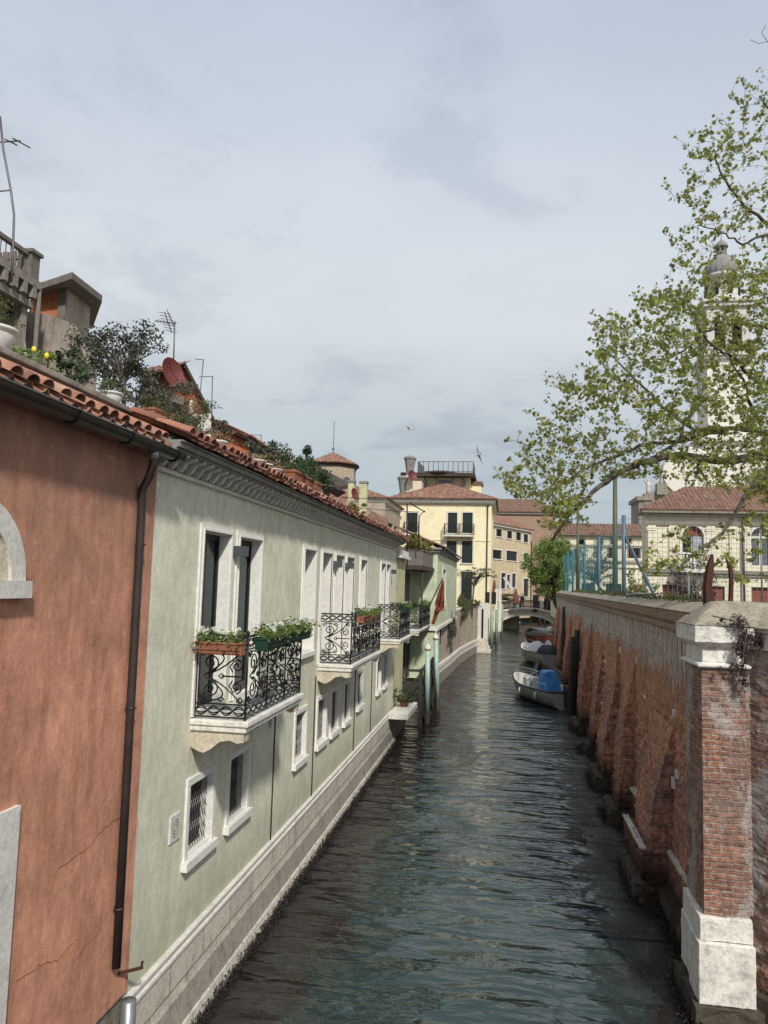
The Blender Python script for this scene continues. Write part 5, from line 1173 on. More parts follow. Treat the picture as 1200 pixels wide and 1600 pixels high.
# ------------------------------------------------------------------ bridge
BR = thing('footbridge', 'single arch stone footbridge with iron railings and white posts across the canal', 'bridge', (2.6,96,0))
bx0, bx1, by0, by1 = -1.3, 6.6, 95.5, 98.2; bc = (bx0+bx1)/2; hw = (bx1-bx0)/2
def deck(x): t = (x-bc)/hw; return 2.72-.62*t*t
def arch(x): t = (x-bc)/(hw-.25); return 1.95*math.sqrt(max(0,1-t*t*.96))-.12
b = MB(); N_ = 28; xs = [bx0+(bx1-bx0)*i/N_ for i in range(N_+1)]
ax_ = [x for x in xs]
for i in range(N_):
    xa, xb = xs[i], xs[i+1]; a0_, a1_ = arch(xa), arch(xb); 
    for Y in (by0, by1): b.quad((xa,Y,a0_),(xb,Y,a1_),(xb,Y,deck(xb)-.12),(xa,Y,deck(xa)-.12))
    b.quad((xa,by0,a0_),(xb,by0,a1_),(xb,by1,a1_),(xa,by1,a0_)); b.quad((xa,by0,deck(xa)-.12),(xb,by0,deck(xb)-.12),(xb,by1,deck(xb)-.12),(xa,by1,deck(xa)-.12))
b.box((bx0-3,by0,-.6),(bx0+.05,by1,2.0)); b.box((bx1-.05,by0,-.6),(bx1+3,by1,2.0)); b.build('arch', 'bridge_stone', BR)
b = MB()
for i in range(N_):
    xa, xb = xs[i], xs[i+1]; b.prism([(xa,by0-.06,arch(xa)),(xb,by0-.06,arch(xb)),(xb,by0-.06,arch(xb)+.24),(xa,by0-.06,arch(xa)+.24)], (0,.055,0))
b.build('arch_ring', 'white_stone', BR)
b = MB()
for i in range(N_): xa, xb = xs[i], xs[i+1]; b.prism([(xa,by0-.12,deck(xa)-.119),(xb,by0-.12,deck(xb)-.119),(xb,by0-.12,deck(xb)+.06),(xa,by0-.12,deck(xa)+.06)], (0,by1-by0+.24,0))
b.build('deck', 'lit_white_stone', BR)
for f in (.02,.36,.72,.98):
    x = bx0+(bx1-bx0)*f
    for Y in (by0,): b = MB(); b.box((x-.13,Y-.08,deck(x)+.06),(x+.13,Y+.18,deck(x)+1.12)); b.lathe((x,Y+.05,deck(x)+1.12), [(.19,0),(.19,.06),(.1,.12)], 4, False, math.pi/4); b.build('post', 'lit_white_stone', BR)
for Y in (by0+.03, by1-.05):
    b = MB(); n = 74
    for i in range(n): x = bx0+(bx1-bx0)*i/(n-1); b.tube([(x,Y,deck(x)+.06),(x,Y,deck(x)+1.0)], .014, 4, False, False)
    for off in (1.0,.2,.8): b.tube([(x,Y,deck(x)+off) for x in xs], .028, 4, False)
    for i in range(0,n-4,4):
        x = bx0+(bx1-bx0)*(i+2)/(n-1); b.tube([(x+.14*math.cos(t),Y,deck(x)+.5+.2*math.sin(t)) for t in np.linspace(0,2*math.pi,9)], .014, 3, False, False)
    b.build('railing', 'black_iron', BR)
b = MB(); leaves(b, blob_pts((atY(836,958,95.3).x,95.3,2.55), (.35,.15,.22), 220), .12); tag(b.build('bridge_weed', 'dark_green_leaf'), 'tuft of green weed growing on the bridge face', 'plant')
# people on the bridge
def person(p, h, face, label, coat, legs, stride=.12, lean=0):
    """one skinned figure: pelvis root, spine, neck, head, arms and legs"""
    T = thing('person', label, 'person', p, 'people on the bridge'); s_ = h/1.75
    J = {'pel':(0,0,.93),'sp':(0,.01,1.15),'ch':(0,0,1.36),'nk':(0,0,1.50),'hd':(0,-.02,1.62),'ht':(0,-.01,1.72),
         'ls':(.17,0,1.43),'le':(.23,.05,1.15),'lw':(.22,-.10,.93),'lh':(.215,-.14,.85),'rs':(-.17,0,1.43),'re':(-.23,.03,1.16),'rw':(-.20,-.12,.97),'rh':(-.19,-.17,.91),
         'lp':(.09,0,.90),'lk':(.10,-stride*.8,.50),'la':(.10,-stride*.6+.02,.09),'lt':(.11,-stride*.6-.14,.03),'rp':(-.09,0,.90),'rk':(-.10,stride*.2,.50),'ra':(-.10,stride+.1,.09),'rt':(-.11,stride-.05,.03)}
    Rr = {'pel':.14,'sp':.13,'ch':.15,'nk':.055,'hd':.10,'ht':.07,'ls':.065,'le':.05,'lw':.035,'lh':.03,'rs':.065,'re':.05,'rw':.035,'rh':.03,'lp':.10,'lk':.065,'la':.045,'lt':.035,'rp':.10,'rk':.065,'ra':.045,'rt':.035}
    E_ = [('pel','sp'),('sp','ch'),('ch','nk'),('nk','hd'),('hd','ht'),('ch','ls'),('ls','le'),('le','lw'),('lw','lh'),('ch','rs'),('rs','re'),('re','rw'),('rw','rh'),('pel','lp'),('lp','lk'),('lk','la'),('la','lt'),('pel','rp'),('rp','rk'),('rk','ra'),('ra','rt')]
    ks = list(J); me = bpy.data.meshes.new('body'); me.from_pydata([tuple(c*s_ for c in J[k]) for k in ks], [(ks.index(a), ks.index(c)) for a, c in E_], [])
    o = bpy.data.objects.new('body', me); col.objects.link(o); o.parent = T; ORIG[o.name] = Vector(p)
    md = o.modifiers.new('skin', 'SKIN'); md.use_smooth_shade = True
    for i, k in enumerate(ks): me.skin_vertices[0].data[i].radius = (Rr[k]*s_, Rr[k]*s_*.85)
    me.skin_vertices[0].data[0].use_root = True
    sb = o.modifiers.new('sub', 'SUBSURF'); sb.levels = 1; sb.render_levels = 1
    me.materials.append(MATS['skin']); T.rotation_euler.z = face
    p = Vector(p); b = MB(); b.lathe(p+V(0,0,.86*s_), [(.19*s_,0),(.18*s_,.2*s_),(.19*s_,.45*s_),(.20*s_,.56*s_),(.10*s_,.63*s_)], 12, sy=.72); b.tube([p+V(*J['ls'])*s_, p+V(*J['le'])*s_, p+V(*J['lw'])*s_], [.085*s_,.07*s_,.055*s_], 8); b.tube([p+V(*J['rs'])*s_, p+V(*J['re'])*s_, p+V(*J['rw'])*s_], [.085*s_,.07*s_,.055*s_], 8)
    b.build('coat', coat, T)
    b = MB()
    for q in ('l','r'): b.tube([p+V(*J[q+'p'])*s_, p+V(*J[q+'k'])*s_, p+V(*J[q+'a'])*s_], [.12*s_,.085*s_,.065*s_], 8)
    b.build('trousers', legs, T)
    b = MB(); b.ball(p+V(0,.025,1.68)*s_, (.105*s_,.115*s_,.11*s_), 8); b.build('hair', 'hair', T)
q = atY(816,950,96.9); person((q.x,96.9,deck(q.x)+.06), 1.72, .4, 'person in a black coat and pinkish trousers walking on the middle of the bridge', 'dark_cloth', 'pink_cloth', .18)
q = atY(852,950,96.6); person((q.x,96.6,deck(q.x)+.06), 1.78, -1.2, 'person all in black standing near the right end of the bridge', 'dark_cloth', 'dark_cloth', .05)
q = atY(858,950,97.1); person((q.x,97.1,deck(q.x)+.06), 1.60, 1.9, 'shorter person in black just right of the standing one on the bridge', 'dark_cloth', 'dark_cloth', .1)
for (px, lab) in ((843,'left'),(851,'right')):
    q = atY(px, 965, 112); T = thing('dark_mooring_pole', lab+' of two dark timber poles seen through the bridge arch', 'mooring pole', (q.x,112,0), 'dark poles through the arch'); b = MB(); b.tube([(q.x,112,-1),(q.x,112,3.4)], [.2,.18], 8); b.build('shaft', 'wet_wood', T)

# ------------------------------------------------------------------ right: brick canal wall
W0, W1 = 11.3, 58.0
BW = thing('canal_wall', 'long weathered brick canal wall with sloping buttresses, in shade on the right', 'wall', (3.3,30,0))
ny, nz = 560, 84; ZT_ = 4.72
ys = [W0+(W1-W0)*(i/ny)**1.35 for i in range(ny+1)]
vs = []; 
for i, Y in enumerate(ys):
    for k in range(nz+1):
        z = -.5+(ZT_+.5)*k/nz; X = wallX(Y)
        er = noise.fractal(Vector((Y*.45, z*.6, 3.3)), 1.0, 2.2, 4)
        fine = noise.fractal(Vector((Y*4.2, z*7.5, 9.1)), .9, 2.1, 4)
        # an eroded, rough belt that steps down towards the water
        belt = math.exp(-((z-(2.2+.35*math.sin(Y*.55)))/.75)**2)
        low = max(0, 1-(z/3.6))
        X += -.10*low*low - .03*er + belt*(.085*fine+.05*er+.02) + .022*fine*max(.25,low)
        if z < .9: X -= .06
        if z < .35: X -= .10+.04*fine
        vs.append((X, Y, z))
b = MB(); m = nz+1; fs = [(i*m+k, i*m+k+1, (i+1)*m+k+1, (i+1)*m+k) for i in range(ny) for k in range(nz)]
b.add(vs, fs, False)
b.quad((wallX(W1),W1,-.5),(wallX(W1)+1,W1,-.5),(wallX(W1)+1,W1,4.72),(wallX(W1),W1,4.72)); b.build('brickwork', 'canal_brick', BW)
def slab(y0, y1, xo0, xo1, z0, z1): return [(wallX(y0)+xo0,y0,z0),(wallX(y0)+xo1,y0,z0),(wallX(y1)+xo1,y1,z0),(wallX(y1)+xo0,y1,z0)], (0,0,z1-z0)
b = MB(); 
for (o, z0, z1) in ((-.07,4.66,4.74),(-.03,4.741,4.80),(-.07,4.801,4.99)): b.prism(*slab(W0,W1,o,.5,z0,z1))
b.build('coping_courses', 'brown_brick', BW)
b = MB(); b.prism([(wallX(W0)-.09,W0,4.991),(wallX(W0)+.62,W0,4.991),(wallX(W0)+.62,W0,5.14),(wallX(W0)+.25,W0,5.13)], (.02*(W1-W0),W1-W0,0)); b.build('coping_top', 'cap_stone', BW)
b = MB(); pts = []
for k in range(2600): Y = W0+2.5+RNG.random()**1.2*30; pts.append((wallX(Y)+RNG.uniform(.12,.6), Y, 5.13+RNG.uniform(0,.09)*(1+.8*math.sin(Y*1.7))))
leaves(b, pts, .07, droop=-.6); b.build('coping_grass', 'bush_leaf', BW)
BT = [(14.0,15.75,-.58,3.0),(18.4,19.5,-.50,3.7),(21.3,23.0,-.55,4.3),(25.6,26.7,-.46,3.6),(29.2,31.0,-.54,4.4),(34.9,36.2,-.42,4.0),(41,42.8,-.45,4.2),(48,50,-.45,4.2),(54,56,-.45,4.2)]
for (y0, y1, out_, zt) in BT:
    n1, n2 = 10, 46; b = MB(); rows = []
    for k in range(n2+1):
        t = k/n2; z = -.2+(zt+.2)*t; r_ = []
        o = out_*(1-t)**(.95+.2*math.sin(y0*3))*(1+.12*math.sin(y0*7+z*2.3))
        for i in range(n1+1):
            u = i/n1; Y = y0+(y1-y0)*u; f = noise.fractal(Vector((Y*4.5, z*9, out_*9+y0)), .9, 2.1, 4)
            st = 0
            r_.append(Vector((wallX(Y)+o-.03-st-.055*f*(1-t*.5)-.02*abs(f)+(.05 if i in (0,n1) else 0)*(.6+f), Y+.03*f+(.10*math.sin(z*1.9+y0)*(i/n1-.5)), z)))
        rows.append(r_)
    for k in range(n2):
        for i in range(n1): b.quad(rows[k][i+1], rows[k][i], rows[k+1][i], rows[k+1][i+1])
    for side in (0, n1):
        for k in range(n2):
            A_, B2 = rows[k][side], rows[k+1][side]; nseg = 5; XI = wallX(A_.y)+.15
            for j in range(nseg):
                def pp_(Q, t): 
                    x = Q.x+(XI-Q.x)*t; f = noise.fractal(Vector((x*5, Q.y+side, Q.z*9)), .9, 2.1, 3); return V(x, Q.y+(-.03 if side == 0 else .03)*f*(1 if 0 < t < 1 else 0), Q.z)
                b.quad(pp_(A_,j/nseg), pp_(A_,(j+1)/nseg), pp_(B2,(j+1)/nseg), pp_(B2,j/nseg))
    B_ = b.build('buttress', 'canal_brick', BW)
    b = MB(); b.box((wallX(y0)+out_-.09,y0-.04,-.5),(wallX(y0)+.1,y1+.04,.34)); b.build('foot_block', 'wet_stone', B_)
b = MB(); b.box((wallX(14.9)-.58,13.95,.43),(wallX(14.9)-.42,15.85,.90)); b.build('buttress_plinth', 'buttress_brick', BW)
b = MB(); b.box((wallX(14.9)-.61,13.9,.901),(wallX(14.9)-.50,15.85,.95)); b.box((wallX(14)-.14,11.9,.86),(wallX(14)-.0,13.95,.93)); b.box((wallX(17)-.16,16.1,.86),(wallX(17)-.0,18.1,.93)); b.build('stone_ledge', 'base_stone', BW)
b = MB(); b.box((wallX(12)-.24,11.3,-.5),(wallX(12)+.2,13.95,.30)); b.box((wallX(17)-.22,15.8,-.5),(wallX(17)+.2,18.2,.30)); b.build('footing', 'wet_stone', BW)
b = MB()
for k in range(46):
    Y = W0+.8+random.random()**1.2*34; z = random.uniform(1.4,4.3); hh = random.uniform(.05,.2); X = wallX(Y)-.10*max(0,1-z/3.6)**2-.03
    b.obox((X+.01,Y,z), V(.03,0,0), V(0,random.uniform(.015,.05),.006), V(0,.01,hh/2))
b.build('stone_inserts', 'lit_white_stone', BW)
b = MB(); pts = []
for k in range(16000):
    Y = 10.0+RNG.random()**1.5*40; bt = any(y0-.1 < Y < y1+.1 for y0, y1, _, _ in BT); X = wallX(Y)-(.62 if bt else .26)
    if Y < 11.4: X = 2.42
    pts.append((X-abs(RNG.normal(0,.10)), Y, RNG.uniform(-.02,.14)))
leaves(b, pts, .045); b.build('weed_fringe', 'mussel', BW)
# corner pier with stone cap
CPR = thing('corner_pier', 'brick corner pier with moulded white stone cap and pale stone foot', 'pillar', (2.75,10.8,0))
X0, X1, Y0, Y1 = 2.50, 3.03, 10.38, 11.28
def rough(mb, O, U, Vv, w_, h_, nu, nv, amp, seed, N):
    O, U, Vv, N = map(Vector, (O, U, Vv, N)); g_ = []
    for j in range(nv+1):
        row = []
        for i in range(nu+1):
            q = O+U*(w_*i/nu)+Vv*(h_*j/nv); f = noise.fractal(Vector((q.x*5+seed, q.y*5, q.z*9)), .9, 2.1, 4); e = 0 if i in (0, nu) else 1
            row.append(q+N*(amp*f*e))
        g_.append(row)
    for j in range(nv):
        for i in range(nu): mb.quad(g_[j][i], g_[j][i+1], g_[j+1][i+1], g_[j+1][i])
b = MB(); rough(b, (X0,Y0,1.30), (1,0,0), (0,0,1), X1-X0, 3.06, 14, 80, .02, 1, (0,-1,0)); rough(b, (X0,Y1,1.30), (0,-1,0), (0,0,1), Y1-Y0, 3.06, 20, 80, .022, 5, (-1,0,0))
b.box((X0+.08,Y0+.08,1.3),(X1+.3,Y1+.1,4.3)); b.build('brick_shaft', 'pillar_brick', CPR)
b = MB(); b.box((X0-.07,Y0-.07,1.02),(X1+.02,Y0+.42,1.299)); b.box((X0-.06,Y0+.428,1.02),(X1,Y1,1.299)); b.build('foot_moulding', 'lit_white_stone', CPR)
b = MB(); b.box((X0-.10,Y0-.13,.30),(X1+.03,Y0+.40,1.012)); b.box((X0-.08,Y0+.41,.36),(X1,Y1+.02,1.012)); b.build('foot_block', 'lit_white_stone', CPR)
b = MB(); b.box((X0-.16,Y0-.2,-.6),(X1+.1,Y1+.1,.295)); b.build('footing', 'wet_stone', CPR)
def ring(mb, o0, o1, z0, z1):
    a = [(X0-o0,Y0-o0,z0),(X1+o0,Y0-o0,z0),(X1+o0,Y1+o0,z0),(X0-o0,Y1+o0,z0)]; c = [(X0-o1,Y0-o1,z1),(X1+o1,Y0-o1,z1),(X1+o1,Y1+o1,z1),(X0-o1,Y1+o1,z1)]
    mb.add(a+c, [(0,1,5,4),(1,2,6,5),(2,3,7,6),(3,0,4,7),(3,2,1,0),(4,5,6,7)])
b = MB(); ring(b,.035,.06,4.34,4.355); ring(b,.06,.06,4.3551,4.385); ring(b,.06,.0,4.3851,4.41); ring(b,-.012,-.012,4.4101,4.60); b.build('cap_neck', 'lit_white_stone', CPR)
b = MB(); ring(b,0,.05,4.6001,4.625); ring(b,.05,.09,4.6251,4.665); ring(b,.10,.10,4.6651,4.88); b.build('cap_block', 'lit_white_stone', CPR)
b = MB(); n = 12; g_ = []
for j in range(n+1):
    row = []
    for i in range(n+1):
        u, v_ = i/n, j/n; x = X0-.115+(X1-X0+.75)*u; y = Y0-.115+(Y1-Y0+.23)*v_; t = min(u*1.6, v_, 1-v_)*2; t = min(1, t*1.15)
        row.append(V(x, y, 4.885+.31*t+(.02*noise.fractal(Vector((x*6,y*6,1)),1,2,4) if t > 0 else 0)))
    g_.append(row)
for j in range(n):
    for i in range(n): b.quad(g_[j][i], g_[j][i+1], g_[j+1][i+1], g_[j+1][i])
b.build('cap_top', 'cap_stone', CPR)
# near stretch of wall turning towards the camera
NW = thing('near_wall', 'rough red brick wall with crumbling courses right of the corner pier', 'wall', (4.2,8,0))
A_ = V(3.035,10.55,0); dirn = V(.58,-.81,0).normalized(); nrm = V(-.81,-.58,0).normalized(); Ln = 6.5; nu, nv = 120, 110; g_ = []
for j in range(nv+1):
    z = .1+4.5*j/nv; row = []
    for i in range(nu+1):
        s_ = Ln*i/nu; q = A_+dirn*s_; f = noise.fractal(Vector((s_*4.5, z*8, 17)), .9, 2.1, 4); lo = max(.25, 1.15-z/2.6)
        row.append(q+nrm*(.05*f*lo)+V(0,0,z))
    g_.append(row)
b = MB()
for j in range(nv):
    for i in range(nu): b.quad(g_[j][i+1], g_[j][i], g_[j+1][i], g_[j+1][i+1]); s0 = Ln*i/nu; s1 = Ln*(i+1)/nu; z0 = .1+4.5*j/nv; z1 = .1+4.5*(j+1)/nv; b.uv[len(b.f)-1] = [(s1,z0),(s0,z0),(s0,z1),(s1,z1)]
b.build('brickwork', 'pillar_brick', NW)
b = MB(); b.prism([A_+nrm*.05+V(0,0,4.60), A_+dirn*Ln+nrm*.05+V(0,0,4.60), A_+dirn*Ln-nrm*.6+V(0,0,4.60), A_-nrm*.6+V(0,0,4.60)], (0,0,.27)); b.build('stone_band', 'base_stone', NW)
b = MB(); b.prism([A_+nrm*.1+V(0,0,4.871), A_-nrm*.6+V(0,0,4.871), A_-nrm*.6+V(0,0,5.12), A_-nrm*.3+V(0,0,5.13)], dirn*Ln); b.build('coping_top', 'cap_stone', NW)
b = MB(); b.prism([A_+nrm*.12+V(0,0,-.6), A_+dirn*Ln+nrm*.12+V(0,0,-.6), A_+dirn*Ln-nrm*.3+V(0,0,-.6), A_-nrm*.3+V(0,0,-.6)], (0,0,1.05)); b.build('footing', 'wet_stone', NW)
# ivy on the pier
T = thing('ivy', 'dark purplish ivy hanging over the corner pier cap', 'ivy', (3.0,10.3,4.9)); b = MB(); b2 = MB(); P_ = []
path = [(1128,968),(1150,972),(1160,976),(1165,995),(1160,1020),(1158,1045),(1163,1065),(1180,1000),(1190,1003),(1155,1010),(1145,1040),(1125,1046)]
for i, (px, py) in enumerate(path):
    q = atY(px, py, 10.24 if py > 980 or px < 1150 else 10.2); rr = (.05,.05,.05) if px < 1150 and i not in (9,) else (.085,.05,.13); P_.append(blob_pts(tuple(q), rr, 45 if rr[0] < .06 else 210, .1))
leaves(b, np.vstack(P_), .034); b.build('foliage', 'purple_leaf', T)
b2.tube([atY(1112,962,10.2), atY(1130,966,10.2), atY(1155,974,10.18), atY(1166,990,10.2), atY(1160,1030,10.22), atY(1162,1070,10.24)], .008, 5); b2.build('stem', 'bark', T)
b = MB(); b.bar(atX(1090,1062,2.47)+V(-.02,0,-1.5), atX(1090,1062,2.47)+V(-.3,-.1,-1.5), .015); T = b.build('iron_rod', 'rust'); tag(T, 'short rusty rod sticking out of the brick pier', 'rod')
# rusty posts
def rust_post(pts, r, lab):
    T = thing('rusty_post', lab, 'post', pts[0], 'rusted iron posts behind the pier'); b = MB(); b.tube(pts, r, 5, False)
    b.build('shaft', 'rust', T)
rust_post([(2.84,11.35,5.05),(2.83,11.35,5.4),tuple(atY(1110,885,11.35)),tuple(atY(1113,866,11.35))], [.075,.07,.06,.02], 'thick rusted iron post with a pointed top on the corner pier')
rust_post([tuple(atY(1142,940,11.6)),tuple(atY(1143,905,11.6)),tuple(atY(1141,885,11.6)),tuple(atY(1134,873,11.6))], [.038,.036,.033,.012], 'thinner rusted iron post with a hooked top behind the corner pier')
# ------------------------------------------------------------------ sports court fence on the wall
def fx(px, off=.75):      # distance along the wall where image column px meets the fence line
    for i in range(2000):
        Y = 12+i*.03; p = atY(px, 925, Y)
        if p.x > wallX(Y)+off: return Y
    return 60
T = thing('court_fence', 'tall netted sports court fence with blue-green posts standing behind the brick wall', 'fence', (3.8,26,4.3))
FY = fx(975); FX = wallX(FY)+.75; ftop = atY(975,805,FY).z
posts = [(975,805,'grey_blue_paint',.07),(936,838,'grey_blue_paint',.06),(913,848,'teal_paint',.06),(905,852,'teal_paint',.05),(895,858,'teal_paint',.06),(887,862,'teal_paint',.06),(881,866,'teal_paint',.06)]
tops = []
for px, py, mt, r in posts:
    Y = fx(px); X = wallX(Y)+.75; z = atY(px, py, Y).z; tops.append((X,Y,z)); b = MB(); b.tube([(X,Y,4.3),(X,Y,z)], r, 8); b.build('post', mt, T)
b = MB(); q = atY(980,835,FY+.0); e = atY(1034,938,FY-1.5); b.bar((FX,FY,atY(978,835,FY).z), (e.x,FY-1.0,4.9), .07); b.build('brace', 'grey_blue_paint', T)
ex = atY(1260,900,FY).x
for x in (atY(1076,900,FY).x, atY(1190,900,FY).x, ex): b = MB(); b.tube([(x,FY,4.3),(x,FY,7.4 if x > 7 else 5.9)], .028, 6); b.build('thin_post', 'galvanised', T)
b = MB(); r = .0055
z = 4.6
while z < ftop: b.tube([(FX,FY,z),(ex,FY,z)], r, 3, False, False); z += .155
x = FX
while x < ex: b.tube([(x,FY,4.5),(x,FY,ftop)], r, 3, False, False); x += .155
b.build('wire_net', 'galvanised', T)
b = MB()     # net along the wall
for i in range(len(tops)-1):
    (xa,ya,za),(xb,yb,zb) = tops[i], tops[i+1]; n = max(3, int(math.hypot(xb-xa, yb-ya)/(.22 if i == 0 else .2)))
    rr = .004
    for k in range(n+1): t = k/n; b.tube([(xa+(xb-xa)*t, ya+(yb-ya)*t, 4.5),(xa+(xb-xa)*t, ya+(yb-ya)*t, za+(zb-za)*t-.25*math.sin(math.pi*t))], rr, 3, False, False)
    m = 11
    for k in range(m+1): f = k/m; b.tube([(xa+(xb-xa)*t, ya+(yb-ya)*t, 4.5+(za+(zb-za)*t-.25*math.sin(math.pi*t)-4.5)*f) for t in (0,.25,.5,.75,1)], rr, 3, False, False)
b.build('side_net', 'teal_paint', T)
b = MB(); b.tube([tuple(atY(980,931,18.5)), tuple(atY(992,927,18.5)), tuple(atY(1030,928,18.5))], .025, 6); tag(b.build('handrail', 'galvanised'), 'bent grey handrail behind the wall beside the diagonal brace', 'rail')
Y = 30; q0 = atY(961,740,Y); T = thing('light_pole', 'tall olive green pole rising into the plane tree', 'pole', (q0.x,Y,4.3)); b = MB(); b.tube([(q0.x,Y,4.3),(q0.x,Y,q0.z)], [.11,.08], 10); b.build('shaft', 'olive_pole', T); b = MB(); b.lathe((q0.x,Y,q0.z), [(.2,0),(.22,.1),(.05,.18)], 8); b.build('cap', 'olive_pole', T)
Y = 45; q0 = atY(903,792,Y); T = thing('lamp_post', 'slim olive street lamp with a flat head above the far end of the wall', 'street lamp', (q0.x,Y,4.3)); b = MB(); b.tube([(q0.x,Y,4.3),(q0.x,Y,q0.z)], [.1,.07], 8); b.build('shaft', 'olive_pole', T)
b = MB(); b.obox(q0+V(.3,0,.18), V(.45,0,.22), V(0,.18,0), V(-.03,0,.06)); b.build('lamp_head', 'antenna_metal', T)

# ------------------------------------------------------------------ church annex, side wing
AY = 50.0
def ax2(px, py, Y=AY): q = atY(px, py, Y); return q.x, q.z
AX0 = ax2(1010,850)[0]; AX1 = 24; AZ1 = ax2(1100,803)[1]
AN = thing('church_annex', 'cream two storey annex with arched windows, rust red lower doors and tile roof', 'building', (15,AY,4.3))
sq = [((1035,1060),(914,948)),((1096,1133),(916,950)),((1174,1212),(918,952))]
hs = []
for (a, c), (t_, bb) in sq: u0, z1 = ax2(a,t_); u1, z0 = ax2(c,bb); hs.append((u0-AX0, .02, u1-u0, z1-4.3))
arw = [((1066,1100),(822,882)),((1173,1207),(824,884))]; av = []
for (a, c), (t_, bb) in arw: u0, z1 = ax2(a,t_); u1, z0 = ax2(c,bb); av.append((u0,z0,u1-u0,z1-z0)); hs.append((u0-AX0, z0-4.3, u1-u0, z1-z0))
b = MB(); panel(b, (AX0,AY,4.3), (1,0,0), (0,0,1), AX1-AX0, AZ1-4.3, hs, .35, (0,-1,0)); b.box((AX0,AY+.36,4.3),(AX1,AY+1.6,AZ1)); b.prism([(AX0,AY+1.6,4.3),(AX1,AY+1.6,4.3),(AX1,AY+11,4.3),(AX0+2.2,AY+11,4.3)], (0,0,AZ1-4.3-.01)); b.quad((AX0,AY,4.3),(AX0,AY+.36,4.3),(AX0,AY+.36,AZ1),(AX0,AY,AZ1))
for (u, z, w_, h_) in av:      # masonry filling the corners above each arch
    rr = w_/2; n = 12
    for s_ in (-1, 1):
        pts = [(u+rr+s_*rr, AY+.02, z+h_+.001), (u+rr, AY+.02, z+h_+.001)]+[(u+rr+s_*rr*math.sin(t), AY+.02, z+h_-rr+rr*math.cos(t)) for t in np.linspace(0, math.pi/2, n)]
        b.prism(pts, (0,.3,0))
b.build('wall', 'church_plaster', AN)
for i, (u, z, w_, h_) in enumerate(av):
    rr = w_/2; pts = [(u-.16,AY-.05,z),(u,AY-.05,z)]+[(u+rr-rr*math.cos(t), AY-.05, z+h_-rr+rr*math.sin(t)) for t in np.linspace(0,math.pi,17)]+[(u+w_,AY-.05,z),(u+w_+.16,AY-.05,z)]
    pts += [(u+rr+(rr+.16)*math.cos(t), AY-.05, z+h_-rr+(rr+.16)*math.sin(t)) for t in np.linspace(0,math.pi,17)]
    b = MB(); 
    inn = pts[1:19]; 
    for k in range(17-1):
        t0, t1 = math.pi*k/16, math.pi*(k+1)/16; f = lambda R_, t: (u+rr-R_*math.cos(t), AY-.06, z+h_-rr+R_*math.sin(t)); b.prism([f(rr,t0), f(rr,t1), f(rr+.17,t1), f(rr+.17,t0)], (0,.058,0))
    b.box((u-.17,AY-.06,z),(u,AY-.002,z+h_-rr)); b.box((u+w_,AY-.06,z),(u+w_+.17,AY-.002,z+h_-rr)); wd = b.build('window', 'lit_white_stone', AN)
    b = MB(); b.box((u,AY+.33,z),(u+w_,AY+.355,z+h_)); b.build('pane', 'grey_glass' if i else 'dark_glass', wd)
    b = MB()
    for f in (0,.5,1): b.box((u+w_*f-.06,AY+.26,z),(u+w_*f+.06,AY+.32,z+h_-(rr if f != .5 else 0)))
    b.box((u,AY+.265,z+h_-rr-.05),(u+w_,AY+.315,z+h_-rr+.08)); b.build('mullion', 'white_stone', wd)
    if i == 0:
        b = MB(); b.prism([(u+rr-rr*.97*math.cos(t), AY+.2, z+h_-rr+rr*.97*math.sin(t)) for t in np.linspace(0,math.pi,13)], (0,.05,0)); b.build('red_shutter', 'red_door', wd)
        b = MB(); b.box((u+w_*.52,AY+.15,z),(u+w_*.98,AY+.2,z+h_-rr)); b.build('curtain', 'blue_grey_blind', wd)
for (u, z, w_, h_) in hs[:3]: b = MB(); b.box((u+AX0,AY+.2,4.3),(u+AX0+w_,AY+.26,4.3+h_)); b.build('lower_door', 'red_door', AN)
zc_ = ax2(1100,893)[1]; b = MB(); b.box((AX0-.1,AY-.18,zc_-.12),(AX1,AY-.001,zc_+.1)); b.box((AX0-.1,AY-.1,zc_-.3),(AX1,AY-.001,zc_-.121)); b.build('string_course', 'dirty_stone', AN)
b = MB(); b.box((AX0-.35,AY-.55,AZ1),(AX1,AY+1.8,AZ1+.16)); b.box((AX0-.25,AY-.4,AZ1-.16),(AX1,AY-.001,AZ1-.001)); b.box((AX0-.1,AY-.12,AZ1-.75),(AX1,AY-.001,AZ1-.5)); b.build('cornice', 'dirty_stone', AN)
for px in (1018,1052,1110,1146,1164,1214): b = MB(); u, _ = ax2(px,850); b.box((u-.25,AY-.1,zc_+.101),(u+.25,AY-.001,AZ1-.76)); b.box((u-.32,AY-.14,AZ1-1.1),(u+.32,AY-.101,AZ1-.86)); b.build('pilaster', 'church_plaster', AN)
b = MB(); corr_roof(b, (AX0-.5,AY-.6,AZ1+.2), (AX1,AY-.6,AZ1+.2), V(0,1,.50), 4.4, 3.6, 0, .27); corr_roof(b, (AX0+1.8,AY+11,AZ1+.2), (AX0-.5,AY-.6,AZ1+.2), V(1,.2,.50), 4.0, 4, 4, .27); b.build('roof', 'old_roof_tile', AN)
u0, z0 = ax2(1052,896); u1, z1 = ax2(1108,878); B_ = MB(); B_.box((u0,AY-1.0,zc_-.1),(u1,AY-.19,zc_+.12)); B_.box((u0,AY-1.0,zc_+1.02),(u1,AY-.75,zc_+1.15)); bl = B_.build('balcony', 'lit_white_stone', AN)
for i in range(9):
    u = u0+.2+(u1-u0-.4)*i/8; b = MB(); b.lathe((u,AY-.87,zc_+.12), [(.07,0),(.07,.08),(.11,.3),(.06,.55),(.045,.7),(.08,.9)], 8); b.build('baluster', 'lit_white_stone', bl)
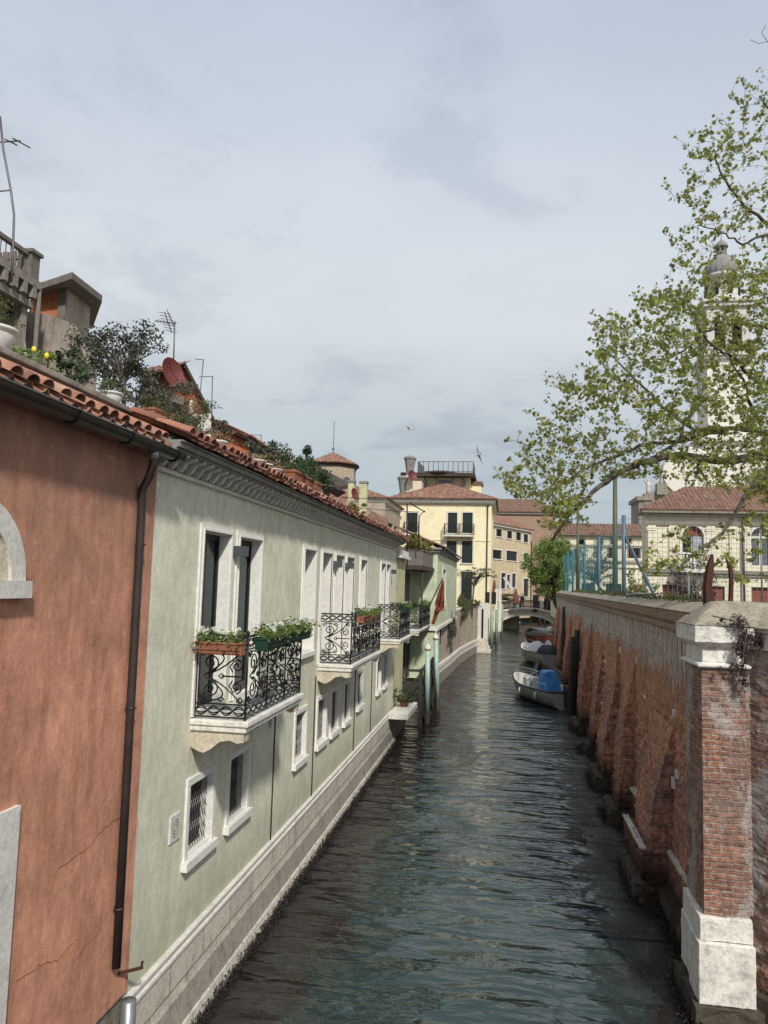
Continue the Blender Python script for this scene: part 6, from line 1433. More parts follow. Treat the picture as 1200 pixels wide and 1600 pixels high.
for px in (1160,): u, _ = ax2(px,850); b = MB(); b.tube([(u,AY-.17,AZ1),(u,AY-.22,4.3)], .07, 6); b.build('downpipe', 'antenna_metal', AN)
WGY = 78.0
WG = thing('side_wing', 'long pale cream wing with small upper windows, behind the court fence', 'building', (10,WGY,2.2))
gx0_, gz_ = ax2(872,836,WGY); gx1_ = ax2(1030,836,WGY)[0]
whs = []
for a, c, t_, bb in ((884,889,846,856),(905,913,843,855),(934,941,843,851),(955,959,843,851),(980,986,842,849),(884,890,858,876),(898,903,858,876),(932,939,858,872),(951,957,855,872),(982,986,855,872),(988,993,855,872),(995,1000,855,872),(905,925,911,934),(942,965,912,938),(984,1008,913,944)):
    u0, z1 = ax2(a,t_,WGY); u1, z0 = ax2(c,bb,WGY); whs.append((u0-gx0_, max(.01,z0-2.2), u1-u0, z1-z0))
b = MB(); panel(b, (gx0_,WGY,2.2), (1,0,0), (0,0,1), gx1_-gx0_, gz_-2.2, whs, .3, (0,-1,0)); b.box((gx0_,WGY+.31,2.2),(gx1_,WGY+12,gz_)); b.build('wall', 'church_plaster', WG)
for i, (u, z, w_, h_) in enumerate(whs):
    b = MB(); frame(b, (gx0_,WGY,2.2), (1,0,0), (0,0,1), (0,-1,0), u, z, w_, h_, .12, .05, 0, 0); wd = b.build('window', 'dirty_stone', WG); b = MB(); b.box((gx0_+u,WGY+.24,2.2+z),(gx0_+u+w_,WGY+.29,2.2+z+h_)); b.build('pane', 'dark_glass' if i < 12 else 'red_door' if i > 13 else 'grey_glass', wd)
b = MB()
for py, d in ((877,.3),(853,.12),(838,.25)): z = ax2(930,py,WGY)[1]; b.box((gx0_-.1,WGY-d,z-.14),(gx1_,WGY-.001,z+.1))
z = ax2(930,903,WGY)[1]; b.build('string_course', 'dirty_stone', WG)
b = MB(); z = ax2(930,887,WGY)[1]; b.box((gx0_,WGY-2.5,2.2),(gx1_,WGY-.31,z)); b.box((gx0_,WGY-2.7,z+.001),(gx1_,WGY-.31,z+.3)); b.build('lower_front', 'church_plaster', WG)
for (u, z_, w_, h_) in whs[12:]: b = MB(); b.box((gx0_+u,WGY-2.56,2.3),(gx0_+u+w_,WGY-2.501,2.2+z_+h_)); b.build('doorway', 'engine_black' if u < 5 else 'red_door', WG)
b = MB(); corr_roof(b, (gx0_-.5,WGY-.5,gz_+.1), (gx1_,WGY-.5,gz_+.1), V(0,1,.36), 4, 0, 0, .35, .06); b.build('roof', 'old_roof_tile', WG)
for (px, lab) in ((893,'left'),(910,'right')):
    u, z = ax2(px,812,WGY+3); antenna(lab+' of two small cluttered antennas on the far cream wing', [(u,WGY+3,z+.5),(u,WGY+3,gz_+.5)], [((u-.5,WGY+3,z),(u+.5,WGY+3,z+.1)),((u-.4,WGY+3,z-.6),(u+.4,WGY+3,z-.6))], .06, rods=4)
# ------------------------------------------------------------------ church and bell tower
CY = 100.0
CH = thing('church', 'pale cream domed church body behind the plane tree', 'church', (30,CY,2.2))
def cx(px, py, Y=CY): q = atY(px, py, Y); return q.x, q.z
u0, z0 = cx(1100,690); b = MB(); b.box((u0,CY,2.2),(u0+30,CY+25,z0)); b.build('nave', 'tower_white', CH)
b = MB(); b.box((u0-.5,CY-.6,z0+.001),(u0+30,CY+25,z0+.6)); b.box((u0-.25,CY-.3,z0-1.2),(u0+30,CY-.001,z0-.7)); b.build('cornice', 'white_stone', CH)
ua, za = cx(1000,770); b = MB(); b.prism([(ua,CY-1,2.2),(u0+.5,CY-1,2.2),(u0+.5,CY-1,z0-1),(cx(1078,720)[0],CY-1,cx(1078,720)[1]),(cx(1045,742)[0],CY-1,cx(1045,742)[1]),(ua+1.2,CY-1,za-.5)], (0,12,0)); b.build('side_aisle', 'tower_white', CH)
u, z = cx(1066,742); b = MB(); R_ = 3.3
sc_ = [(u+math.cos(t)*R_*(1-t/14), CY-2.2, z+math.sin(t)*R_*(1-t/14)) for t in np.linspace(0,9,44)]; b.tube(sc_, .32, 6); b.tube([(u,CY-2.6,z),(u,CY-1,z)], 2.9, 20, False); b.build('scroll', 'white_stone', CH)
b = MB(); p0 = cx(1008,782); p1 = cx(1048,752); b.prism([(p0[0],CY-2.4,p0[1]),(p1[0],CY-2.4,p1[1]),(p1[0],CY-2.4,p1[1]-1.2),(p0[0],CY-2.4,p0[1]-1.2)], (0,1.3,0)); b.box((cx(992,790)[0],CY-3,2.2),(cx(1006,790)[0]+.8,CY+3,cx(1000,786)[1])); b.box((cx(988,790)[0],CY-3.3,cx(1000,786)[1]),(cx(1012,790)[0],CY+3,cx(1000,780)[1])); b.build('parapet', 'dirty_stone', CH)
for a, c, t_, bb in ((1122,1132,758,772),(1185,1192,735,775)):
    u0_, z1_ = cx(a,t_); u1_, z0_ = cx(c,bb); b = MB(); b.box((u0_,CY-.1,z0_),(u1_,CY-.01,z1_)); b.build('window', 'dark_glass', CH)
b = MB(); u0_, z1_ = cx(1165,735); b.prism([(u0_+1.9-1.9*math.cos(t),CY-.2,z1_-2+2*math.sin(t)) for t in np.linspace(0,math.pi,13)], (0,.15,0)); b.build('lunette', 'dirty_stone', CH)
b = MB(); u0_, z1_ = cx(1193,722); b.box((u0_,CY-3,2.2),(u0_+12,CY-.7,z1_)); b.build('pink_bay', 'pinkish_plaster', CH)
def statue(px, py, top, Y, lab):
    u, z = cx(px, py, Y); _, z1 = cx(px, top, Y); h_ = z1-z; T = thing('statue', lab, 'statue', (u,Y,z), 'statues on the church parapet')
    b = MB(); b.box((u-.6,Y-.6,z-1.4),(u+.6,Y+.6,z)); b.build('pedestal', 'dirty_stone', T)
    b = MB(); b.lathe((u,Y,z), [(h_*.17,0),(h_*.15,h_*.3),(h_*.13,h_*.5),(h_*.17,h_*.72),(h_*.15,h_*.78),(h_*.05,h_*.83),(h_*.075,h_*.9),(h_*.05,h_)], 10); b.tube([(u+h_*.13,Y,z+h_*.75),(u+h_*.25,Y-.1,z+h_*.6),(u+h_*.14,Y-.3,z+h_*.52)], h_*.04, 6); b.tube([(u-h_*.13,Y,z+h_*.75),(u-h_*.26,Y-.1,z+h_*.85),(u-h_*.24,Y-.2,z+h_*1.0)], h_*.035, 6); b.build('figure', 'tower_stone', T)
statue(1013,772,749,CY-2.5,'leftmost pale stone statue on the church parapet'); statue(1033,756,736,CY-2.5,'pale stone statue on the parapet right of the leftmost one')
TY = 112.0
BTW = thing('bell_tower', 'tall white stone bell tower with a ribbed grey onion dome', 'bell tower', (31,TY,2.2))
c = atY(1128,450,TY+3.2); tx, ty = c.x, TY+3.2; zz_ = lambda py: atY(1128,py,TY).z; hwid = (atY(1162,550,TY).x-atY(1094,550,TY).x)/2
b = MB(); b.box((tx-hwid,ty-hwid,2.2),(tx+hwid,ty+hwid,zz_(560))); b.build('shaft', 'tower_white', BTW)
b = MB(); 
for py0, py1, e in ((560,552,.5),(556,553,.8),(478,470,.5),(472,468,.8)): b.box((tx-hwid-e,ty-hwid-e,zz_(py0)),(tx+hwid+e,ty+hwid+e,zz_(py1)))
b.build('cornice', 'tower_stone', BTW)
bz0, bz1 = zz_(552), zz_(478); ww = 2*hwid; b = MB()
for (O_, U_, N_v) in (((tx-hwid,ty-hwid,bz0),(1,0,0),(0,-1,0)),((tx-hwid,ty+hwid,bz0),(0,-1,0),(-1,0,0)),((tx+hwid,ty-hwid,bz0),(0,1,0),(1,0,0)),((tx+hwid,ty+hwid,bz0),(-1,0,0),(0,1,0))):
    panel(b, O_, U_, (0,0,1), ww, bz1-bz0, [(ww*.18,.6,ww*.24,(bz1-bz0)*.62),(ww*.58,.6,ww*.24,(bz1-bz0)*.62)], .8, N_v)
b.build('belfry', 'tower_stone', BTW)
b = MB(); b.box((tx-hwid+.9,ty-hwid+.9,bz0),(tx+hwid-.9,ty+hwid-.9,bz1)); b.build('belfry_core', 'interior_dark', BTW)
b = MB(); rD = (atY(1156,415,TY).x-atY(1100,415,TY).x)/2
b.lathe((tx,ty,zz_(469)), [(rD*1.12,0),(rD*1.12,.5),(rD*.98,.6),(rD*.98,zz_(420)-zz_(469)-.6),(rD*1.12,zz_(420)-zz_(469)-.5),(rD*1.15,zz_(420)-zz_(469)-.1),(rD*1.0,zz_(420)-zz_(469))], 24); b.build('drum', 'tower_stone', BTW)
for k in range(8):
    a_ = k*math.pi/4+.2; b = MB(); q = V(tx+math.cos(a_)*rD*.99, ty+math.sin(a_)*rD*.99, zz_(445)); b.obox(q, V(-math.sin(a_),math.cos(a_),0)*.35, V(math.cos(a_),math.sin(a_),0)*.06, V(0,0,.9)); b.build('drum_window', 'interior_dark', BTW)
hD = zz_(384)-zz_(420); nR = 96; vs = []; prof = [(1.0,0),(1.05,.1),(1.06,.22),(1.0,.4),(.86,.6),(.66,.78),(.42,.92),(.22,1.0)]
for r_, z_ in prof:
    for k in range(nR): a_ = 2*math.pi*k/nR; rr = rD*r_*(1+.035*abs(math.sin(a_*10))); vs.append((tx+rr*math.cos(a_), ty+rr*math.sin(a_), zz_(420)+hD*z_))
b = MB(); b.add(vs, [(i*nR+k, i*nR+(k+1) % nR, (i+1)*nR+(k+1) % nR, (i+1)*nR+k) for i in range(len(prof)-1) for k in range(nR)], True); b.build('dome', 'grey_cornice', BTW)
b = MB(); zt_ = zz_(384); hl = zz_(361)-zt_
b.lathe((tx,ty,zt_-.1), [(.8,0),(.8,.3),(.6,.35)], 12)
for k in range(6): a_ = k*math.pi/3; b.tube([(tx+.65*math.cos(a_),ty+.65*math.sin(a_),zt_),(tx+.65*math.cos(a_),ty+.65*math.sin(a_),zt_+hl*.5)], .12, 5)
b.lathe((tx,ty,zt_+hl*.5), [(.95,0),(.95,.15),(.85,.5),(.5,.9),(.12,1.2),(.1,1.4)], 14); b.build('lantern', 'grey_cornice', BTW)
b = MB(); zc2 = zz_(361); b.bar((tx,ty,zt_+hl*.5+1.2),(tx,ty,zz_(340)),.1); b.bar((tx-.5,ty,zz_(347)),(tx+.5,ty,zz_(347)),.1); b.build('cross', 'antenna_metal', BTW)

# ------------------------------------------------------------------ boats
def hull(mb, L_, W_, free, draft=.18, bow=.35, tr=.8, ns=22, nr=9, flare=.18):
    """open boat hull along +y (stern at 0, bow at L_): outer and inner skins"""
    st = []
    for i in range(ns+1):
        t = i/ns; hw_ = W_/2*(tr+(1-tr)*math.sin(min(1,t*2.2)*math.pi/2)) if t < .45 else W_/2*math.cos((t-.45)/.55*math.pi/2)**.72
        hw_ = max(hw_, .02); sh = free+bow*max(0,(t-.3)/.7)**2; ke = -draft*(1-max(0,(t-.75)/.25)**2)+max(0,(t-.9)/.1)**2*.12
        sec = []
        for k in range(nr+1):
            u = k/nr; x = hw_*(math.sin(u*math.pi/2)**.62)*(1-flare*(1-u)*0); z = ke+(sh-ke)*(u**1.6); x *= (1-flare*(1-u)*(1 if t > .2 else .6))
            sec.append((x, t*L_*(1-.0)+ (.0 if t < .9 else .10*(z-ke)), z))
        st.append(sec)
    for i in range(ns):
        for k in range(nr):
            for s_ in (1, -1):
                q = [st[i][k], st[i+1][k], st[i+1][k+1], st[i][k+1]]; q = [(s_*a, b_, c_) for a, b_, c_ in q]; mb.quad(*(q if s_ > 0 else q[::-1]), smooth=True)
    pts = [(a, b_, c_) for a, b_, c_ in st[0]]+[(-a, b_, c_) for a, b_, c_ in st[0][::-1]]; mb.quad(*pts)
    return st
def place(o_list, p, heading):
    pass
def boat(label, p, heading, L_, W_, free, mat, bow=.35, interior='hull_white', deckmat='hull_white', group='boats moored along the right bank', cat='boat', name='moored_boat'):
    T = thing(name, label, cat, (0,0,0), group); b = MB(); st = hull(b, L_, W_, free, bow=bow); b.build('hull', mat, T)
    b = MB()    # gunwale
    for s_ in (1, -1): b.tube([(s_*sec[-1][0], sec[-1][1], sec[-1][2]) for sec in st], .035, 6)
    b.tube([(-st[0][-1][0],0,st[0][-1][2]),(st[0][-1][0],0,st[0][-1][2])], .035, 6); b.build('rub_rail', 'rub_rail', T)
    b = MB()    # side decks and inner liner
    fl = free*.25; cols_ = [(max(.0,sec[-1][0]-.16), sec[-1][1], sec[-1][2]) for sec in st]
    for i in range(len(st)-1):
        (xa,ya,za),(xb,yb,zb) = cols_[i], cols_[i+1]; ea, eb = st[i][-1], st[i+1][-1]
        for s_ in (1,-1):
            q = [(s_*ea[0],ea[1],ea[2]),(s_*eb[0],eb[1],eb[2]),(s_*xb,yb,zb),(s_*xa,ya,za)]; b.quad(*(q if s_ < 0 else q[::-1]))
            q = [(s_*xa,ya,za),(s_*xb,yb,zb),(s_*xb*.92,yb,fl),(s_*xa*.92,ya,fl)]; b.quad(*(q if s_ < 0 else q[::-1]))
        q = [(-xa*.92,ya,fl),(xa*.92,ya,fl),(xb*.92,yb,fl),(-xb*.92,yb,fl)]; b.quad(*q)
    b.build('deck', interior, T); T.location = p; T.rotation_euler.z = heading; T['L'] = 0; del T['L']
    return T, st
def loc(o, T): return o
# A: nearest white and grey boat with blue tarpaulin
bow_, stern = V(.62,39.6,0), V(2.75,34.75,0); d = bow_-stern; Lb = d.length; hd = math.atan2(-d.x, d.y)
T, st = boat('white and grey motor boat with a bright blue tarpaulin over its console', (stern.x,stern.y,.12), hd, Lb, 2.1, .62, 'hull_grey', .30)
b = MB(); nu, nv = 16, 12; g_ = []
for i in range(nu+1):
    row = []
    for j in range(nv+1):
        a_ = math.pi*i/nu; x = .05+.40*math.copysign(abs(math.cos(a_))**.6, math.cos(a_)); z = .40+.98*(math.sin(a_)**.38); y = 1.55+.62*j/nv
        f = noise.fractal(Vector((x*2.2,y*2.2,z*2)),1,2,3); row.append(V(x+.10*f+.03*math.sin(y*9+z*2), y+.05*f-(.10*(1.5-z) if j in (0,) else 0), z+.08*f))
    g_.append(row)
for i in range(nu):
    for j in range(nv): b.quad(g_[i][j], g_[i][j+1], g_[i+1][j+1], g_[i+1][j], smooth=True)
for j in (0, nv): b.quad(*[g_[i][j] for i in range(nu+1)])
b.build('tarpaulin', 'blue_tarp', T)
b = MB(); b.box((-.75,2.55,.2),(.0,2.95,.95)); b.box((-.8,.5,.2),(.7,1.0,.52)); b.box((-.55,3.5,.2),(.55,4.1,.5)); b.build('seat', 'hull_white', T)
b = MB(); b.tube([(-.82,2.0,.7),(-.82,2.1,1.15),(-.2,2.5,1.25),(.6,2.4,1.15),(.8,2.0,.75)], .02, 6)
for s_ in (1,-1): b.tube([(s_*.9,3.2,.72),(s_*.8,3.3,.98),(s_*.45,4.5,1.12),(s_*.1,5.05,1.2)], .018, 6); b.tube([(s_*.65,4.0,.80),(s_*.66,4.0,1.05)], .015, 5); b.tube([(s_*.95,.1,.65),(s_*.95,.2,.95),(s_*.98,1.5,.95),(s_*1.0,1.6,.66)], .018, 6)
b.build('hand_rail', 'chrome', T)
b = MB(); b.box((-.75,.12,.625),(.75,.28,.66)); b.box((-.2,-.45,.0),(.2,-.05,.55)); b.box((-.22,-.5,.55),(.22,-.0,.95)); b.build('outboard_motor', 'engine_black', T)
b = MB(); b.tube([(.95,.1,.66),(1.3,-.2,.7),(1.55,.2,1.0)], .012, 4); b.build('mooring_rope', 'white_sheet', T)
for fy in (1.0,2.6):
    b = MB(); b.tube([(-.98,fy,.62),(-1.06,fy,.5)], .008, 4); b.tube([(-1.07,fy,.52),(-1.09,fy,.4),(-1.08,fy,.2)], [.03,.07,.05], 8); b.build('fender', 'hull_white', T)
# B: dark wooden rowing boat
T, st = boat('open dark wooden rowing boat between the two white boats', (3.0,39.8,.05), .14, 6.6, 1.75, .5, 'dark_wood', .45, 'grey_wood')
for y in (1.2,2.4,3.6,4.8): b = MB(); b.box((-.72*(1-.06*y),y,.34),(.72*(1-.06*y),y+.22,.39)); b.build('thwart', 'grey_wood', T)
b = MB()
for k in range(12): b.box((-.55,.6+k*.4,.135),(.55,.65+k*.4,.16))
b.build('floor_boards', 'dark_wood', T)
# C: white boat with covers
bow_, stern = V(1.45,57.6,0), V(3.3,52.2,0); d = bow_-stern; hd = math.atan2(-d.x, d.y)
T, st = boat('grey hulled motor boat with dark and white covers heaped on it', (stern.x,stern.y,.15), hd, d.length, 2.3, .78, 'hull_grey', .35)
def heap(c, r, mat, name, amp=.12, seed=0):
    b = MB(); nu, nv = 22, 12; g_ = []
    for j in range(nv+1):
        ph = math.pi/2*j/nv; row = []
        for i in range(nu): a_ = 2*math.pi*i/nu; p_ = V(c[0]+r[0]*math.cos(a_)*math.cos(ph), c[1]+r[1]*math.sin(a_)*math.cos(ph), c[2]+r[2]*math.sin(ph)); f = noise.fractal(p_*1.7+V(seed,0,0),1,2,3); row.append(p_*1.0+V(f,f,f*.7)*amp)
        g_.append(row)
    for j in range(nv):
        for i in range(nu): b.quad(g_[j][i], g_[j][(i+1) % nu], g_[j+1][(i+1) % nu], g_[j+1][i], smooth=True)
    b.build(name, mat, T)
heap((.15,1.7,.6), (.8,1.2,.65), 'black_cover', 'dark_cover'); heap((-.3,2.5,.7), (.6,.9,.72), 'white_sheet', 'white_cover', .15, 4); heap((.45,2.2,1.0), (.22,.5,.55), 'white_sheet', 'white_cover', .1, 9)
b = MB(); b.box((-.5,3.9,.75),(.5,4.6,.95)); b.build('seat', 'hull_white', T)
b = MB()
for s_ in (1,-1): b.tube([(s_*.9,3.4,.85),(s_*.75,3.5,1.15),(s_*.15,5.2,1.35)], .02, 6)
b.build('hand_rail', 'chrome', T)
# D: dark red hull
T, st = boat('dark red hulled covered boat behind the white covered one', (3.55,67.5,.15), .18, 6.5, 2.3, 1.0, 'hull_red', .3, 'dark_wood'); heap((0,3.0,.85), (1.0,2.3,.42), 'black_cover', 'dark_cover', .06, 3)
b = MB(); b.box((-.95,.02,.95),(.95,.2,1.12)); b.build('transom_board', 'hull_red', T)
# E: small grey boat
T, st = boat('small pale grey dinghy with an outboard motor, farthest before the bridge', (4.5,80.5,.1), .3, 5.2, 2.1, .6, 'hull_grey', .3)
heap((0,2.4,.5), (.85,1.6,.5), 'blue_grey_blind', 'grey_cover', .08, 5); b = MB(); b.box((-.2,-.5,-.1),(.2,-.1,.6)); b.lathe((0,-.3,.6), [(.22,0),(.36,.15),(.36,.5),(.2,.66)], 10, sy=1.3); b.build('outboard_motor', 'hull_white', T)
T, st = boat('dark covered boat seen through the bridge arch', (.2,108,.1), .1, 6, 2.2, .7, 'hull_red', .3, group='boats moored beyond the bridge'); heap((0,3.0,.6), (1.0,2.3,.7), 'black_cover', 'dark_cover', .06, 3)
T, st = boat('small grey boat close under the left side of the bridge arch', (.9,101,.1), -.1, 4.6, 1.8, .5, 'hull_grey', .3, group='boats moored beyond the bridge')
# timber mooring posts along the right wall
for i, (x, y, h_, r, lx, lab) in enumerate(((2.78,33.6,3.25,.13,.03,'front leaning dark timber post beside the blue tarpaulin boat'),(3.0,34.4,3.5,.13,.035,'rear leaning dark timber post beside the blue tarpaulin boat'),(3.45,47.0,4.2,.17,.02,'thick dark timber post between the rowing boat and the covered white boat'),(4.05,60.0,4.6,.17,.01,'dark timber post at the far end of the brick wall'),(3.62,50.5,3.6,.15,.015,'grey timber post beside the covered white boat'))):
    T = thing('timber_post', lab, 'mooring post', (x,y,0), 'timber mooring posts by the brick wall'); b = MB(); b.tube([(x-lx*1,y,-1),(x,y,0),(x+lx*h_*.5,y,h_*.5),(x+lx*h_,y,h_)], [r,r,r*.95,r*.85], 9); b.build('shaft', 'wet_wood', T)
# ------------------------------------------------------------------ plane tree reaching over the canal
PT = thing('plane_tree', 'large plane tree with spring leaves whose branches reach over the canal from the right', 'tree', (10.2,17,4.3))
limbs = [
 ([(1330,760),(1260,722),(1200,713),(1130,720),(1060,712),(1005,722),(985,730),(960,744),(930,766),(905,790),(880,818),(862,845)], [17,16.8,16.5,16.2,16,15.7,15.5,15.2,15,14.8,14.6,14.4], .115),
 ([(1330,760),(1250,700),(1180,672),(1120,672),(1085,672),(1060,690),(1025,712),(985,731)], [17,16.8,16.9,17,17,16.8,16.4,15.6], .085),
 ([(1350,700),(1290,600),(1230,590),(1190,598),(1165,582),(1150,560),(1125,548),(1095,520),(1085,495)], [17,16.8,16.5,16,15.6,15.2,14.8,14.4,14.2], .07),
 ([(1330,760),(1260,712),(1200,742),(1172,765),(1150,800),(1130,830),(1100,853),(1075,872),(1062,888)], [17,16,15.4,15,14.6,14.2,13.9,13.6,13.5], .065),
 ([(1360,620),(1300,480),(1250,400),(1200,350),(1165,322),(1135,285),(1115,245)], [17,17,16.6,16.2,16,15.6,15.4], .07),
 ([(1300,480),(1250,380),(1200,366),(1160,380),(1125,362),(1090,352)], [17,15.6,15.2,15,14.8,14.6], .045),
 ([(1350,700),(1290,600),(1250,555),(1200,512),(1150,506),(1110,515),(1080,540),(1040,560),(1005,562)], [17,17.4,17.8,18,18.3,18.4,18.4,18.5,18.6], .06),
 ([(1130,672),(1060,690),(1010,694),(960,714),(925,728),(890,748),(860,768),(830,772)], [17,17.2,17.4,17.4,17.3,17.2,17,16.8], .05),
 ([(1190,665),(1170,630),(1165,600),(1140,560),(1130,530)], [16.8,16.4,16,15.8,15.6], .045),
 ([(1060,690),(1075,650),(1100,620),(1120,590)], [16.8,16.9,17,17.2], .035),
 ([(1360,620),(1320,450),(1290,300),(1240,220),(1205,180),(1190,150)], [17,17.2,17.2,17,16.6,16.4], .06),
 ([(1085,672),(1040,640),(1000,600),(960,560),(935,530)], [17,17.6,18,18.2,18.4], .04)]
trunk_top = V(10.3,17.1,7.4)
bark = MB(); nodes = []; nrad = []
bark.tube([V(10.2,17,3.9), V(10.25,17.05,5.2), trunk_top, V(10.1,17.2,9.4), V(9.9,17.3,12.0), V(9.8,17.2,15.5)], [.42,.36,.32,.25,.17,.05], 12)
for ps, ds, r in limbs:
    P_ = [atY(px, py, Y) for (px, py), Y in zip(ps, ds)]
    if ps[0][0] > 1290: P_ = [V(10.2,17.05, min(11.5, max(6.5, P_[0].z-.9)))]+P_
    # smooth and resample
    Q = []
    for i in range(len(P_)-1):
        p0 = P_[max(i-1,0)]; p1 = P_[i]; p2 = P_[i+1]; p3 = P_[min(i+2,len(P_)-1)]
        for k in range(5):
            t = k/5; Q.append(.5*((2*p1)+(p2-p0)*t+(2*p0-5*p1+4*p2-p3)*t*t+(3*p1-p0-3*p2+p3)*t**3)+V(random.gauss(0,.012),random.gauss(0,.02),random.gauss(0,.012)))
    Q.append(P_[-1]); n = len(Q); rad = [r*(1-.8*i/(n-1)) for i in range(n)]
    bark.tube(Q, rad, 7); nodes += Q[6:]; nrad += rad[6:]
def inpoly(x, y, P_):
    c = False; j = len(P_)-1
    for i in range(len(P_)):
        if (P_[i][1] > y) != (P_[j][1] > y) and x < (P_[j][0]-P_[i][0])*(y-P_[i][1])/(P_[j][1]-P_[i][1])+P_[i][0]: c = not c
        j = i
    return c
dense = [(925,500),(960,505),(1000,470),(1050,445),(1100,430),(1300,400),(1300,800),(1200,790),(1130,765),(1060,752),(1010,745),(985,752),(950,748),(915,775),(880,805),(850,800),(815,775),(778,752),(785,738),(830,722),(798,700),(800,690),(850,690),(830,670),(865,655),(862,600),(885,597),(900,605),(925,570)]
sparse = [(1060,440),(1045,372),(1075,330),(1060,290),(1085,235),(1120,180),(1150,130),(1175,150),(1300,100),(1300,430)]
low = [[(1005,850),(1060,820),(1110,860),(1105,895),(1060,890),(1015,885)],[(1120,830),(1175,800),(1300,800),(1300,935),(1190,930),(1150,915),(1120,880)],[(880,770),(935,775),(905,810),(870,830),(840,812)],[(1000,880),(1040,868),(1045,890),(1010,905)]]
att = []
def addp(poly, n, y0, y1):
    xs_ = [p[0] for p in poly]; ys_ = [p[1] for p in poly]; k = 0
    while k < n:
        x = random.uniform(min(xs_), max(xs_)); y = random.uniform(min(ys_), max(ys_))
        if inpoly(x, y, poly): att.append(atY(x, y, random.uniform(y0, y1))); k += 1
addp(dense, 1600, 13.6, 19.5); addp([(1000,470),(1060,445),(1300,400),(1300,790),(1130,760),(1030,700)], 150, 13.8, 19.5); addp(sparse, 210, 14.0, 17.5)
for tx_, ty_ in ((930,490),(924,556),(992,460),(1018,468),(860,595),(880,592),(828,640),(798,682),(776,740),(783,760),(1043,293),(1048,370),(1118,183),(1155,122),(1190,116),(1068,226),(1084,205),(1050,440),(1044,362),(1082,322),(905,572),(955,490),(846,655),(812,712),(1098,200),(1140,150),(1062,262),(1058,405),(890,800),(850,812)):
    y0_ = random.uniform(14, 17.5)
    for f in (0, .4, .8): att.append(atY(tx_+f*34+random.uniform(-4,4), ty_+f*24+random.uniform(-4,4), y0_))
for pl_, n in zip(low, (26, 75, 30, 7)): addp(pl_, n, 13.3, 15)
NA = np.array([tuple(p) for p in nodes]); NR = list(nrad)
order = sorted(range(len(att)), key=lambda i: float(np.min(((NA-np.array(tuple(att[i])))**2).sum(1))))
leafp = []
NA = NA.tolist()
for i in order:
    q = att[i]; A_ = np.array(NA); dd = ((A_-np.array(tuple(q)))**2).sum(1); j = int(np.argmin(dd)); p = Vector(NA[j]); L_ = (q-p).length
    if L_ < .08 or L_ > 2.6: continue
    r0 = min(NR[j]*.6, .008+.012*L_); n = max(3, int(L_/.16)); side = V(random.gauss(0,1),random.gauss(0,1),random.gauss(0,.6)+.2)*L_*.12; pts = []
    for k in range(n+1): t = k/n; pts.append(p.lerp(q, t)+side*math.sin(t*math.pi)+V(random.gauss(0,1),random.gauss(0,1),random.gauss(0,1))*.018*(0 if k == 0 else 1))
    bark.tube(pts, [max(.0035, r0*(1-.75*k/n)) for k in range(n+1)], 4, False, False)
    for k in range(1, n+1): NA.append(tuple(pts[k])); NR.append(max(.004, r0*(1-.7*k/n)))
    for k in range(max(1,n-3), n+1):
        m = random.randint(3, 6) if k == n else random.randint(1, 3); leafp.append(blob_pts(tuple(pts[k]), (.095,.095,.085), m, .2))
    if random.random() < .5:
        e = pts[-1]+V(random.gauss(0,.12),random.gauss(0,.12),random.uniform(-.05,.24)); bark.tube([pts[-1], e], .0035, 3, False, False); leafp.append(blob_pts(tuple(e), (.07,.07,.07), 3, .2))
# bare twig at the top right corner of the photo
for tw in ([(1230,60),(1205,64),(1185,68),(1172,62)],[(1200,66),(1190,52),(1196,40)]): bark.tube([atY(px,py,15.5) for px, py in tw], .006, 4, False)
bark.build('branches', 'bark', PT)
b = MB(); leaves(b, np.vstack(leafp), .083, True, .35); b.build('foliage', 'plane_leaf', PT)
# ------------------------------------------------------------------ further trees and shrubs
shrub('canal_tree', 'fresh green bushy tree hanging over the right bank before the bridge', P(858,885,66), (2.2,2.2,2.8), 15000, 120, 'fresh_leaf', .19, 'tree', None, None, 8, .2, (5.4,67,2.0), 'bark', .18)
shrub('canal_tree', 'dull darker tree with white blossom below the fresh green one', P(862,916,70), (1.7,1.5,1.2), 2600, 34, 'bush_leaf', .17, 'tree', None, None, 8, .25, (5.6,70.5,2.0), 'bark', .14)
shrub('court_tree', 'thin pale green tree seen through the court netting', P(925,880,60), (2.2,1.5,2.2), 2600, 60, 'olive_leaf', .16, 'tree', None, None, 8, .16, (8.2,60,4.3), 'bark', .1)
shrub('purple_shrub', 'dark purple leaved shrub behind the wall in front of the annex balcony', P(1084,912,27), (.95,.7,.92), 3000, 46, 'purple_leaf', .075, 'shrub', None, None, 8, .22, (6.9,27,4.3), 'bark', .04)
shrub('court_bush', 'light green bush behind the court fence left of the diagonal brace', P(1000,915,30), (.75,.5,.6), 500, 16, 'geranium_leaf', .12, 'bush')
for px, py, r in ((1010,936,.5),(985,936,.4),(1030,938,.3)): 
    pass
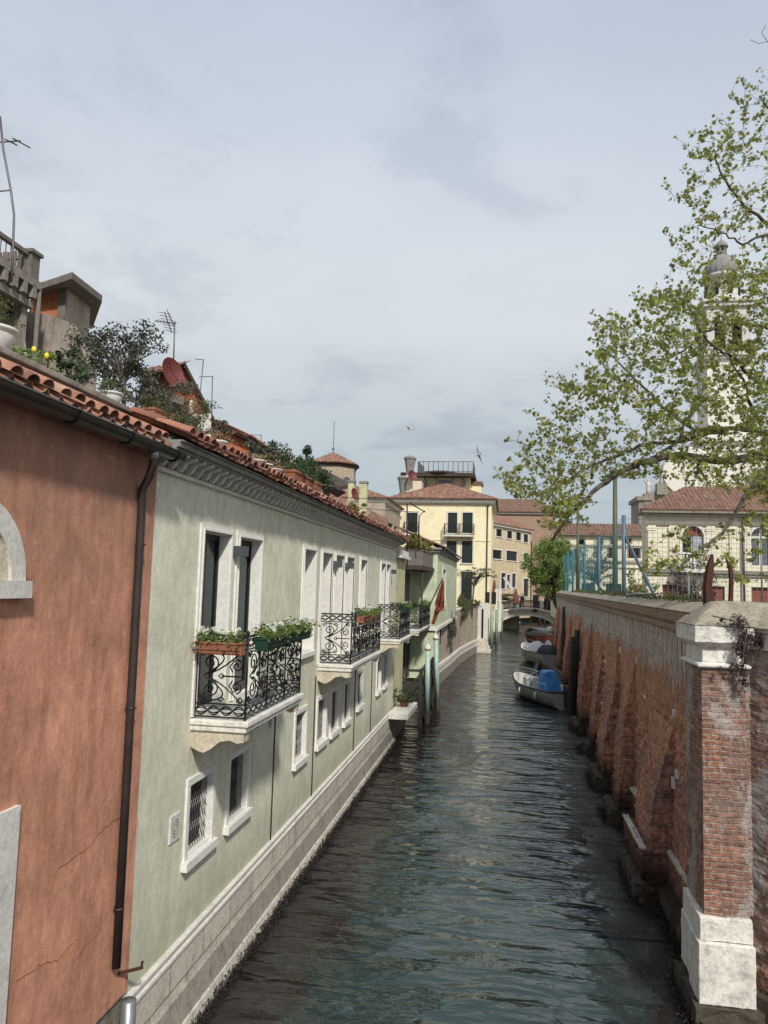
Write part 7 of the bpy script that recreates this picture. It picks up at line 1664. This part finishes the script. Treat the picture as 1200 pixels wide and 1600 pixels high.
# ------------------------------------------------------------------ gulls
def gull(p, span, yaw, roll, pitch, lab):
    T = thing('gull', lab, 'gull', p, 'gulls in the sky'); p = Vector(p); M_ = Matrix.Rotation(yaw,3,'Z') @ Matrix.Rotation(pitch,3,'X') @ Matrix.Rotation(roll,3,'Y')
    b = MB(); b.tube([(0,-.26,.0),(0,-.2,.01),(0,-.05,.0),(0,.12,.01),(0,.2,.03),(0,.26,.02)], [.01,.04,.065,.055,.04,.012], 10); b.tube([(0,.25,.02),(0,.31,.01)], [.014,.004], 6); b.prism([(-.05,-.24,0),(.05,-.24,0),(.09,-.38,0),(-.09,-.38,0)], (0,0,.008)); b.v = [tuple(p+M_ @ Vector(v)) for v in b.v]; b.build('body', 'bird_white', T)
    for s_ in (1,-1):
        b = MB(); pts = [(s_*.03,.10,.03),(s_*.25*span,.15,.12),(s_*.42*span,.04,.10),(s_*.5*span,-.08,.07),(s_*.36*span,-.04,.08),(s_*.2*span,-.02,.1),(s_*.03,-.10,.03)]
        b.prism([tuple(p+M_ @ Vector(v)) for v in pts], tuple(M_ @ Vector((0,0,.012)))); b.build('wing', 'bird_grey', T)
gull(tuple(atY(747,711,44)), 1.15, .5, 1.25, -.1, 'gull banking with one wing up, right of the roof terrace railing')
gull(tuple(atY(640,671,62)), 1.2, 1.2, .1, .1, 'distant gull gliding level, high above the chimneys')

for o in list(bpy.data.objects):
    if o.type == 'MESH' and o.name.split('.')[0] in ('cap_block', 'foot_block', 'foot_moulding', 'cap_neck', 'slab_top', 'balcony', 'stone_ledge', 'ledge_top', 'plinth_moulding') and len(o.data.vertices) < 400:
        md = o.modifiers.new('worn_edges', 'BEVEL'); md.width = .012; md.segments = 2; md.limit_method = 'ANGLE'

rt = bpy.data.textures.new('rough', 'CLOUDS'); rt.noise_scale = .16; rt.noise_depth = 4
for o in list(bpy.data.objects):
    k = o.name.split('.')[0]; pn = o.parent.name.split('.')[0] if o.parent else ''
    if o.type == 'MESH' and ((k in ('foot_block', 'footing', 'buttress_plinth', 'stone_ledge') and pn in ('canal_wall', 'buttress')) or (k in ('foot_block', 'footing', 'foot_moulding', 'cap_block') and pn == 'corner_pier')):
        big = pn != 'corner_pier' or k == 'footing'
        md = o.modifiers.new('divide', 'SUBSURF'); md.subdivision_type = 'SIMPLE'; md.levels = md.render_levels = 5
        md = o.modifiers.new('worn', 'DISPLACE'); md.texture = rt; md.texture_coords = 'GLOBAL'; md.strength = (.10 if k != 'stone_ledge' else .03) if big else .028; md.mid_level = .5
